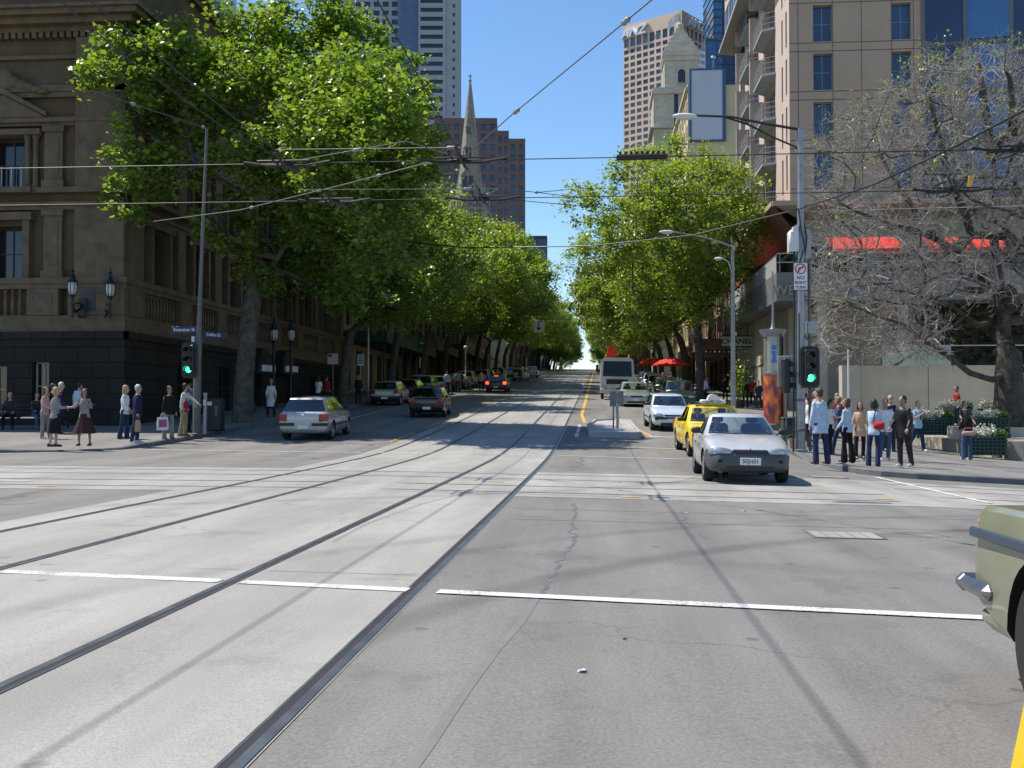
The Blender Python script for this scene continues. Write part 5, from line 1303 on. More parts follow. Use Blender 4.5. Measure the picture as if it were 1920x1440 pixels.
# white tipper truck
tk = thing('truck', 'white tipper truck with a dark windscreen and orange roof beacons in the queue', 'truck')
W = 2.35; hw = W/2
a = MB(); sec = [(-hw,.62),(hw,.62),(hw,1.55),(hw-.03,2.3),(hw-.12,2.78),(hw-.3,2.92),(-hw+.3,2.92),(-hw+.12,2.78),(-hw+.03,2.3),(-hw,1.55)]
a.loft([[(x,y,z) for x,z in sec] for y in (1.6,3.3)]+[[(x*.975,3.42-(.12 if z > 1.6 else 0)*(z-1.6),z) for x,z in sec]], True, True); a.build('cab', P_truck, tk)
a = MB(); a.poly([(-1.0,3.45,1.62),(1.0,3.45,1.62),(.95,3.31,2.66),(-.95,3.31,2.66)]); a.build('windscreen', mat('truck_glass', (.010,.013,.014), .2, spec=.3), tk)
for s in (-1,1):
    a = MB(); a.poly([(s*(hw+.004),1.9,1.7),(s*(hw+.004),3.2,1.62),(s*(hw-.02),3.15,2.45),(s*(hw-.02),1.9,2.5)]); a.build('side_window', M_dglass, tk)
    a = MB(); a.rbox(s*(hw+.22)-.09,3.35,1.9,s*(hw+.22)+.09,3.43,2.4,.02); a.tube([(s*hw,3.3,2.5),(s*(hw+.2),3.39,2.4)],.02,5); a.build('side_mirror', M_plas, tk)
    a = MB(); a.rbox(s*.86-.17,3.40,.78,s*.86+.17,3.47,.98,.02); a.build('headlight', M_lens, tk)
    a = MB(); a.lathe([(.09,2.9),(.09,3.02),(.07,3.1),(.01,3.13)],10,(s*.8,2.7,0)); a.build('beacon', M_amber, tk)
a = MB(); a.rbox(-.75,3.40,1.08,.75,3.455,1.42,.02); a.prism([(-.7,1.10),(-.6,1.10),(.7,1.38),(.6,1.38)],3.456,3.47,'y',0); a.build('grille', M_plas, tk)
a = MB(); a.rbox(-hw,3.36,.45,hw,3.52,.76,.04); a.build('front_bumper', P_truck, tk)
a = MB(); a.prism([(-hw+.02,1.05),(hw-.02,1.05),(hw,1.3),(hw,2.75),(-hw,2.75),(-hw,1.3)], -3.2, 1.4, 'y'); a.build('tipper_body', mat('truck_tray', (.34,.34,.32), .6), tk)
a = MB(); a.box(-.45,-3.2,.6,.45,3.3,.95); a.build('chassis', M_plas, tk)
a = MB(); a.prism([(-.1,3.0),(.75,2.9),(.62,3.75),(.35,3.85),(.1,3.45)], -1.2, .8, 'y'); a.build('red_load_cover', M_redcl, tk)
tw_, rw_ = wheel_mesh(.5, 0)
for yw in (2.35,-1.3,-2.4):
    for s in (-1,1):
        o = link('wheel', tw_, tk, (s*(hw-.17), yw, .5)); o.rotation_euler = (0,0,0 if s > 0 else PI); link('rim', rw_, o)
for yw in (2.35,):
    for s in (-1,1):
        a = MB(); a.prism([(yw-.62+p*0,0) for p in ()] or [(yw+.62*math.cos(q),.5+.62*math.sin(q)) for q in [PI*i/10 for i in range(11)]], s*(hw-.4), s*(hw-.004), 'x'); a.build('wheel_arch', M_well, tk)
text('', tk, (0,0,0), .1, M_black) if False else None
place(tk, 1.35, 75.5, TOWARD, 6.5)
# ================================================================== trees
import numpy as np
def leaf_mat(name, a, b, trans):
    m, t, bs = nt(name); L = t.links; out = t.nodes['Material Output']
    g = N(t, 'ShaderNodeNewGeometry')
    n = N(t, 'ShaderNodeTexNoise'); n.inputs['Scale'].default_value = 1.1; n.inputs['Detail'].default_value = 3; L.new(g.outputs['Position'], n.inputs['Vector'])
    mx = N(t, 'ShaderNodeMath', operation='MULTIPLY_ADD'); mx.inputs[1].default_value = .55; L.new(g.outputs['Random Per Island'], mx.inputs[0])
    ms = N(t, 'ShaderNodeMath', operation='MULTIPLY'); ms.inputs[1].default_value = .5; L.new(n.outputs['Fac'], ms.inputs[0]); L.new(ms.outputs[0], mx.inputs[2])
    r = N(t, 'ShaderNodeValToRGB'); r.color_ramp.elements[0].position = .2; r.color_ramp.elements[1].position = .8
    r.color_ramp.elements[0].color = c4(a); r.color_ramp.elements[1].color = c4(b); L.new(mx.outputs[0], r.inputs[0])
    bs.inputs['Roughness'].default_value = .34; bs.inputs['Specular IOR Level'].default_value = .5; L.new(r.outputs[0], bs.inputs['Base Color'])
    tl = N(t, 'ShaderNodeBsdfTranslucent')
    br = N(t, 'ShaderNodeMixRGB', blend_type='MULTIPLY'); br.inputs[0].default_value = 1; br.inputs[2].default_value = (1.4,1.37,.48,1); L.new(r.outputs[0], br.inputs[1]); L.new(br.outputs[0], tl.inputs['Color'])
    s = N(t, 'ShaderNodeMixShader'); s.inputs[0].default_value = trans; L.new(bs.outputs[0], s.inputs[1]); L.new(tl.outputs[0], s.inputs[2]); L.new(s.outputs[0], out.inputs['Surface'])
    MATS[name] = m; return m
M_leaf = leaf_mat('plane_tree_leaves', (.053,.122,.017), (.265,.37,.078), .46)
M_leafy = leaf_mat('young_plane_leaves', (.088,.168,.021), (.335,.43,.087), .46)
M_leafb = leaf_mat('elm_buds', (.16,.22,.04), (.30,.36,.08), .4)
M_bark = mat('plane_bark', (.05,.043,.033), .85, var=.35, scale=3.5, bump=.5, bscale=9, col2=(.13,.115,.085)); M_elm = mat('elm_bark', (.035,.03,.025), .9, var=.35, scale=3, bump=.9, bscale=9, col2=(.10,.088,.072)); M_twig = mat('elm_twigs', (.29,.265,.235), .85, var=.3, scale=2)
def leaves_mesh(name, pts, size, rng, mats, up=.5):
    n = len(pts); P = np.asarray(pts, float)
    nm = rng.normal(size=(n,3)); nm[:,2] = np.abs(nm[:,2])+up; nm /= np.linalg.norm(nm,axis=1)[:,None]
    a = rng.normal(size=(n,3)); a -= nm*(a*nm).sum(1)[:,None]; a /= np.linalg.norm(a,axis=1)[:,None]; b = np.cross(nm,a)
    s = size*rng.uniform(.5,1.32,n)[:,None]
    k = rng.uniform(.38,.52,n)[:,None]; fo = rng.uniform(.05,.22,n)[:,None]
    v = np.stack([P-a*s*.5, P+b*s*k+nm*s*fo-a*s*.02, P+a*s*.55, P-b*s*k+nm*s*fo-a*s*.02], 1).reshape(-1,3)
    idx = np.arange(n)[:,None]*4
    f = np.concatenate([idx+np.array([[0,1,2]]), idx+np.array([[0,2,3]])],1).reshape(-1)
    me = bpy.data.meshes.new(name); me.vertices.add(n*4); me.vertices.foreach_set('co', v.reshape(-1).astype(np.float32))
    me.loops.add(len(f)); me.loops.foreach_set('vertex_index', f.astype(np.int32)); me.polygons.add(n*2)
    me.polygons.foreach_set('loop_start', np.arange(0,len(f),3,dtype=np.int32)); me.polygons.foreach_set('loop_total', np.full(n*2,3,dtype=np.int32))
    me.materials.append(mats); me.update(calc_edges=True); me.validate(); return me
class Skel:
    def __init__(s, trunk, rng):
        s.p = [np.array(q, float) for q in trunk]; s.par = [-1]+list(range(len(trunk)-1)); s.rng = rng; s.minj = max(1, len(trunk)-3); s.deep = [0]*len(trunk)
    def reach(s, tgt, step=.9, jit=.12, sag=.0, lift=.15, down=.6):
        A = np.array(s.p); d = np.linalg.norm(A-tgt,axis=1)
        d = d + np.maximum(0, A[:,2]-tgt[2])*down; d[:s.minj] += 1e3
        j = int(np.argmin(d)); p = s.p[j]; L = np.linalg.norm(tgt-p); k = max(1, int(L/step))
        for i in range(1, k+1):
            t = i/k; q = p+(tgt-p)*t + np.array([0,0,lift*L*math.sin(PI*t)*.5]) + (s.rng.normal(size=3)*jit*step if i < k else 0)
            s.p.append(q); s.par.append(j); s.deep.append(s.deep[j]+1); j = len(s.p)-1
        return j
    def radii(s, tip, ex=2.2, rmax=None):
        n = len(s.p); acc = np.zeros(n); r = np.zeros(n)
        for i in range(n-1,-1,-1):
            if acc[i] == 0: acc[i] = tip**ex
            r[i] = acc[i]**(1/ex)
            if s.par[i] >= 0: acc[s.par[i]] += acc[i]
        return r if rmax is None else np.minimum(r, rmax)
    def mesh(s, mb, r, m=0, m2=None, thin=.03, flare=None):
        kids = [[] for _ in s.p]
        for i, q in enumerate(s.par):
            if q >= 0: kids[q].append(i)
        starts = [(None, 0)]; done = []
        while starts:
            pr, i = starts.pop(); pts, rs = [], []
            if pr is not None: pts.append(s.p[pr]); rs.append(min(r[pr], r[i]*1.15))
            while True:
                pts.append(s.p[i]); rs.append(r[i])
                if not kids[i]: break
                ks = sorted(kids[i], key=lambda q: -r[q])
                for q in ks[1:]: starts.append((i, q))
                i = ks[0]
            if len(pts) < 2: continue
            big = max(rs); n = 12 if big > .15 else 7 if big > .06 else 5 if big > .025 else 3
            mb.tube(pts, [float(q) for q in rs], n, m if big > thin or m2 is None else m2, False)
def leafy_tree(name, label, base, trunk, blobs, size, dens, seed, group=None, bark=None, leaf=None, tip=.012, rmax=.42, twigs=11, rt=.30):
    rng = np.random.default_rng(seed); b = np.array(base, float)
    sk = Skel(trunk, rng); pts = []
    blobs = sorted(blobs, key=lambda q: np.linalg.norm(np.array(q[:3])-np.array(trunk[-1])))
    for x, y, z, r in blobs:
        c = np.array([x,y,z]); sk.reach(c, 1.1, .10)
    for x, y, z, r in blobs:
        c = np.array([x,y,z]); n = max(4, int(twigs*r/1.8))
        for i in range(n):
            d = rng.normal(size=3); d /= np.linalg.norm(d); d[2] *= .8
            q = c + d*r*rng.uniform(.55,1.08)
            sk.reach(q, .7, .16, lift=.05)
            k = int(dens*r*r/n*rng.uniform(.6,1.4)); 
            sp = r*.185; w = rng.normal(size=(k,3))*np.array([sp,sp,sp*.8])
            pts.append(q+w)
    r = sk.radii(tip, 2.25, rmax); nT = len(trunk)
    for i in range(nT): r[i] = max(r[i], rt*(1.18 if i == 0 else 1-.12*i/nT))
    for i in range(nT, len(sk.p)): r[i] = min(r[i]*1.25, rt*.75)
    mb = MB(); sk.mesh(mb, r)
    me = mb.mesh('trunk', [bark or M_bark], True)
    P = np.concatenate(pts)
    t = thing(name, label, 'tree', tuple(b), 0, group)
    link('trunk', me, t); link('crown', leaves_mesh('crown', P, size, rng, leaf or M_leaf, .95), t); return t
GT = 'plane trees lining the street'
# the big tree at the left corner: crown clumps at their own places in depth
tx, ty = foot(455, 792, PAVE); tzb = pave(tx, ty)
raw = [(660,280,44,2.2),(600,200,45,2.2),(700,350,45,1.9),(560,300,45,2.2),(640,380,46,1.9),(715,230,45,1.8),(500,150,46,2.1),(620,120,46,2.0),(690,180,45,1.8),(735,300,44,1.6),(600,420,46,1.8),(705,190,36.2,1.7),(650,250,36,1.8),(742,262,36.6,1.4),(600,210,37,1.8),(690,335,36.6,1.7),(735,330,37,1.4),(635,335,36.4,1.7),(560,270,37.5,1.7),(690,420,37,1.4),(188,128,38,1.15),(215,175,38.5,1.4),(245,95,39.5,1.8),(300,75,40.5,1.9),(330,150,41,2.2),(255,280,39,1.4),(228,345,38.5,1.2),(240,395,38.5,.9),(300,330,39.5,1.3),(365,310,40,1.2),(390,150,42.5,2.2),(455,90,43,2.3),(530,50,44,2.4),(610,40,45,2.2),(660,90,43,2.0),(470,200,41,2.5),(560,170,41.5,2.5),(640,190,41,2.4),(705,140,40.5,1.8),(745,190,39.5,1.7),(768,235,39,1.4),(500,320,40.5,2.1),(590,300,40,2.4),(680,290,39,2.3),(752,305,38.5,1.6),(775,345,38,1.2),(560,420,42.5,1.8),(645,410,40.5,2.1),(720,390,39.5,1.9),(475,410,43,1.3),(620,500,46,1.5),(690,480,42,1.7),(560,100,46,2.4),(330,230,42.5,1.5),(590,15,45,1.8),(430,465,42,1.3),(520,480,43,1.5),(590,535,46,1.4),(640,560,47,1.1),(400,395,41,1.2),(690,535,46,1.2),(480,520,44,1.1),(745,118,41,1.1),(765,278,40,1.4),(735,455,39.5,1.4)]
bl = []
for px, py, Z, r in raw:
    x, y = at(px, Z); bl.append((x-tx, y-ty, hz(py, Z)-tzb, r*.95))
leafy_tree('plane_tree', 'huge bright green plane tree at the left corner hiding much of the town hall', (tx,ty,tzb), [(0,0,-.1),(.02,.02,1.2),(.1,.1,2.6),(.15,.25,4.0),(.25,.5,5.2)], bl, .215, 345, 4, GT, tip=.013, rmax=.46, rt=.40)
# row trees, three kinds, copied with their parts
def crown_blobs(seed, rx, ry, zc, rz, off, n=26):
    rr = np.random.default_rng(seed); out = []
    k = 0
    while len(out) < n and k < 4000:
        k += 1
        d = rr.normal(size=3); d /= np.linalg.norm(d); s = rr.uniform(.35,.95)
        p = np.array([d[0]*rx*s+off, d[1]*ry*s, zc+d[2]*rz*s])
        if all(np.linalg.norm(p-np.array(q[:3])) > 1.75 for q in out): out.append((*p, rr.uniform(1.5,2.2)))
    return out
tr = [(0,0,-.1),(.05,.02,1.5),(.2,.05,3.0),(.45,.1,4.2)]
def in_street(name, label, x, y, blobs, seed, leaf=None): return leafy_tree(name, label, (x,y,pave(x,y)), tr, blobs, .205, 320, seed, GT, leaf=leaf)
xb, yb = foot(650, 765, PAVE); xb, yb = -15.0, 60.5
T1 = in_street('plane_tree', 'second plane tree from the corner on the left, its forked trunk behind the parking sign', -15.0, 60.5, crown_blobs(1, 6.0, 6.0, 9.0, 4.3, 1.8, 32), 21)
T2 = in_street('plane_tree', 'leaning plane tree before the dark street awning on the left', -14.8, 74, crown_blobs(2, 6.3, 6.0, 9.2, 4.3, 2.0, 32), 22, M_leafy)
T3 = leafy_tree('plane_tree', 'nearest plane tree on the right, tall and yellow green against the sky', (6.9,70,pave(6.9,70)), [(0,0,-.1),(-.05,.02,1.5),(-.1,.05,3.2),(-.3,.1,4.6)], [(x,y,z,r) for x,y,z,r in crown_blobs(3, 7.4, 6.4, 11.0, 6.0, -1.9, 44)], .205, 300, 23, GT, leaf=M_leafy)
rr = random.Random(8)
kinds = None
T4 = in_street('plane_tree', 'third plane tree from the corner on the left, spreading wide over the parked cars', -14.8, 87.5, crown_blobs(7, 7.4, 6.2, 9.7, 4.6, 3.4, 38), 24, M_leafy)
T5 = leafy_tree('plane_tree', 'second plane tree on the right pavement, arching towards the tracks', (7.1,84,pave(7.1,84)), [(0,0,-.1),(-.05,.02,1.5),(-.1,.05,3.0),(-.4,.1,4.2)], crown_blobs(9, 7.2, 6.2, 9.9, 4.8, -2.6, 38), .205, 320, 25, GT, leaf=M_leafy)
kinds = [T4, T5]
yl = 100; k = 0
ords = ['third','fourth','fifth','sixth','seventh','eighth','ninth','tenth','eleventh','twelfth','thirteenth','fourteenth','fifteenth','sixteenth','seventeenth','eighteenth','nineteenth']
cnt_ = ['fourth','fifth','sixth','seventh','eighth','ninth','tenth','eleventh','twelfth','thirteenth','fourteenth','fifteenth','sixteenth','seventeenth','eighteenth','nineteenth','twentieth','twenty-first','twenty-second','twenty-third','twenty-fourth','twenty-fifth','twenty-sixth','twenty-seventh']
while yl < 385:
    x = -14.7+rr.uniform(-.3,.3); s = rr.uniform(.92,1.08)
    dup(kinds[k%2], (x,yl,pave(x,yl)), rr.uniform(-.35,.35)+(PI if k%2 else 0), 'plane tree on the left pavement, %s up the street from the corner' % cnt_[k], GT, (s, s, s*rr.uniform(.92,1.05)))
    k += 1; yl += 12.8+rr.uniform(-.6,.6)
yl = 97; k = 0
cntr = ['third']+cnt_
while yl < 385:
    x = 7.0+rr.uniform(-.3,.3); s = rr.uniform(.84,1.0)
    src = (T4, T5, T3, T4)[k%4]
    dup(src, (x,yl,pave(x,yl)), (PI if src is T4 else 0)+rr.uniform(-.35,.35), 'plane tree on the right pavement, %s up the street from the crossing' % cntr[k], GT, (s, s, s*.84 if src is T3 else s))
    k += 1; yl += 12.8+rr.uniform(-.6,.6)
# more stems at the right kerb, half lost in the shade
# the bare spreading elm on the right
Ze = 42.; ex, ey = at(1893, Ze); ez = -.25
rng = np.random.default_rng(12)
def E(px, py, dz=0):
    x, y = at(px, Ze+dz); return np.array([x-ex, y-ey, hz(py, Ze+dz)-ez])
sk = Skel([E(1893,805)*1.0+np.array([0,0,-.8]), E(1893,770), E(1893,735), E(1892,700), E(1893,665)], rng); sk.minj = 2
limbs = []
for path, dz in (([(1884,640),(1877,560),(1868,470),(1862,390),(1868,300)],.2),([(1903,640),(1900,540),(1893,440),(1890,340),(1886,250)],-.3),([(1860,712),(1820,700),(1775,665),(1735,640),(1690,605),(1640,590),(1590,570)],-1.5),([(1862,660),(1835,610),(1790,575),(1745,555),(1690,570),(1640,560)],.8),
    ([(1872,600),(1850,520),(1825,440),(1800,370),(1775,300),(1760,230),(1745,170)],-.5),([(1885,580),(1880,480),(1868,380),(1862,280),(1850,190),(1840,110)],.6),
    ([(1900,570),(1905,470),(1910,360),(1905,250),(1900,140)],-1),([(1835,545),(1780,470),(1730,410),(1690,350),(1655,290),(1640,240)],1.2),([(1800,470),(1740,440),(1680,420),(1620,400),(1580,380)],-1.6),
    ([(1860,600),(1800,540),(1730,500),(1660,480),(1600,470)],1.6),([(1920,600),(1960,500),(2000,400),(2020,300)],.5),([(1930,690),(1990,640),(2060,600)],-.5),([(1850,420),(1800,330),(1740,290),(1700,250)],2),([(1930,480),(1960,360),(1960,240),(1950,150)],1.5)):
    n0 = len(sk.p)
    for i, q in enumerate(path):
        j = sk.reach(E(q[0], q[1], dz*(i+1)/len(path)*2), .6, .05, lift=.02, down=.2)
    steep = abs(path[-1][1]-path[0][1])/(abs(path[-1][0]-path[0][0])+1)
    limbs.append((n0, len(sk.p), .30 if steep > 6 else .22 if steep > 2.5 else .16 if steep > 1 else .13))
tg = []
while len(tg) < 1250:
    px, py = rng.uniform(1530, 2060), rng.uniform(85, 665)
    top = 80+ (0 if 1760 < px < 2000 else (1760-px)*.72 if px < 1760 else (px-2000)*1.5)
    if py < top+rng.uniform(0,25): continue
    if py > 560 and px > 1780: continue
    tg.append(E(px, py, rng.uniform(-4.5,4.5)*(.5+.5*min(1,(1900-px)/200 if px < 1700 else 1))))
root = E(1893,640); tg.sort(key=lambda q: np.linalg.norm(q-root))
ends = [sk.reach(q, .5, .22, lift=.08, down=.15) for q in tg]
base_n = len(sk.p); buds = []
for j in ends:
    p = sk.p[j]; out = p-root; out = out/np.linalg.norm(out)
    for i in range(rng.integers(7,11)):
        d = out*.7+rng.normal(size=3)*.75+np.array([0,0,.12]); d /= np.linalg.norm(d); jj = j; q = p; L = rng.uniform(.18,.34)
        for s in range(3):
            d = d+rng.normal(size=3)*.33+np.array([0,0,.04]); d /= np.linalg.norm(d); q = q+d*L; sk.p.append(q); sk.par.append(jj); sk.deep.append(0); jj = len(sk.p)-1
            if s == 1 and rng.random() < .6:
                e = d+rng.normal(size=3)*.8; e /= np.linalg.norm(e); sk.p.append(q+e*L); sk.par.append(jj); sk.deep.append(0)
        hfrac = (q[2])/16
        if rng.random() < .008+.30*max(0,hfrac-.55): buds += [q+rng.normal(size=3)*.11 for _ in range(rng.integers(3,8))]
r = sk.radii(.0066, 3.05, .30); r[0] = .74; r[1] = .64; r[2] = .58; r[3] = .54; r[4] = .48
for n0, n1, w0 in limbs:
    for i in range(n0, n1): r[i] = max(r[i], w0*(1-.8*(i-n0)/max(1,n1-n0)))
mb = MB(); sk.mesh(mb, r, 0, 1, .055)
elm = thing('bare_tree', 'large spreading almost leafless elm behind the flower planters on the right', 'tree', (ex,ey,ez))
link('trunk', mb.mesh('trunk', [M_elm, M_twig], True), elm)
link('crown', leaves_mesh('crown', np.array(buds), .105, rng, M_leafb), elm)
# the dark hedge seen through the elm
hx, hy = at(1745, 60); hm = thing('hedge', 'dark leafy hedge rising above the concrete wall behind the elm', 'hedge', (hx,hy,hz(690,60)))
P = rng.uniform(size=(5200,3))*np.array([14,1.6,4.2])+np.array([0,-.4,0]); 
link('foliage', leaves_mesh('foliage', P, .24, rng, leaf_mat('hedge_leaves', (.02,.035,.012), (.06,.08,.025), .2)), hm)
b = MB(); b.box(0,.3,-3,14,.8,3.6); b.build('stems', M_elm, hm)

hl = MB(); rr = random.Random(4)
hill = sheet('far_hills', [-1400,-900,-500,-250,-120,0,120,260,520,900,1400], [700,820,950,1150,1500], lambda x, y: -14+ (46 if 800 < y < 1300 else 10)*(.8+.2*math.sin(x*.011+1)), mat('wooded_hill', (.07,.10,.075), .9, world=True, scale=.06, var=.3)); structure(hill)
P = np.stack([rng.uniform(-260,330,9000), rng.uniform(560,690,9000), rng.uniform(0,1,9000)],1); P[:,2] = prof(420)+1.5+P[:,2]**.8*(9+5*np.sin(P[:,0]*.06)+4*np.sin(P[:,0]*.17+1)); fw = link('distant_wood', leaves_mesh('distant_wood', P, 2.6, rng, M_leaf)); fw['kind'] = 'stuff'
# ================================================================== people
SKIN = {}
def skin(k):
    cols = {'pale':(.50,.30,.22),'fair':(.44,.25,.175),'tan':(.36,.20,.13),'olive':(.33,.19,.12)}
    return mat('skin_'+k, cols[k], .55, var=.08, scale=8)
M_eye = mat('eye_dark', (.02,.018,.016), .3); M_lip = mat('lips', (.32,.09,.08), .5); M_shade = mat('sunglass_lens', (.012,.012,.014), .12)
def cloth(name, c, rough=.85): return mat('cloth_'+name, c, rough, var=.16, scale=7, bump=.35, bscale=16, spec=.2)
def hairm(k): return mat('hair_'+k, {'black':(.012,.010,.009),'brown':(.055,.032,.018),'blond':(.36,.25,.11),'grey':(.30,.29,.28),'white':(.55,.54,.52),'red':(.10,.028,.016),'sandy':(.24,.15,.07)}[k], .55, var=.35, scale=30, bump=.4, bscale=70)
def rem(mb, vox, mats, it=3):
    o = mb.build('tmp', mats, None, True)
    m = o.modifiers.new('r','REMESH'); m.mode = 'VOXEL'; m.voxel_size = vox; m.use_smooth_shade = True
    if it: q = o.modifiers.new('s','SMOOTH'); q.iterations = it; q.factor = .5
    me = ev(o); bpy.data.objects.remove(o)
    me.materials.clear()
    for x in mats: me.materials.append(x)
    me.polygons.foreach_set('use_smooth', [True]*len(me.polygons)); return me
def cap(mb, p, q, r0, r1, n=10):
    p, q = Vector(p), Vector(q); d = q-p
    if d.length < 1e-4: mb.ell(p, (r0,)*3, n, 6); return
    k = 3; u = d.normalized(); pts = [p-u*r0*math.cos(i*PI/2/k) for i in range(k)]; rs = [max(1e-3, r0*math.sin(i*PI/2/k)) for i in range(k)]
    pts += [p, q]; rs += [r0, r1]
    for i in range(1, k+1): pts.append(q+u*r1*math.sin(i*PI/2/k)); rs.append(max(1e-3, r1*math.cos(i*PI/2/k)))
    mb.tube(pts, rs, n)
def person(label, x, y, rz, H=1.72, sex='m', sk='fair', hair='brown', hairstyle='short', top=None, sleeve='long', bottom=None, bkind='trousers', shoes=None, pose=None, group=None, z=None, jacket=None, coat=0., vox=.018, glasses=False, collar=None, seat=None, hem=.0, fat=1., hatm=None, skirt_len=.55, flare=.06):
    po = dict(La=(4,9,12,0), Ra=(4,9,12,0), Ll=(2,3), Rl=(-4,4), lean=2, hy=0, hp=0, tw=0); po.update(pose or {})
    q_ = random.Random(label); 
    if 'hy' not in (pose or {}): po['hy'] = q_.uniform(-32,32)
    if pose is None or 'Ll' not in pose: po['Ll'] = (q_.uniform(-3,9), q_.uniform(2,14), q_.uniform(1.5,6)); po['Rl'] = (q_.uniform(-7,4), q_.uniform(1,6), q_.uniform(1.5,6)); po['tw'] = q_.uniform(-8,8)
    if pose is None or 'La' not in pose: po['La'] = (q_.uniform(-8,22), q_.uniform(6,13), q_.uniform(8,50), q_.uniform(0,14)); po['Ra'] = (q_.uniform(-8,22), q_.uniform(6,13), q_.uniform(8,50), q_.uniform(0,14))
    s = H/1.75; f = .93 if sex == 'f' else 1.; f *= fat
    legs = {}; lo = 1e9
    for nm, sd in (('Ll',-1),('Rl',1)):
        p, k = rad(po[nm][0]), rad(po[nm][1]); ab = rad(po[nm][2]) if len(po[nm]) > 2 else .03
        h = Vector((sd*.088*s, 0, 0)); th_ = Vector((sd*math.sin(ab), math.sin(p), -math.cos(p)))*.43*s; shn = Vector((sd*math.sin(ab)*.3, math.sin(p-k), -math.cos(p-k)))*.42*s
        kn = h+th_; an_ = kn+shn; legs[sd] = [h, kn, an_, p-k]; lo = min(lo, an_.z)
    hipz = (seat if seat is not None else -lo+.075*s)
    for sd in legs: legs[sd] = [v+Vector((0,0,hipz)) for v in legs[sd][:3]]+[legs[sd][3]]
    Tl = Matrix.Translation((0,0,hipz)) @ Matrix.Rotation(rad(po['tw']),4,'Z') @ Matrix.Rotation(-rad(po['lean']),4,'X')
    U = lambda x, y, z: Tl @ Vector((x*s, y*s, z*s))
    shw = .160*f; arms = {}
    for nm, sd in (('La',-1),('Ra',1)):
        p, a, e, w_ = [rad(q) for q in po[nm]]
        S = Vector((sd*shw, 0, .485)); du = Vector((sd*math.sin(a), math.cos(a)*math.sin(p), -math.cos(a)*math.cos(p)))
        df = Vector((sd*(math.sin(a)*math.cos(e)-math.sin(w_)), math.sin(p+e)*math.cos(w_), -math.cos(p+e)*math.cos(w_))).normalized()
        E_ = S+du*.285; Wr = E_+df*.25; arms[sd] = [U(*S), U(*E_), U(*Wr), (Tl.to_3x3() @ df).normalized()]
    neck, hd = U(0,.0,.54), U(0,.02,.70)
    HM = Tl.copy(); HM.translation = hd; HM = HM @ Matrix.Rotation(rad(po['lean']),4,'X') @ Matrix.Rotation(rad(po['hy']),4,'Z') @ Matrix.Rotation(-rad(po['hp']),4,'X')
    sk_m = skin(sk); t = thing('person', label, 'person', (0,0,0), rz, group)
    def torso(mb, off, z0, z1, k=1.):
        prof_ = [(-.12,.150,.105),(-.04,.160,.115),(.05,.142,.102),(.15,.135,.096),(.27,.155,.108),(.38,.163,.112),(.46,.148,.096),(.51,.10,.072),(.54,.06,.055)]
        if sex == 'f': prof_ = [(-.12,.155,.108),(-.04,.163,.115),(.05,.135,.095),(.14,.120,.088),(.27,.138,.112),(.35,.143,.118),(.45,.134,.09),(.51,.09,.066),(.54,.052,.05)]
        rg = []
        for z, rx, ry in prof_:
            if z < z0-1e-6 or z > z1+1e-6: continue
            rg.append([U((rx*f*fat**.5+off)*math.cos(2*PI*j/16), (ry*fat+off)*math.sin(2*PI*j/16)+.005, z) for j in range(16)])
        mb.loft(rg, True, True)
    # body: one continuous skin, head to ankles, with separate fingers
    b = MB(); torso(b, -.006, -.13, .55); cap(b, U(0,0,.50), hd-(hd-neck)*.3, .056*s*f, .052*s*f)
    b.ell((0,-.008,.03), (.074*s,.094*s,.105*s), 14, 10, 0, HM); b.ell((0,.022*s,-.045*s), (.056*s,.066*s,.068*s), 12, 8, 0, HM); b.ell((0,.055*s,-.085*s), (.028*s,.03*s,.024*s), 8, 6, 0, HM)
    b.ell((0,.098*s,-.008*s), (.013*s,.022*s,.026*s), 8, 6, 0, HM)
    for sd in (-1,1): b.ell((sd*.076*s,-.005,.0), (.012*s,.02*s,.032*s), 8, 6, 0, HM)
    for sd in (-1,1):
        S, E_, Wr, df = arms[sd]; cap(b, S.lerp(E_,.16), E_, .043*s*f, .038*s*f); cap(b, E_, Wr, .039*s*f, .027*s*f)
        ax = df.orthogonal().normalized() if abs(df.z) > .99 else df.cross(Vector((0,0,1))).normalized()
        h, kn, an_, an = legs[sd]; cap(b, h, kn, .082*s*f, .055*s*f); cap(b, kn, an_, .056*s*f, .036*s*f)
        cap(b, an_, an_+Vector((0,.14*s*math.cos(an*.5),-.035*s)), .034*s, .026*s)
        cap(b, Wr, Wr+df*.075*s, .03*s, .034*s, 8)
    bm_ = rem(b, vox*.85, [sk_m, M_eye, M_lip], 2)
    x2 = MB()
    for sd in (-1,1):
        S, E_, Wr, df = arms[sd]; pal = Wr+df*.07*s
        side = Vector((0,0,1)).cross(df); side = side.normalized() if side.length > .2 else (Tl.to_3x3() @ Vector((0,1,0)))
        side = side if abs(side.y) > .3 or True else side
        nrm = df.cross(side).normalized()
        for k, (o_, ln) in enumerate(((-.026,.070),(-.009,.083),(.009,.078),(.025,.060))):
            p0 = pal+side*o_*s; bend = nrm*(.018+.006*k)*(1 if sd > 0 else -1); p1 = p0+df*ln*.5*s+bend*.35*s; p2 = p0+df*ln*.92*s+bend*1.3*s
            x2.tube([p0-df*.015*s, p0, p1, p2], [.0095*s,.0095*s,.0085*s,.006*s], 6)
        p0 = Wr+df*.03*s-side*.024*s; x2.tube([p0, p0-side*.025*s+df*.025*s, p0-side*.032*s+df*.058*s], [.012*s,.0105*s,.0075*s], 6)
        x2.ell((sd*.029*s,.083*s,.018*s), (.0125*s,.009*s,.0075*s), 8, 5, 1, HM); x2.box(sd*.016*s-.0,.086*s,.036*s,sd*.044*s,.094*s,.041*s,1,HM) if False else None
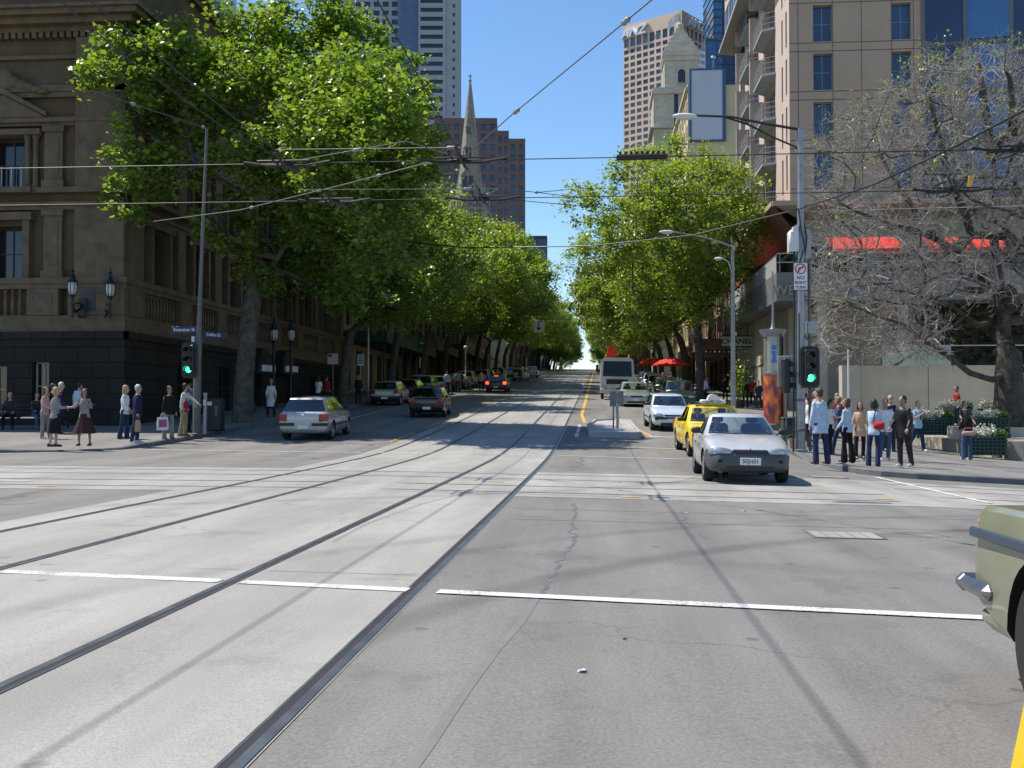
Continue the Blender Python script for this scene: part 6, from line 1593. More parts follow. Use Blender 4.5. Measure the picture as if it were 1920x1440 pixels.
    x2.ell((0,.083*s,-.052*s), (.022*s,.007*s,.006*s), 8, 5, 2, HM)
    bmx = bmesh.new(); bmx.from_mesh(bm_); nv = [bmx.verts.new(v) for v in x2.v]
    for fc, mi in zip(x2.f, x2.m):
        try:
            q = bmx.faces.new([nv[i] for i in fc]); q.material_index = mi; q.smooth = True
        except ValueError: pass
    bmx.to_mesh(bm_); bmx.free(); link('body', bm_, t)
    # clothes
    ztop = hem-.12
    if top is not None:
        c = MB(); torso(c, .023, -.12, .51)
        if ztop < -.13: c.loft([[U((.156*f+.045+k_*.006)*math.cos(2*PI*j/16), (.106*fat+.034+k_*.008)*math.sin(2*PI*j/16)+.006, lerp(-.04,ztop,k_)) for j in range(16)] for k_ in (0,.3,.6,1)], True, True)
        for sd in (-1,1):
            S, E_, Wr, df = arms[sd]
            if sleeve != 'none': cap(c, S-Vector((sd*.02,0,.012)), E_ if sleeve == 'long' else S.lerp(E_,.62), .060*s*f, .053*s*f)
            else: cap(c, S-Vector((sd*.03,0,0)), S, .055*s*f, .05*s*f)
            if sleeve == 'long': cap(c, E_, E_.lerp(Wr,.9), .056*s*f, .043*s*f)
        link('jacket' if jacket else 'top', rem(c, vox, [top], 2), t)
    if jacket and jacket is not True:
        pan = MB(); rg = []
        for zq, rx, ry in ((-.13,.168,.128),(.05,.152,.118),(.27,.165,.126),(.42,.165,.118)):
            rg.append([U(rx*f*math.cos(q)*.42, (ry+.012)*math.sin(q)+.006, zq) for q in [PI*.25+PI*.5*i/6 for i in range(7)]])
        pan.loft(rg, False, False); link('shirt_front', pan.mesh('shirt_front',[jacket],True), t)
    if collar is not None:
        c = MB(); c.tube([U(.062*math.cos(q),.058*math.sin(q)+.008,.525) for q in [2*PI*i/14 for i in range(15)]], .018*s, 6); link('collar', c.mesh('collar',[collar],True), t)
    if bkind == 'trousers' and bottom is not None:
        c = MB(); torso(c, .012, -.12, .06)
        for sd in (-1,1):
            h, kn, an_, an = legs[sd]; cap(c, h+Vector((0,0,-.02)), kn, .097*s*f, .071*s*f); cap(c, kn, an_+Vector((0,0,-.02)), .070*s*f, flare*s if flare else .055*s)
        link('trousers', rem(c, vox, [bottom], 2), t)
    elif bkind == 'skirt':
        rg = []; n = 32
        for i, q in enumerate((0,.12,.3,.6,1.)):
            zq = .06-q*skirt_len; rr_ = lerp(.135,.162,min(1,q*5)) if q < .2 else .162+.115*(q-.2)*(flare/.06)
            rg.append([U(rr_*(1+.07*q*math.sin(j*2*PI*8/n))*math.cos(2*PI*j/n)*1.02, rr_*.86*(1+.07*q*math.sin(j*2*PI*8/n))*math.sin(2*PI*j/n)+.01, zq) for j in range(n)])
        c = MB(); c.loft(rg, True, False); link('skirt', c.mesh('skirt',[bottom],True), t)
    for sd in (-1,1):
        h, kn, an_, an = legs[sd]; M = Matrix.Translation(an_) @ Matrix.Rotation(an*.8 if abs(an) > .25 else 0,4,'X')
        c = MB(); c.ell((0,.055*s,-.042*s), (.045*s,.135*s,.036*s), 12, 8, 0, M); c.ell((0,-.025*s,-.02*s), (.042*s,.055*s,.055*s), 10, 8, 0, M); c.box(-.04*s,-.07*s,-.075*s,.04*s,.165*s,-.052*s,0,M)
        link('shoe', rem(c, .014, [shoes or mat('shoe_black',(.02,.02,.02),.5)], 2), t)
    if hatm is not None:
        c = MB(); c.ell((0,-.01*s,.05*s),(.088*s,.108*s,.095*s),14,8,0,HM); c.ell((0,.07*s,.055*s),(.075*s,.085*s,.014*s),12,6,0,HM); link('cap', rem(c,.012,[hatm],2), t)
    c = MB(); hm_ = hairm(hair)
    c.ell((0,-.026*s,.047*s), (.083*s,.098*s,.100*s), 14, 10, 0, HM)
    if hairstyle in ('short','cap'): c.ell((0,-.045*s,-.01*s), (.076*s,.066*s,.07*s), 12, 8, 0, HM)
    if hairstyle in ('bob','curly'):
        for sd in (-1,1): c.ell((sd*.065*s,-.02*s,-.035*s), (.034*s,.062*s,.10*s), 10, 8, 0, HM)
        c.ell((0,-.07*s,-.035*s), (.08*s,.05*s,.10*s), 12, 8, 0, HM)
        if hairstyle == 'curly':
            rr_ = random.Random(int(x*100)); 
            for i in range(22):
                q = rr_.uniform(0,2*PI); c.ell((.082*s*math.cos(q), -.035*s+.075*s*math.sin(q)*(.6 if math.sin(q) > 0 else 1), rr_.uniform(-.09,.12)*s), (.026*s,)*3, 8, 6, 0, HM)
    if hairstyle == 'long':
        for sd in (-1,1): c.ell((sd*.066*s,-.03*s,-.06*s), (.034*s,.055*s,.14*s), 10, 8, 0, HM)
        c.ell((0,-.078*s,-.12*s), (.092*s,.045*s,.20*s), 12, 10, 0, HM)
    if hairstyle == 'tail': c.ell((0,-.11*s,-.03*s), (.028*s,.035*s,.09*s), 8, 8, 0, HM)
    link('hair', rem(c, .0115, [hm_], 2), t)
    if glasses:
        g = MB()
        for sd in (-1,1): g.ell((sd*.03*s,.093*s,.017*s), (.025*s,.010*s,.018*s), 10, 6, 0, HM); g.tube([HM @ Vector((sd*.05*s,.085*s,.022*s)), HM @ Vector((sd*.079*s,.0,.022*s))], .004, 4)
        g.tube([HM @ Vector((-.01*s,.1*s,.02*s)), HM @ Vector((.01*s,.1*s,.02*s))], .004, 4); g.build('sunglasses', M_shade, t, smooth=True)
    t.location = (x, y, z if z is not None else pave(x, y)+.003)
    t['arms'] = 0; del t['arms']
    return t, {k: [Matrix.Translation(t.location) @ Matrix.Rotation(rz,4,'Z') @ v for v in a[:3]] for k, a in arms.items()}
# headings: 0 looks up the street, PI towards the camera, -PI/2 to the right of the picture, PI/2 to the left
AW, TO, RT, LF = 0, PI, -PI/2, PI/2
navy = cloth('navy',(.018,.024,.06)); black = cloth('black',(.013,.013,.014)); char = cloth('charcoal',(.035,.036,.04)); denim = cloth('denim',(.055,.095,.18)); ddenim = cloth('dark_denim',(.024,.042,.085)); pblue = cloth('pale_blue',(.44,.55,.66)); white_ = cloth('white',(.66,.66,.66)); khaki = cloth('khaki',(.33,.255,.145)); greyc = cloth('grey_wool',(.27,.27,.265)); redv = cloth('red_vest',(.34,.02,.05)); peach = cloth('peach',(.56,.34,.22)); pinkc = cloth('pink',(.50,.29,.25)); taupe = cloth('taupe',(.26,.22,.19)); lime = cloth('lime',(.38,.42,.10)); maroon = cloth('maroon',(.24,.03,.025)); plaid = cloth('plum_plaid',(.055,.025,.028)); gtrou = cloth('grey_trousers',(.23,.24,.225)); skyt = cloth('sky_tee',(.34,.52,.64)); beige = cloth('beige_coat',(.46,.38,.27)); teeb = cloth('blue_tee',(.05,.075,.16)); leather = cloth('black_leather',(.02,.02,.022),.4); red_ = cloth('bright_red',(.5,.03,.025)); whshoe = cloth('white_shoe',(.6,.6,.6)); brshoe = cloth('brown_shoe',(.10,.055,.03)); cream_ = cloth('cream_shirt',(.58,.54,.46))
GL, GR = 'people waiting at the left corner', 'people waiting at the right corner'
def fp(px, py): return foot(px, py, PAVE)
def P_(label, px, py, rz, **k):
    x, y = fp(px, py); return person(label, x, y, rz, **k)
P_('blonde woman in grey cardigan and black skirt holding something up at the left kerb', 103, 838, RT+.25, H=1.70, sex='f', sk='pale', hair='blond', hairstyle='bob', top=greyc, bottom=black, bkind='skirt', skirt_len=.58, flare=.03, shoes=navy, pose=dict(La=(25,8,70,10),Ra=(30,8,62,8),Ll=(3,4),Rl=(-6,2)), group=GL)
P_('curly haired woman in sleeveless grey top and plum skirt, hands raised to her face', 159, 836, TO+.1, H=1.66, sex='f', sk='tan', hair='brown', hairstyle='curly', top=greyc, sleeve='none', bottom=plaid, bkind='skirt', skirt_len=.60, flare=.11, shoes=char, pose=dict(La=(25,22,128,25),Ra=(25,22,128,25),Ll=(2,3,9),Rl=(0,2,9)), group=GL)
P_('woman in pink top and taupe trousers with white shoes at the left kerb', 84, 823, RT-.1, H=1.68, sex='f', sk='pale', hair='red', hairstyle='curly', top=pinkc, bottom=taupe, shoes=whshoe, pose=dict(La=(20,8,60,10),Ra=(15,8,50,8)), group=GL)
P_('white haired man in dark coat mostly hidden behind the blonde woman', 113, 814, RT+.5, H=1.80, hair='white', top=navy, bottom=char, hem=-.2, group=GL)
P_('dark haired person in black behind the woman in pink', 98, 812, RT, H=1.74, hair='black', top=black, bottom=black, group=GL)
P_('man in pale blue shirt with a shoulder strap walking away at the left corner', 145, 808, AW-.35, H=1.82, hair='black', top=pblue, sleeve='short', bottom=black, pose=dict(La=(10,25,25,0),Ra=(20,20,40,0),Ll=(18,6),Rl=(-22,38),lean=8), group=GL)
x, y = fp(22, 806); x1, y1 = fp(72, 806)
ZBEN = 39.0
bx0, by0 = at(20, ZBEN); bx1, by1 = at(68, ZBEN-.3)
P_BENCH = []
for lab, px, h_, kw in (('grey haired man in dark jacket sitting at the left end of the dark bench', 20, 'grey', dict(top=char, bottom=black)), ('red haired person in dark jacket and jeans sitting at the right bench end', 68, 'red', dict(top=char, bottom=denim))):
    x, y = at(px, ZBEN-.15); gz_ = pave(x, y)
    person(lab, x, y, TO+(.3 if px < 40 else .9), H=1.74, hair=h_, seat=.56, z=gz_, pose=dict(Ll=(82,80,8),Rl=(80,72,8),La=(25,10,45,10),Ra=(25,12,50,10),lean=6), group=GL, **kw)
P_('woman with long wavy blonde hair in white top and jeans at the left corner', 234, 823, RT, H=1.74, sex='f', sk='pale', hair='blond', hairstyle='long', top=white_, bottom=ddenim, flare=.085, pose=dict(La=(-20,12,60,-10),Ra=(12,8,20,0)), group=GL)
pm, am = P_('white haired man in navy sweater and jeans carrying a brown paper bag', 257, 830, RT+.35, H=1.78, hair='white', top=navy, collar=white_, bottom=ddenim, shoes=whshoe, fat=1.1, pose=dict(La=(4,6,6,0),Ra=(-4,8,14,0)), group=GL)
bagpos = am[1][2]
pw, aw_ = P_('woman in black top and grey trousers holding a pink shopping bag', 317, 823, TO+.9, H=1.72, sex='f', sk='tan', hair='black', hairstyle='tail', top=black, bottom=gtrou, flare=.08, glasses=True, pose=dict(La=(0,8,12,0),Ra=(0,8,12,0)), group=GL)
P_('man in red vest over white sleeves and khaki trousers pressing the crossing button', 346, 818, RT+.2, H=1.78, hair='black', sk='tan', top=cream_, bottom=khaki, shoes=brshoe, pose=dict(La=(48,4,8,5),Ra=(-8,8,10,0)), group=GL)
# his vest lies over the shirt
pv = [o for o in COL.objects if o.get('label','').startswith('man in red vest')][0]
c = MB()
for z, rx, ry in (): pass
rg = [[(rx*math.cos(2*PI*j/16), ry*math.sin(2*PI*j/16)+.005+.02*zz, .93*1.017+zz*1.017) for j in range(16)] for zz, rx, ry in ((-.13,.182,.136),(.05,.175,.132),(.2,.172,.13),(.33,.185,.138),(.44,.165,.125))]
c.loft(rg, True, False); link('vest', c.mesh('vest',[redv],True), pv)
x, y = at(360, 37.4); person('man in blue shirt standing in shade behind the left signal pole', x, y, LF, H=1.78, hair='black', top=cloth('mid_blue',(.06,.16,.34)), bottom=black, group=GL)
GS = 'people in the shade along the left pavement'
for lab, px, Z, rz, kw in (('woman in long white coat walking in the shade past the arched doors', 508, 47, TO+.3, dict(sex='f', hair='grey', top=white_, hem=-.32, bottom=black)),
    ('woman in white top and dark trousers walking away by the town hall steps', 597, 56, AW, dict(sex='f', hair='black', hairstyle='long', top=white_, sleeve='short', bottom=black, pose=dict(Ll=(15,5),Rl=(-16,30)))),
    ('man in dull red top in the shade by the town hall steps', 612, 58, AW, dict(hair='black', top=maroon, bottom=char)), ('man in black in the shade beside the parking sign', 672, 60, TO, dict(hair='black', top=black, bottom=black)),
    ('person in pink top beside the braking blue sedan', 903, 84, AW, dict(sex='f', hair='red', top=pinkc, bottom=black)), ('person in yellow vest far along the left pavement', 934, 104, TO, dict(hair='black', top=lime, bottom=black)),
    ('person in red top far along the left pavement', 975, 118, AW, dict(hair='black', top=red_, bottom=black)), ('person in white shirt far along the left pavement', 947, 100, TO, dict(hair='brown', top=white_, bottom=ddenim)), ('person in grey on the pavement under the left street awning', 858, 84, AW, dict(hair='black', top=greyc, bottom=black)), ('person in pale blue under the left street awning', 838, 80, TO, dict(hair='brown', top=pblue, bottom=black))):
    x, y = at(px, Z); person(lab, x, y, rz, H=1.72, vox=.024, group=GS, z=None, **kw)
# right corner
P_('man in untucked pale blue shirt and jeans standing at the right kerb edge', 1537, 870, AW+.5, H=1.83, hair='brown', top=pblue, bottom=ddenim, hem=-.1, shoes=brshoe, flare=.075, pose=dict(La=(2,7,10,0),Ra=(8,9,12,0)), group=GR)
P_('woman in white top and black trousers just behind the man in pale blue shirt', 1556, 851, RT, H=1.62, sex='f', sk='tan', hair='black', hairstyle='tail', top=white_, sleeve='short', bottom=black, flare=.08, pose=dict(La=(20,10,80,20),Ra=(20,10,80,20)), group=GR)
P_('dark haired person with a jacket tied round the waist beside the right pole', 1517, 838, RT+.4, H=1.66, sex='f', sk='tan', hair='black', top=white_, sleeve='short', bottom=navy, hem=-.02, pose=dict(La=(25,10,75,20),Ra=(25,10,75,20)), group=GR)
P_('sandy haired youth in grey hooded jacket over blue tee striding left', 1574, 850, LF-.2, H=1.76, hair='sandy', top=teeb, sleeve='long', bottom=ddenim, pose=dict(Ll=(18,6),Rl=(-20,22),La=(16,8,30,0),Ra=(-14,8,25,0)), group=GR)
P_('woman with dark red hair in pale blue blouse and wide black trousers', 1589, 866, LF-.7, H=1.66, sex='f', sk='fair', hair='red', hairstyle='bob', top=pblue, bottom=black, flare=.10, pose=dict(La=(5,8,35,0),Ra=(5,8,30,0)), group=GR)
P_('laughing woman in peach cardigan and black trousers facing the camera', 1612, 861, TO, H=1.60, sex='f', sk='tan', hair='black', hairstyle='bob', top=peach, hem=-.1, bottom=black, pose=dict(La=(5,14,20,0),Ra=(5,14,20,0)), group=GR)
p7_, a7 = P_('woman in white jacket with a red shoulder bag seen from behind', 1638, 874, AW-.5, H=1.64, sex='f', sk='tan', hair='black', hairstyle='bob', top=pblue, bottom=ddenim, flare=.075, pose=dict(La=(40,12,60,0),Ra=(10,10,20,0)), group=GR)
P_('young man in white sweater and jeans with one hand on his hip', 1659, 863, TO+.1, H=1.74, sk='tan', hair='black', top=white_, bottom=denim, shoes=whshoe, fat=1.06, pose=dict(La=(-12,38,75,45),Ra=(-12,38,75,45)), group=GR)
P_('tall blond man in navy jacket standing behind the man in white sweater', 1668, 847, TO+.15, H=1.90, sk='pale', hair='blond', top=navy, jacket=pblue, bottom=char, glasses=True, pose=dict(La=(5,10,15,0),Ra=(5,10,15,0)), group=GR)
P_('dark haired man in loose black jacket with rolled dark trousers at the right corner', 1694, 875, LF+.75, H=1.78, sk='tan', hair='black', top=leather, hem=-.12, bottom=char, fat=1.12, shoes=whshoe, pose=dict(La=(10,10,30,0),Ra=(10,10,42,15)), group=GR)
p11, a11 = P_('man in sky blue tee and jeans with backpack straps walking', 1720, 846, TO+.5, H=1.80, hair='brown', sk='fair', top=skyt, sleeve='short', bottom=ddenim, shoes=whshoe, pose=dict(Ll=(14,5),Rl=(-14,20),La=(18,14,115,30),Ra=(18,14,115,30)), group=GR)
P_('long haired woman in black top and jeans seen from behind near the planters', 1812, 862, AW+.2, H=1.62, sex='f', sk='tan', hair='black', hairstyle='long', top=black, bottom=denim, flare=.08, shoes=whshoe, pose=dict(La=(12,10,60,25),Ra=(5,8,15,0)), group=GR)
for lab, px, Z, rz, kw in (('man in lime green jacket behind the traffic signal', 1540, 39.5, RT, dict(hair='grey', top=lime, bottom=khaki, hem=-.1)), ('person in beige coat beside the man in lime green', 1530, 41.5, LF, dict(hair='grey', sex='f', top=beige, hem=-.15, bottom=black)),
    ('woman in dark red coat raising a hand to her face before the hotel doors', 1568, 41, RT+.2, dict(sex='f', hair='grey', hairstyle='bob', top=maroon, hem=-.3, bottom=black, pose=dict(La=(30,10,110,15),Ra=(30,10,110,15)))),
    ('person with a pink cap half hidden left of the right pole', 1511, 37, RT, dict(hair='brown', top=pinkc, bottom=navy, hatm=pinkc))):
    x, y = at(px, Z); person(lab, x, y, rz, H=1.76, group=GR, vox=.021, **kw)
GC = 'people at the café tables on the right pavement'
for lab, px, Z, rz, kw in (('person in black by the potted tree under the shop sign', 1398, 62, AW, dict(hair='black', top=black, bottom=black)), ('person in pale shirt under the red umbrella', 1243, 77, TO, dict(hair='sandy', top=peach, bottom=black)), ('person in pink under the red umbrella', 1258, 78, TO+.4, dict(hair='red', top=pinkc, bottom=black)), ('waiter in white shirt passing the tree trunk', 1323, 66, RT, dict(hair='black', top=white_, bottom=black)), ('person in red top deep under the hotel terrace', 1412, 66, TO, dict(hair='black', top=red_, bottom=black)), ('man in dark suit walking under the hotel terrace', 1422, 60, TO, dict(hair='black', top=char, bottom=char)), ('person in navy at the foot of the hotel column', 1360, 70, AW, dict(hair='brown', top=navy, bottom=black))):
    x, y = at(px, Z); person(lab, x, y, rz, H=1.72, vox=.024, group=GC, **kw)
# drivers sit inside their cars
def driver(c, S, label, hair, topm, side=.36):
    f = c.rotation_euler.z; L = SPEC[S]['L']; cb = SPEC[S]['cab']; yl_ = (cb['rf']-.075)*L-.16; fx, fy = -math.sin(f), math.cos(f)
    x = c.location.x+fx*yl_+math.cos(f)*side; y = c.location.y+fy*yl_+math.sin(f)*side
    person(label, x, y, f, H=1.72, hair=hair, top=topm, bottom=black, seat=.42, z=c.location.z+.06, vox=.022, pose=dict(Ll=(75,40),Rl=(75,40),La=(45,8,25,10),Ra=(45,8,25,10),lean=-10), group='drivers in the queue')
driver(mir, 'coupe', 'driver in dark shirt at the wheel of the silver coupe', 'black', char)
driver(taxi, 'sedan', 'driver at the wheel of the yellow taxi', 'grey', pblue)
driver(clio, 'small', 'driver at the wheel of the small pale hatchback', 'brown', white_)
# things they carry
t = thing('paper_bag', 'brown paper bag in the hand of the white haired man', 'bag', (bagpos.x+.03, bagpos.y-.06, bagpos.z-.56), RT+.3)
b = MB(); b.loft([[(-.14,-.07,0),(.14,-.07,0),(.14,.07,0),(-.14,.07,0)],[(-.15,-.075,.2),(.15,-.075,.2),(.15,.075,.2),(-.15,.075,.2)],[(-.15,-.05,.36),(.15,-.05,.36),(.15,.05,.36),(-.15,.05,.36)]], True, False); b.poly([(-.14,-.07,0),(.14,-.07,0),(.14,.07,0),(-.14,.07,0)]); b.build('sack', mat('kraft_paper', (.40,.28,.16), .85, var=.12, bump=.3), t)
for s in (-.05,.05): b = MB(); b.tube([(-.07,s,.35),(-.05,s*.6,.47),(.05,s*.6,.47),(.07,s,.35)], .006, 5); b.build('handle', M_seat, t)
q = aw_[1][2]; t = thing('shopping_bag', 'white and pink shopping bag held by the woman in black top', 'bag', (q.x, q.y-.03, q.z-.58), .5)
b = MB(); b.loft([[(-.17,-.06,0),(.17,-.06,0),(.17,.06,0),(-.17,.06,0)],[(-.18,-.07,.2),(.18,-.07,.2),(.18,.07,.2),(-.18,.07,.2)],[(-.16,-.04,.42),(.16,-.04,.42),(.16,.04,.42),(-.16,.04,.42)]], True, True); b.build('sack', mat('white_plastic_bag', (.66,.64,.66), .5, bump=.4), t)
b = MB(); b.box(-.12,-.08,.1,.12,-.076,.34); b.build('printed_panel', mat('magenta_print', (.36,.06,.18), .5), t)
b = MB(); b.tube([(-.07,0,.42),(-.03,0,.54),(.03,0,.54),(.07,0,.42)], .008, 5); b.build('handle', M_whitecl, t)
q = p7_.location; t = thing('shoulder_bag', 'small red shoulder bag on the woman in white jacket', 'bag', (q.x+.06, q.y-.24, q.z+.90), -.3)
b = MB(); b.rbox(-.13,-.06,0,.13,.06,.19,.05); b.build('pouch', red_, t, smooth=True); b = MB(); b.tube([(-.12,0,.17),(-.10,.06,.4),(.0,.16,.62)], .012, 5); b.build('strap', black, t)
q = fp(1812, 862); t = thing('handbag', 'small pale pink handbag held behind the woman in black', 'bag', (q[0]-.02, q[1]-.2, pave(*q)+.78), 0)
b = MB(); b.rbox(-.2,-.05,0,.2,.05,.14,.04); b.build('pouch', pinkc, t, smooth=True); b = MB(); b.tube([(-.16,0,.13),(-.1,.02,.24),(.1,.02,.24),(.16,0,.13)], .01, 5); b.build('strap', pinkc, t)
q = p11.location; t = thing('backpack', 'navy backpack on the man in sky blue tee', 'bag', (q.x-.06*0, q.y+.20, q.z+1.02), .5)
b = MB(); b.ell((0,0,.2),(.16,.09,.24),12,8); b.build('pack', navy, t, smooth=True)
for s in (-.11,.11): b = MB(); b.tube([(s,-.03,.40),(s*.95,-.16,.42),(s*.9,-.335,.33),(s*.95,-.34,.12),(s*1.1,-.2,.02),(s,-.05,.04)], .022, 5); b.build('strap', navy, t)
# ================================================================== poles, signals, signs, wires, planters, litter
M_galv = mat('galvanised_steel', (.30,.31,.32), .45, .7, var=.2, scale=5); M_galvd = mat('dull_pole_paint', (.13,.13,.125), .65, .1, var=.2); M_sigb = mat('signal_black', (.012,.013,.013), .5); M_navyb = mat('street_sign_navy', (.012,.022,.075), .5, var=.05)
M_redp = mat('sign_red', (.50,.02,.03), .5, var=.05); M_grn = emis('signal_green', (.05,1.,.42), 3.2); M_off = mat('unlit_lens', (.03,.012,.010), .25); M_box = mat('grey_cabinet', (.36,.38,.38), .55, .1, var=.1); M_boxw = mat('white_cabinet', (.60,.62,.62), .5, var=.06)
def signal_head(t, loc, rz=0, lit=True, back=True, flip=False):
    e = MB(); M = Matrix.Translation(loc) @ Matrix.Rotation(rz,4,'Z')
    e.rbox(-.16,-.02,-.52,.16,.18,.52,.03,0,M)
    if back: e.rbox(-.30,.02,-.66,.30,.045,.66,.06,0,M) if False else e.prism([(-.28,-.52),(-.2,-.62),(.2,-.62),(.28,-.52),(.28,.52),(.2,.62),(-.2,.62),(-.28,.52)], .06, .08, 'y', 0, M)
    h = e.build('signal_head', M_sigb, t)
    for k, z in enumerate((.33,0,-.33)):
        l = MB(); l.lathe([(.001,-.035),(.07,-.032),(.105,-.022)], 20, (0,0,z), 0, False, M, 'y'); l.build('signal_lens', M_grn if (k == 2 and lit) else M_off, h, smooth=True)
        v = MB(); rg = []
        for y in (-.02,-.24):
            rg.append([(.118*math.cos(q),y,z+.118*math.sin(q)) for q in [-.35+(PI+.7)*i/14 for i in range(15)]])
        v.loft(rg, False, False, 0, M); v.build('visor', M_sigb, h)
    return h
# left signal pole
px_, py_ = foot(369, 815, PAVE); t = thing('traffic_signal_pole', 'tall grey pole with a green traffic signal and street name plates at the left corner', 'traffic light', (px_,py_,pave(px_,py_))); gz_ = t.location.z; ZL = 36.1
top = hz(240, ZL)-gz_; xt = (385-369)/FP*ZL
b = MB(); b.tube([(0,0,0),(.01,0,2.2),(.05,0,3.4)], [.135,.13,.12], 14); b.tube([(.05,0,3.38),(.1,0,5),(xt,0,top)], [.085,.07,.05], 12); b.lathe([(.2,0),(.2,.04),(.14,.06)],14); b.build('pole', M_galvd, t, angle=50)
signal_head(t, (-.16,-.33,hz(676,ZL)-gz_), 0)
b = MB(); b.box(-.2,-.16,hz(676,ZL)-gz_-.3,.1,-.1,hz(676,ZL)-gz_-.26); b.box(-.2,-.16,hz(676,ZL)-gz_+.26,.1,-.1,hz(676,ZL)-gz_+.3); b.build('bracket', M_galvd, t)
zs = hz(619,ZL)-gz_
b = MB(); b.rbox(-.92,-.02,zs-.125,-.04,.02,zs+.125,.01); pl_ = b.build('name_plate', M_navyb, t); text('Swanston St', pl_, (-.46,-.0215,zs+.01), .155, M_signw, depth=.002, bold=.002)
b = MB(); b.rbox(-.02,.1,hz(627,ZL)-gz_-.11,.02,1.1,hz(627,ZL)-gz_+.11,.01,0,Matrix.Translation((.12,0,0)) @ Matrix.Rotation(-rad(35),4,'Z')); pl_ = b.build('name_plate', M_navyb, t)
text('Collins St', pl_, (.44,.36,hz(627,ZL)-gz_), .15, M_signw, (PI/2,0,rad(55)), .002, .002)
b = MB(); b.rbox(-.14,-.17,hz(637,ZL)-gz_-.1,-.04,-.11,hz(637,ZL)-gz_+.1,.01); b.build('small_cabinet', M_boxw, t)
b = MB(); b.rbox(-.07,-.19,.92,.07,-.13,1.15,.02); b.build('push_button_box', mat('button_box_yellow', (.35,.32,.22), .5), t)
b = MB(); b.tube([(.13,.02,1.3),(.14,.02,5)], .018, 5); b.build('conduit', M_galvd, t)
# slimmer post just beside it with its own little cap
x, y = foot(376, 814, PAVE); t2 = thing('bollard_post', 'short grey post standing right beside the left signal pole', 'post', (x+.08,y+.25,pave(x,y)))
b = MB(); b.lathe([(.06,0),(.06,1.35),(.075,1.36),(.075,1.44),(.02,1.46)],12); b.build('post', M_galv, t2, angle=40)
b = MB(); b.rbox(-.05,-.09,1.0,.05,-.055,1.2,.01); b.build('plate', M_boxw, t2)
# right main pole with street lamp, signal, no right turn sign
px_, py_ = foot(1500, 846, PAVE); t = thing('traffic_signal_pole', 'tall right corner pole carrying a no right turn sign and a lamp arm', 'traffic light', (px_,py_,pave(px_,py_))); gz_ = t.location.z; ZR = 31.7
q = lambda py: hz(py, ZR)-gz_
b = MB(); b.tube([(0,0,0),(.02,0,3.6),(.05,0,q(440)),(.05,0,q(245))], [.15,.14,.105,.085], 16); b.lathe([(.22,0),(.22,.05),(.155,.07)],16); b.build('pole', M_galv, t, angle=50)
b = MB(); b.tube([(.30,.05,0),(.30,.05,q(480)),(.27,.05,q(455))], [.045,.045,.03], 8); b.build('service_pipe', M_galvd, t, angle=50)
b = MB(); b.tube([(-.22,-.05,0),(-.18,-.05,q(700)),(-.15,-.02,q(450)),(-.1,0,q(435))], .028, 6); b.tube([(-.05,-.14,q(720)),(-.04,-.13,q(590))], .02, 5)
b.tube([(-.03,-.12,q(500)),(.12,-.2,q(470)),(.02,-.18,q(430)),(-.04,-.12,q(395))], .022, 6); b.tube([(.16,.05,q(500)),(.22,-.05,q(450)),(.1,0,q(400))], .02, 6); b.build('cable_run', M_plas, t)
for zz in (.6,1.5,2.3): b = MB(); b.lathe([(.156,zz),(.162,zz+.01),(.162,zz+.07),(.156,zz+.08)],16); b.build('strap_band', M_galvd, t)
lx = (1313-1502)/FP*ZR
b = MB(); b.tube([(.05,0,q(247)),(-.9,-.02,q(236)),(-2.0,-.04,q(221)),(lx,-.05,q(217))], [.045,.042,.038,.035], 8); b.tube([(.05,0,q(283)),(-.7,-.01,q(262)),(-1.5,-.03,q(236)),(-2.2,-.04,q(221))], .03, 6); b.build('lamp_arm', M_plas, t, angle=60)
b = MB(); M = Matrix.Translation((lx-.32,-.05,q(218))) @ Matrix.Rotation(.05,4,'Y'); b.ell((0,0,0),(.38,.16,.09),18,10,0,M); b.build('lamp_head', M_boxw, t, smooth=True); b = MB(); b.ell((-.03,0,-.05),(.28,.12,.07),14,8,0,M); b.build('lamp_bowl', M_opal, t, smooth=True)
signal_head(t, (.24,-.36,q(690)), 0)
b = MB(); b.tube([(.24,-.2,q(690)+.62),(.24,-.15,q(640)),(.06,-.05,q(625))], .03, 6); b.build('bracket', M_galvd, t)
signal_head(t, (-.32,.1,q(705)), PI*.52, False, False)
b = MB(); b.rbox(-.34,-.22,q(476),-.02,.12,q(436),.06); b.prism([(-.34,q(476)),(-.05,q(476)),(-.05,q(425)),(-.20,q(430))], -.2, .1, 'y'); b.build('equipment_cabinet', M_boxw, t, angle=40)
b = MB(); b.rbox(.0,.0,q(490),.36,.3,q(434),.05); b.build('equipment_cabinet', M_box, t, angle=40)
b = MB(); b.rbox(.22,-.02,q(628),.52,.2,q(604),.03); b.build('equipment_cabinet', M_box, t, angle=40)
zs0, zs1 = q(548), q(497); zc = (zs0+zs1)/2; hw_ = .21
b = MB(); b.prism([(p[0]+0,p[1]) for p in [(-hw_+.03,zs0),(hw_-.03,zs0),(hw_,zs0+.03),(hw_,zs1-.03),(hw_-.03,zs1),(-hw_+.03,zs1),(-hw_,zs1-.03),(-hw_,zs0+.03)]], -.215, -.20, 'y'); sg = b.build('turn_sign', M_signw, t)
b = MB(); b.box(-hw_-.004,-.2185,zs0-.004,hw_+.004,-.2155,zs0+.012); b.box(-hw_-.004,-.2185,zs1-.012,hw_+.004,-.2155,zs1+.004); b.box(-hw_-.004,-.2185,zs0+.012,-hw_+.01,-.2155,zs1-.012); b.box(hw_-.01,-.2185,zs0+.012,hw_+.004,-.2155,zs1-.012); b.build('border', M_black, sg)
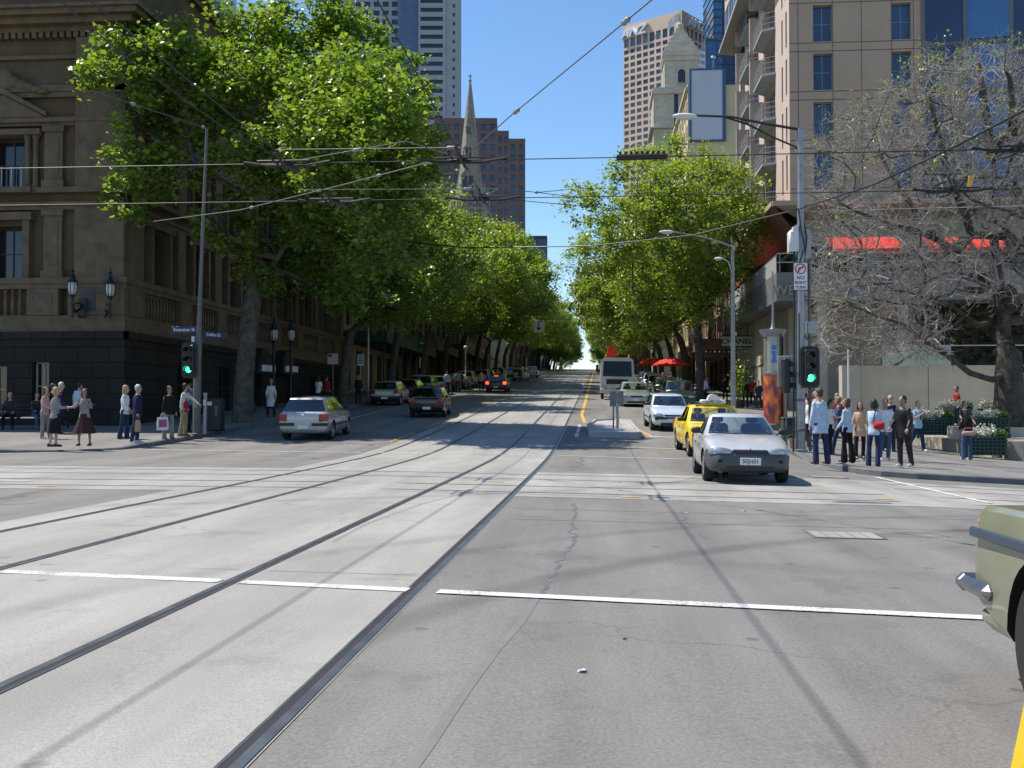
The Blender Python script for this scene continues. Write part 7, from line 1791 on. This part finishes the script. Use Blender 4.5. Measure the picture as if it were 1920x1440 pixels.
rc = zs1-.19; b = MB(); rg = [[(r_*math.cos(2*PI*i/32), -.2175, rc+r_*math.sin(2*PI*i/32)) for i in range(33)] for r_ in (.165,.128)]; b.loft(rg, False, False); b.prism([(-.105,rc-.125),(-.125,rc-.105),(.105,rc+.125),(.125,rc+.105)], -.2195, -.2178, 'y'); b.build('red_ring', M_redp, sg)
b = MB(); b.loft([[(-.075,-.217,rc-.10),(-.04,-.217,rc-.10)],[(-.075,-.217,rc+.0),(-.04,-.217,rc-.01)],[(-.045,-.217,rc+.045),(-.02,-.217,rc+.018)],[(.04,-.217,rc+.06),(.04,-.217,rc+.028)]], False, False); b.poly([(.04,-.217,rc+.085),(.04,-.217,rc),(.10,-.217,rc+.043)]); b.build('turn_arrow', M_black, sg)
for i, w_ in enumerate(('NO','RIGHT','TURN')): text(w_, sg, (0,-.2165,rc-.27-i*.145), .15 if i == 0 else .115, M_black, depth=.001, bold=.003)
bx = (1481-1500)/FP*ZR; b = MB(); b.rbox(bx-.26,.5,q(725),bx+.22,.53,q(667),.01); b.build('back_plate', M_box, t); b = MB(); b.tube([(bx,.54,q(725)),(bx,.54,-.0)], .03, 6); b.build('plate_post', M_galvd, t)
# second lamp pole
def lamp_pole(px, py, ptop, pxarm, pyarm, label, extra=True):
    x, y = foot(px, py, PAVE); Z = y*math.cos(TH)-x*math.sin(TH); t = thing('street_lamp', label, 'street lamp', (x,y,pave(x,y)), 0, 'street lamps on tall poles'); g = t.location.z; H_ = hz(ptop,Z)-g
    b = MB(); b.tube([(0,0,0),(0,0,H_*.45),(0,0,H_)], [.15,.12,.09], 14); b.lathe([(.22,0),(.22,.05),(.16,.08)],14); b.build('pole', M_galv, t, angle=50)
    ax_ = (pxarm-px)/FP*Z; za = hz(pyarm,Z)-g
    b = MB(); b.tube([(0,0,H_-.1),(ax_*.45,0,lerp(H_,za,.55)),(ax_,0,za)], [.05,.045,.04], 8); b.build('lamp_arm', M_galv, t, angle=60)
    b = MB(); sgn = -1 if ax_ < 0 else 1; b.ell((ax_+sgn*.35,0,za),(.42,.17,.10),16,8); b.build('lamp_head', M_boxw, t, smooth=True); b = MB(); b.ell((ax_+sgn*.32,0,za-.06),(.3,.12,.07),14,8); b.build('lamp_bowl', M_opal, t, smooth=True)
    if extra: b = MB(); b.tube([(0,0,H_-1.6),(-.25,0,H_-.9),(-.55,0,H_-.75)], .03, 6); b.ell((-.75,0,H_-.75),(.25,.14,.09),12,8); b.build('side_lamp', M_boxw, t, angle=50)
    return t
lamp_pole(1375, 772, 458, 1264, 432, 'lamp pole with a long arm in front of the right plane tree')
for px, py, pt, lab in ((690,752,545,'slim pole rising through the left plane trees past the signs'),(793,728,560,'slim pole on the left carrying green and white plates')):
    x, y = foot(px, py, PAVE); Z = y*math.cos(TH)-x*math.sin(TH); t = thing('slim_pole', lab, 'pole', (x,y,pave(x,y))); g = t.location.z
    b = MB(); b.tube([(0,0,0),(0,0,hz(pt,Z)-g)], [.09,.06], 10); b.build('pole', M_galv, t, angle=50)
    if px == 793:
        b = MB(); b.rbox(-.5,-.12,hz(652,Z)-g,.5,-.09,hz(630,Z)-g,.02); s1_ = b.build('green_plate', mat('sign_green',(.02,.16,.07),.5), t); b = MB(); b.rbox(-.3,-.124,hz(645,Z)-g,.3,-.121,hz(642,Z)-g,.0005); b.build('plate_marking', M_signw, s1_)
        b = MB(); b.rbox(-.35,-.12,hz(690,Z)-g,.4,-.09,hz(670,Z)-g,.02); b.build('white_plate', M_signw, t)
for px, py, p0, p1, w_, lab in ((624,752,663,683,.37,'white parking sign with a red corner on a thin post at the left kerb'),(676,752,664,686,.22,'narrow white parking sign on a thin post just right of the red cornered one')):
    x, y = foot(px, py, PAVE); Z = y*math.cos(TH)-x*math.sin(TH); t = thing('parking_sign', lab, 'sign', (x,y,pave(x,y))); g = t.location.z
    b = MB(); b.tube([(0,0,0),(0,0,hz(p0,Z)-g)], .03, 8); b.build('post', M_galv, t)
    b = MB(); b.rbox(-w_*.9,-.05,hz(p1,Z)-g,w_*.9,-.032,hz(p0,Z)-g,.008); s_ = b.build('sign_plate', M_signw, t)
    b = MB(); zt = hz(p0,Z)-g
    if w_ > .3: b.box(-w_*.8,-.0525,zt-.2,-.05,-.0505,zt-.04)
    else:
        for k in range(4): b.box(-w_*.6,-.0525,zt-.14-k*.15,w_*.6,-.0505,zt-.06-k*.15)
    b.build('sign_marking', M_redp if w_ > .3 else mat('sign_green2',(.03,.18,.09),.5), s_)
# dark cabinet by the left pole
x, y = at(402, 38); t = thing('utility_cabinet', 'dark metal cabinet with pale stickers right of the left signal pole', 'cabinet', (x,y,pave(x,y)))
b = MB(); b.rbox(-.33,-.2,0,.33,.2,1.18,.03); b.build('case', M_sigb, t); b = MB(); b.box(-.25,-.206,.93,-.02,-.2015,1.06); b.build('sticker', M_signw, t); b = MB(); b.box(.1,-.206,.55,.2,-.2015,.9); b.build('vent', M_galvd, t)
# bench
t = thing('bench', 'long dark metal bench with bright worn edges in front of the town hall', 'bench', (*at(52, ZBEN), 0)); t.location.z = pave(t.location.x, t.location.y)
b = MB(); 
for k in range(3): b.rbox(-1.25,-.30+k*.16,.40,1.25,-.17+k*.16,.45,.015)
b.build('seat', M_iron, t); b = MB(); 
for k in range(3): b.rbox(-1.25,.2+k*.03,.52+k*.15,1.25,.24+k*.03,.63+k*.15,.015)
b.build('backrest', M_iron, t)
for s in (-1.1,1.1): b = MB(); b.tube([(s,-.28,0),(s,-.25,.4),(s,.2,.42),(s,.3,.9)], .03, 6); b.tube([(s,.2,.42),(s,.28,0)], .03, 6); b.build('leg', M_iron, t)
b = MB(); b.rbox(-1.25,-.335,.40,1.25,-.302,.455,.01); b.build('edge_strip', M_chrome, t)
# info pillar
x, y = at(1450, 43.0); t = thing('information_pillar', 'cylindrical glass information pillar with a blue i and an orange poster', 'info pillar', (x,y,pave(x,y))); g = t.location.z; Zp = 43.; q = lambda py: hz(py,Zp)-g; r0 = .40
b = MB(); b.lathe([(r0+.05,0),(r0+.05,.22),(r0+.02,.25)], 28); b.build('base', M_galvd, t, angle=40)
def half(mb, r_, z0, z1, a0=-PI, a1=0, n=20): mb.loft([[(r_*math.cos(lerp(a0,a1,i/n)), r_*math.sin(lerp(a0,a1,i/n)), z) for i in range(n+1)] for z in (z0,z1)], False, False)
b = MB(); half(b, r0, .25, q(703), -PI*1.0, -.15); 
mp, tp, bp_ = nt('poster_print'); gC = N(tp,'ShaderNodeTexCoord'); mpp = N(tp,'ShaderNodeMapping'); mpp.inputs['Scale'].default_value = (2.2,2.2,1.1); tp.links.new(gC.outputs['Object'], mpp.inputs[0]); nn = N(tp,'ShaderNodeTexNoise'); nn.inputs['Scale'].default_value = 1.3; nn.inputs['Detail'].default_value = 5; nn.inputs['Distortion'].default_value = 1.2; tp.links.new(mpp.outputs[0], nn.inputs['Vector'])
rmp = N(tp,'ShaderNodeValToRGB'); e_ = rmp.color_ramp.elements; e_[0].position = .36; e_[0].color = (.10,.03,.06,1); e_[1].position = .62; e_[1].color = (.72,.20,.04,1); e2 = rmp.color_ramp.elements.new(.48); e2.color = (.38,.07,.05,1); tp.links.new(nn.outputs['Fac'], rmp.inputs[0]); tp.links.new(rmp.outputs[0], bp_.inputs['Base Color']); bp_.inputs['Roughness'].default_value = .35
b.build('poster', mp, t, smooth=True, fix=False)
b = MB(); half(b, r0-.012, .25, q(632), -.15, PI, 24); b.build('rear_shell', mat('bronze_glass',(.10,.085,.06),.15,.3), t, smooth=True, fix=False)
b = MB(); half(b, r0, q(697), q(632), -PI, -.15); b.build('glass_front', mat('grey_display',(.24,.24,.22),.15,.2,coat=1.), t, smooth=True, fix=False)
b = MB(); b.lathe([(r0+.012,q(703)),(r0+.02,q(702)),(r0+.02,q(698)),(r0+.012,q(697))], 28); b.build('band', M_galv, t, angle=40)
b = MB(); b.lathe([(r0,q(632)),(r0+.03,q(630)),(r0+.16,q(621)),(r0+.16,q(618)),(.1,q(617))], 28); b.build('cap', M_galv, t, angle=40)
b = MB(); b.lathe([(.14,q(617)),(.09,q(613)),(.055,q(600)),(.045,q(545)),(.03,q(508))], 12); b.build('mast', M_galv, t, angle=40)
b = MB(); b.box(r0-.06,-.42,.25,r0+.02,-.02,q(632)); b.build('corner_post', mat('bronze_trim',(.20,.17,.10),.4,.5), t)
M_blu_i = mat('info_blue',(.02,.20,.62),.4); b = MB(); zi = q(652); b.lathe([(.001,0),(.105,0)], 20, (-.03,-r0-.02,zi), 0, False, axis='y'); ii = b.build('info_dot', M_blu_i, t, fix=False)
b = MB(); b.box(-.09,-r0-.022,zi-.55,.03,-r0-.018,zi-.15); b.box(-.14,-r0-.022,zi-.23,-.091,-r0-.018,zi-.15); b.box(-.15,-r0-.022,zi-.62,.09,-r0-.018,zi-.551); b.build('info_stem', M_blu_i, t)
# bin and bucket
x, y = at(1478, 33.5); t = thing('litter_bin', 'dark green litter bin between the info pillar and the right signal pole', 'bin', (x,y,pave(x,y)))
b = MB(); b.rbox(-.21,-.21,.04,.21,.21,.86,.04); b.build('case', M_green, t); b = MB(); b.rbox(-.23,-.23,.862,.23,.23,.93,.03); b.build('lid', M_green, t); b = MB(); b.box(-.13,-.216,.66,.13,-.211,.78); b.build('slot', M_black, t)
x, y = foot(1484, 841, PAVE); t = thing('bucket', 'small pale pink bucket at the foot of the right signal pole', 'bucket', (x,y,pave(x,y)))
b = MB(); b.lathe([(.001,.002),(.11,.002),(.135,.30),(.145,.30),(.145,.31),(.125,.31),(.10,.02)], 18, caps=False); b.build('pail', mat('pink_plastic',(.55,.40,.38),.5), t, angle=50); b = MB(); b.tube([(.14*math.cos(q_),.0,.30+.14*math.sin(q_)) for q_ in [PI*i/10 for i in range(11)]], .006, 5); b.build('handle', M_galv, t)
# terraces and planters
def tier(name, poly, z):
    b = MB(); b.prism(poly, z-1.6, z, 'z'); structure(b.build(name, M_conc2, None))
tier('step', [(12.0,45.0),(13.9,36.9),(14.4,36.6),(46,35.6),(46,60),(12.0,60)], .22)
tier('step', [(14.8,42.2),(46,41.3),(46,58),(13.6,58)], .58)
M_lat = mat('planter_green', (.012,.05,.035), .5); rngp = np.random.default_rng(5)
M_sil = leaf_mat('silver_foliage', (.42,.44,.42), (.66,.67,.66), .2); M_fgr = leaf_mat('planter_leaves', (.05,.11,.02), (.14,.24,.05), .3)
def planter(px, pt, pb, Z, label, z=None):
    x, y = at(px, Z); zz = z if z is not None else pave(x,y); hgt = .76; W_p = .62
    t = thing('flower_planter', label, 'planter', (x,y,zz), rad(-8), 'green lattice planters on the steps'); 
    b = MB(); b.box(-W_p,-.40,.14,W_p,.40,hgt-.07)
    b.build('box', mat('planter_inside',(.008,.02,.016),.7), t)
    l = MB()
    for k in range(10): xx = -W_p+.02+k*(2*W_p-.04)/9; l.box(xx-.022,-.43,.12,xx+.022,-.405,hgt)
    for k in range(6): zq = .14+k*(hgt-.16)/5; l.box(-W_p,-.455,zq-.02,W_p,-.431,zq+.02)
    for s in (-1,1):
        for k in range(6): yy = -.4+k*.16; l.box(s*W_p+(0.004 if s > 0 else -.03),yy-.02,.12,s*W_p+(.03 if s > 0 else -.004),yy+.02,hgt)
        for k in range(6): zq = .14+k*(hgt-.16)/5; l.box(s*W_p+(.031 if s > 0 else -.055),-.42,zq-.02,s*W_p+(.055 if s > 0 else -.031),.42,zq+.02)
    l.build('lattice', M_lat, t)
    for sx in (-1,1):
        for sy in (-1,1): b = MB(); b.box(sx*W_p-.05,sy*.42-.05,0,sx*W_p+.05,sy*.42+.05,.139); b.build('foot', M_lat, t)
    n = 900; P = np.stack([rngp.uniform(-.6,.35,n), rngp.uniform(-.38,.38,n), hgt+np.abs(rngp.normal(0,.13,n))+.02],1); link('silver_flowers', leaves_mesh('silver_flowers', P, .085, rngp, M_sil), t)
    n = 330; P = np.stack([rngp.uniform(.2,.68,n), rngp.uniform(-.38,.40,n), hgt+np.abs(rngp.normal(0,.10,n))],1); link('green_leaves', leaves_mesh('green_leaves', P, .11, rngp, M_fgr), t)
planter(1750, 793, 820, 39.2, 'planter left of the seated man, front one of that pair', .22)
planter(1788, 773, 798, 43.2, 'planter directly behind the seated man on the upper step', .58)
planter(1853, 797, 820, 39.4, 'planter on the lower step to the right of the long haired woman', .22)
planter(1843, 817, 845, 35.4, 'planter standing on the pavement in front of the lower step')
planter(1868, 773, 799, 43.4, 'planter on the upper step just left of the elm trunk', .58)
planter(1700, 775, 800, 45.2, 'planter half hidden behind the man with backpack straps', .22)
x, y = at(1802, 38.2); b = MB(); t = thing('stone_block', 'pale stone block that the man in dark tee sits on', 'block', (x,y,.22)); b.rbox(-.42,-.3,0,.42,.3,.47,.02); b.build('block', mat('pale_stone',(.40,.38,.33),.8,bump=.2), t)
person('man in dark tee sitting on the stone block between the planters', x, y-.12, TO+.3, H=1.78, hair='brown', top=char, sleeve='short', bottom=ddenim, seat=.56, z=.22, glasses=True, pose=dict(Ll=(80,70,6),Rl=(70,75,6),La=(35,10,30,15),Ra=(35,12,40,15),lean=12), group=GR)
x, y = at(1795, 44.6); person('dark haired woman in bright red jacket beyond the planters', x, y, LF, H=1.70, sex='f', hair='black', hairstyle='tail', top=red_, bottom=black, z=.58, pose=dict(La=(15,8,70,10),Ra=(15,8,70,10)), group=GR)
# traffic island with its sign
ip = [(-.30,37.7),(1.45,37.4),(1.62,38.0),(1.45,45.6),(.8,46.3),(-.15,45.2),(-.42,42)]
b = MB(); cxm, cym = .6, 41.5
rg = [[(cxm+(x-cxm)*k, cym+(y-cym)*k, ground(x,y)+z) for x, y in ip] for k, z in ((1,-.1),(1,.19),(.97,.22),(.86,.22),(.85,.15))]
b.loft(rg, True, True); structure(b.build('traffic_island', mat('island_concrete',(.36,.35,.33),.85,var=.15,world=True), None))
x, y = .78, 40.6; t = thing('island_sign', 'back of a double sign on a post standing on the traffic island', 'sign', (x,y,ground(x,y)+.12)); Z = 40.4; g = t.location.z; q = lambda py: hz(py,Z)-g
b = MB(); b.tube([(0,0,0),(0,0,q(760))], .055, 10); b.build('post', M_galv, t, angle=50); b = MB(); b.tube([(-.16,.1,0),(-.16,.1,q(735))], .03, 8); b.build('thin_post', M_galvd, t)
for x0, x1, p0, p1 in ((-.30,-.03,733,762),(.0,.24,733,760)): b = MB(); b.rbox(x0,.02,q(p1),x1,.04,q(p0),.01); b.build('sign_back', mat('sign_back_grey',(.17,.17,.17),.6), t)
# yellow tram stop bollards
def bollard(x, y, s, label, rz=0):
    t = thing('tram_stop_bollard', label, 'bollard', (x,y,ground(x,y)), rz, 'yellow tram stop bollards'); t.scale = (s,s,s)
    b = MB(); b.loft([[(sx*w_,sy*d_,z) for sx,sy in ((-1,-1),(1,-1),(1,1),(-1,1))] for w_,d_,z in ((.46,.42,0),(.42,.38,.12),(.33,.28,.5),(.27,.22,.92),(.26,.21,1.0))], True, True); b.build('base', mat('safety_yellow',(.72,.46,.02),.45,var=.08), t)
    b = MB(); b.rbox(-.22,-.1,1.0,.22,.1,2.1,.03); b.build('panel', mat('pylon_grey',(.25,.22,.19),.5), t)
    b = MB(); b.lathe([(.001,-.11),(.24,-.11),(.24,.11),(.001,.11)], 24, (0,0,2.28), 0, False, axis='y'); b.build('disc', mat('pylon_lime',(.55,.62,.05),.5), t, angle=40)
x, y = at(1052, 226); bollard(x, y, 1.2, 'yellow based tram stop pylon far up the hill left of the tracks')
x, y = at(2146, 2.62); bollard(x, y, .75, 'yellow flared bollard base cropped by the lower right corner', TH)
# overhead hook turn sign, umbrella, globe post, potted tree
t = thing('red_umbrella', 'red market umbrella over café tables past the dark parked car', 'umbrella', (*at(1258, 80), 0)); t.location.z = pave(t.location.x, t.location.y); g = t.location.z; zt = hz(669,80)-g; zl = hz(683,80)-g
b = MB(); rg = [[(r_*math.cos(2*PI*i/8), r_*math.sin(2*PI*i/8), z) for i in range(8)] for r_, z in ((.02,zt),(.75,zt-.22),(1.45,zl),(1.45,zl-.12))]; b.loft(rg, True, False); b.build('canopy', M_redcl, t); b = MB(); b.tube([(0,0,0),(0,0,zt)], .03, 6); b.build('pole', M_galv, t)
x, y = at(1225, 92); t = dup(t, (x,y,pave(x,y)), .3, 'second red umbrella farther along the right pavement'); 
for o in COL.objects:
    if o.name.startswith('red_umbrella'): o['group'] = 'red café umbrellas'
t = thing('potted_tree', 'slender pale leaved potted tree beneath the shop sign', 'plant', (*at(1386, 61), 0)); t.location.z = pave(t.location.x, t.location.y)
b = MB(); b.lathe([(.22,0),(.3,.5),(.32,.52),(.27,.5)],14); b.build('pot', M_plas, t); P = rngp.normal(size=(420,3))*np.array([.24,.24,.62])+np.array([0,0,1.6]); link('foliage', leaves_mesh('foliage', P, .16, rngp, M_leafy), t); b = MB(); b.tube([(0,0,.45),(0,0,2.2)], .025, 5); b.build('stem', M_bark, t)
t = thing('globe_lamp', 'white globe lamp on a white post under the left street awning', 'street lamp', (*at(873, 92), 0)); t.location.z = pave(t.location.x, t.location.y); g = t.location.z; zl = hz(655,92)-g
b = MB(); b.tube([(0,0,0),(0,0,zl)], .05, 8); b.build('post', M_signw, t); b = MB(); b.ell((0,0,zl+.15),(.2,.2,.2),14,8); b.build('globe', M_opal, t, smooth=True)
x, y = at(1011, 105); t = thing('overhead_sign', 'white sign with a black hook arrow hanging over the left lanes', 'sign', (x,y,hz(612,105)), TH)
b = MB(); b.rbox(-.55,-.03,-.6,.55,.03,.6,.01); b.build('panel', M_signw, t); b = MB(); b.box(-.1,-.036,-.1,.0,-.031,.45); b.box(-.1,-.036,.451,.32,-.031,.52); b.prism([(-.3,-.1),(.2,-.1),(-.05,-.42)], -.036, -.031, 'y'); b.build('hook_arrow', M_black, t); b = MB(); b.tube([(-9,0,.75),(9,0,.75)], .02, 5); b.tube([(-.4,0,.6),(-.4,0,.75)], .015, 4); b.tube([(.4,0,.6),(.4,0,.75)], .015, 4); b.build('span_wire', M_plas, t)
# utility covers, litter
b = MB(); hq = lambda x, y: ground(x,y)+.008
def cover(name, label, x0, y0, x1, y1, nx, cat='cover'):
    cx_, cy_ = (x0+x1)/2, (y0+y1)/2; t = thing(name, label, cat, (cx_,cy_,hq(cx_,cy_)))
    sl_ = (ground(x1,cy_)-ground(x0,cy_))/(x1-x0); t.rotation_euler = (0,-math.atan(sl_),0)
    a = MB(); a.box(x0-cx_,y0-cy_,-.02,x1-cx_,y1-cy_,.001); a.build('frame', M_tar, t)
    w_ = (x1-x0-.06)/nx
    for k in range(nx): a = MB(); a.box(x0-cx_+.03+k*w_+.008,y0-cy_+.03,-.01,x0-cx_+.03+(k+1)*w_-.008,y1-cy_-.03,.004); a.build('cover_slab', M_conc, t)
cover('utility_cover', 'pale segmented concrete cover in the asphalt right of centre', 2.32, 11.45, 3.10, 12.05, 5)
cover('drain_grate', 'pale worn drain cover in the road in front of the right kerb', 4.55, 19.6+2.9, 5.3, 20.1+2.9, 8)
for px, py, lab, sz in ((1090,1259,'crushed cigarette packet lying alone on the asphalt in the foreground',.03),(1170,1198,'small dark scrap on the asphalt near the white crossing line',.018),(1286,962,'white paper scrap on the road left of the concrete cover',.028),(1160,905,'flattened white paper on the cross tracks',.05),(1394,958,'white scrap on the asphalt before the cross tracks',.03)):
    x, y = foot(px, py); t = thing('litter', lab, 'litter', (x,y,ground(x,y)+.004), .4); sz *= .7
    b = MB(); b.loft([[(-sz,-sz*.7,0),(sz,-sz*.6,0),(sz*.9,sz*.7,0),(-sz*.9,sz*.6,0)],[(-sz*.9,-sz*.5,sz*.5),(sz*.8,-sz*.6,sz*.35),(sz*.9,sz*.5,sz*.55),(-sz*.8,sz*.6,sz*.3)]], True, True); b.build('wrapper', M_signw if 'dark' not in lab else M_tar, t)
    if abs(sz-.021) < 1e-6: b = MB(); b.box(-.012,-.0245,.0,.018,-.0225,.010); b.build('print', mat('packet_blue',(.05,.06,.2),.5), t)

# ---------------------------------------------------------------- overhead wires
M_wire = mat('wire_dark', (.022,.022,.024), .5, .4); M_ins = mat('insulator', (.26,.25,.23), .5); M_wl = mat('wire_bright', (.10,.10,.10), .65, 0)
def wire(label, pts, r=.011, ins=(), sag=0., m=None, frogs=(), name='overhead_wire', n=14, insr=.05):
    insr *= .72
    pts = [Vector(p) for p in pts]; out = []
    for a, b_ in zip(pts, pts[1:]):
        for i in range(n): s = i/n; out.append(a.lerp(b_, s)-Vector((0,0,sag*4*s*(1-s))))
    out.append(pts[-1]); o_ = out[0].copy()
    t = thing(name, label, 'wire', o_)
    b = MB(); b.tube([p-o_ for p in out], r, 5); b.build('cable', m or M_wire, t)
    L = len(out)-1
    for s in ins:
        k = min(L-1, int(s*L)); p = out[k].lerp(out[k+1], s*L-k)-o_; d = (out[k+1]-out[k]).normalized()
        b = MB(); b.tube([p-d*insr*2.6, p-d*insr*1.3, p, p+d*insr*1.3, p+d*insr*2.6], [insr*.5,insr,insr*.75,insr,insr*.5], 8); b.build('insulator', M_ins, t, smooth=True)
    for s, kind in frogs:
        k = min(L-1, int(s*L)); p = out[k].lerp(out[k+1], s*L-k)-o_; d = (out[k+1]-out[k]).normalized(); sd_ = Vector((-d.y,d.x,0)).normalized(); b = MB()
        if kind == 'x':
            for v in (d, sd_): b.tube([p-v*.75+Vector((0,0,.03)), p-v*.35+Vector((0,0,-.03)), p+v*.35+Vector((0,0,-.03)), p+v*.75+Vector((0,0,.03))], .024, 6)
            b.tube([p-d*.45+sd_*.2, p+d*.45+sd_*.2], .018, 5); b.tube([p-d*.45-sd_*.2, p+d*.45-sd_*.2], .018, 5); b.tube([p+sd_*.45-d*.16, p-sd_*.45-d*.16], .018, 5)
            b.cbox(p+Vector((0,0,.02)), (.16,.16,.10))
        else:
            for o2 in (-.07,.07): b.tube([p-d*.42+sd_*o2, p+d*.42+sd_*o2], .035, 6)
            for q_ in range(9): b.cbox(p+d*(-.36+q_*.09)+Vector((0,0,.05)), (.04,.16,.06), 0, math.atan2(d.y,d.x))
        b.build('wire_crossing' if kind == 'x' else 'section_insulator', M_wire, t)
    return t
ZW = lambda x, y: ground(x,y)+5.55
Xw = (-5.3, -2.27); Yw = (17.36, 20.56)
for i, x in enumerate(Xw):
    p = [(x, y, ZW(x,min(max(y,0),400))) for y in (-12, 6, 17.36, 20.56, 32, 48, 70, 100, 140, 190, 250, 320)]
    wire(('trolley wire over the left tram track of the street','trolley wire over the right tram track of the street')[i], p, .009, n=3)
for i, y in enumerate(Yw):
    p = [(x, y, 5.53+.002*abs(x)) for x in (-50,-25,-5.3,-2.27,0.75,6.8,9.4,30,55)]
    wire(('trolley wire across the junction nearer the camera','trolley wire across the junction farther from the camera')[i], p, .009, n=3, frogs=[(2/8,'x'),(3/8,'x'),(5.01/8,'x')]+([(4/8,'s')] if i == 0 else []))
def W3(px, py, Z): return P3(px, py, Z)
pl_top = Vector((px_+.05, py_, hz(395,31.7))); frog1 = Vector((-2.27,17.36,5.56)); frog2 = Vector((-5.3,17.36,5.56)); frog3 = Vector((-2.27,20.56,5.56))
lp_top = W3(385, 240, 36.1)
wire('span wire rising from the track crossing to the top of the picture', [frog1, W3(955,216,16.0), W3(1163,44,12.5), W3(1300,-70,10.8)], .009, ins=(.36,.7), m=M_wl, insr=.055)
wire('heavy black feeder cable sagging between the two corner poles', [W3(640,440,42), W3(880,464,37), W3(1110,460,34), W3(1300,440,32.5), pl_top, W3(1640,345,24), W3(1800,270,19), W3(2010,160,15)], .022, n=6)
wire('span wire with porcelain knobs from the left pole into the leaves', [W3(180,170,27), W3(245,192,29), W3(385,238,36.0)], .012, ins=(.5,.97), m=M_wl, insr=.075)
wire('span wire slanting up from low left to the near crossing', [W3(285,414,30), W3(450,392,27), W3(640,345,23), W3(800,303,19), frog1], .012, ins=(.28,.45,.62,.77), m=M_wl, insr=.05)
wire('level span wire through the leaves above the near crossing', [W3(515,278,19), W3(700,276,18.2), W3(870,274,17.5), frog1], .009, ins=(.62,), m=M_wl)
wire('level span wire left of the far crossing', [W3(560,354,21), W3(770,353,21), W3(935,352,21), frog3], .009, ins=(.55,.93), m=M_wl)
wire('thin span wire with a knob in the blue gap', [W3(935,352,21), W3(1007,359,24), W3(1110,372,36), W3(1370,470,58)], .010, ins=(.33,), m=M_wl)
wire('thin wire dropping from the knob in the blue gap to the far trees', [W3(1007,359,24), W3(1085,352,40), W3(1200,350,60)], .010, m=M_wl)
wire('long thin wire from the upper left corner down to the tracks', [W3(105,-5,11.5), W3(240,110,13.2), W3(410,232,15.6), frog2], .008, m=M_wire)
wire('pull off wire between the two near crossings', [frog2, W3(760,262,17.6), frog1], .008, m=M_wl, ins=(.3,))
wire('short span wire along the right edge of the hotel tree', [W3(1500,396,31.7), W3(1700,390,24), W3(1960,384,17)], .01, m=M_wl)
wire('thin wire from the far crossing up to the right pole', [frog3, W3(1200,395,25), W3(1440,400,31), pl_top], .008, m=M_wire)
t = thing('wire_tag', 'orange warning tag hanging from a wire in front of the bare elm', 'tag', W3(1823,338,19)); b = MB(); b.rbox(-.035,-.006,-.10,.035,.006,.10,.004,0,Matrix.Rotation(.15,4,'Y')); b.build('plate', mat('tag_orange',(.75,.40,.02),.5), t); b = MB(); b.tube([(.02,0,.11),(.03,0,.62)], .006, 4); b.build('cord', M_wire, t)
bpy.data.scenes.remove(TMP)
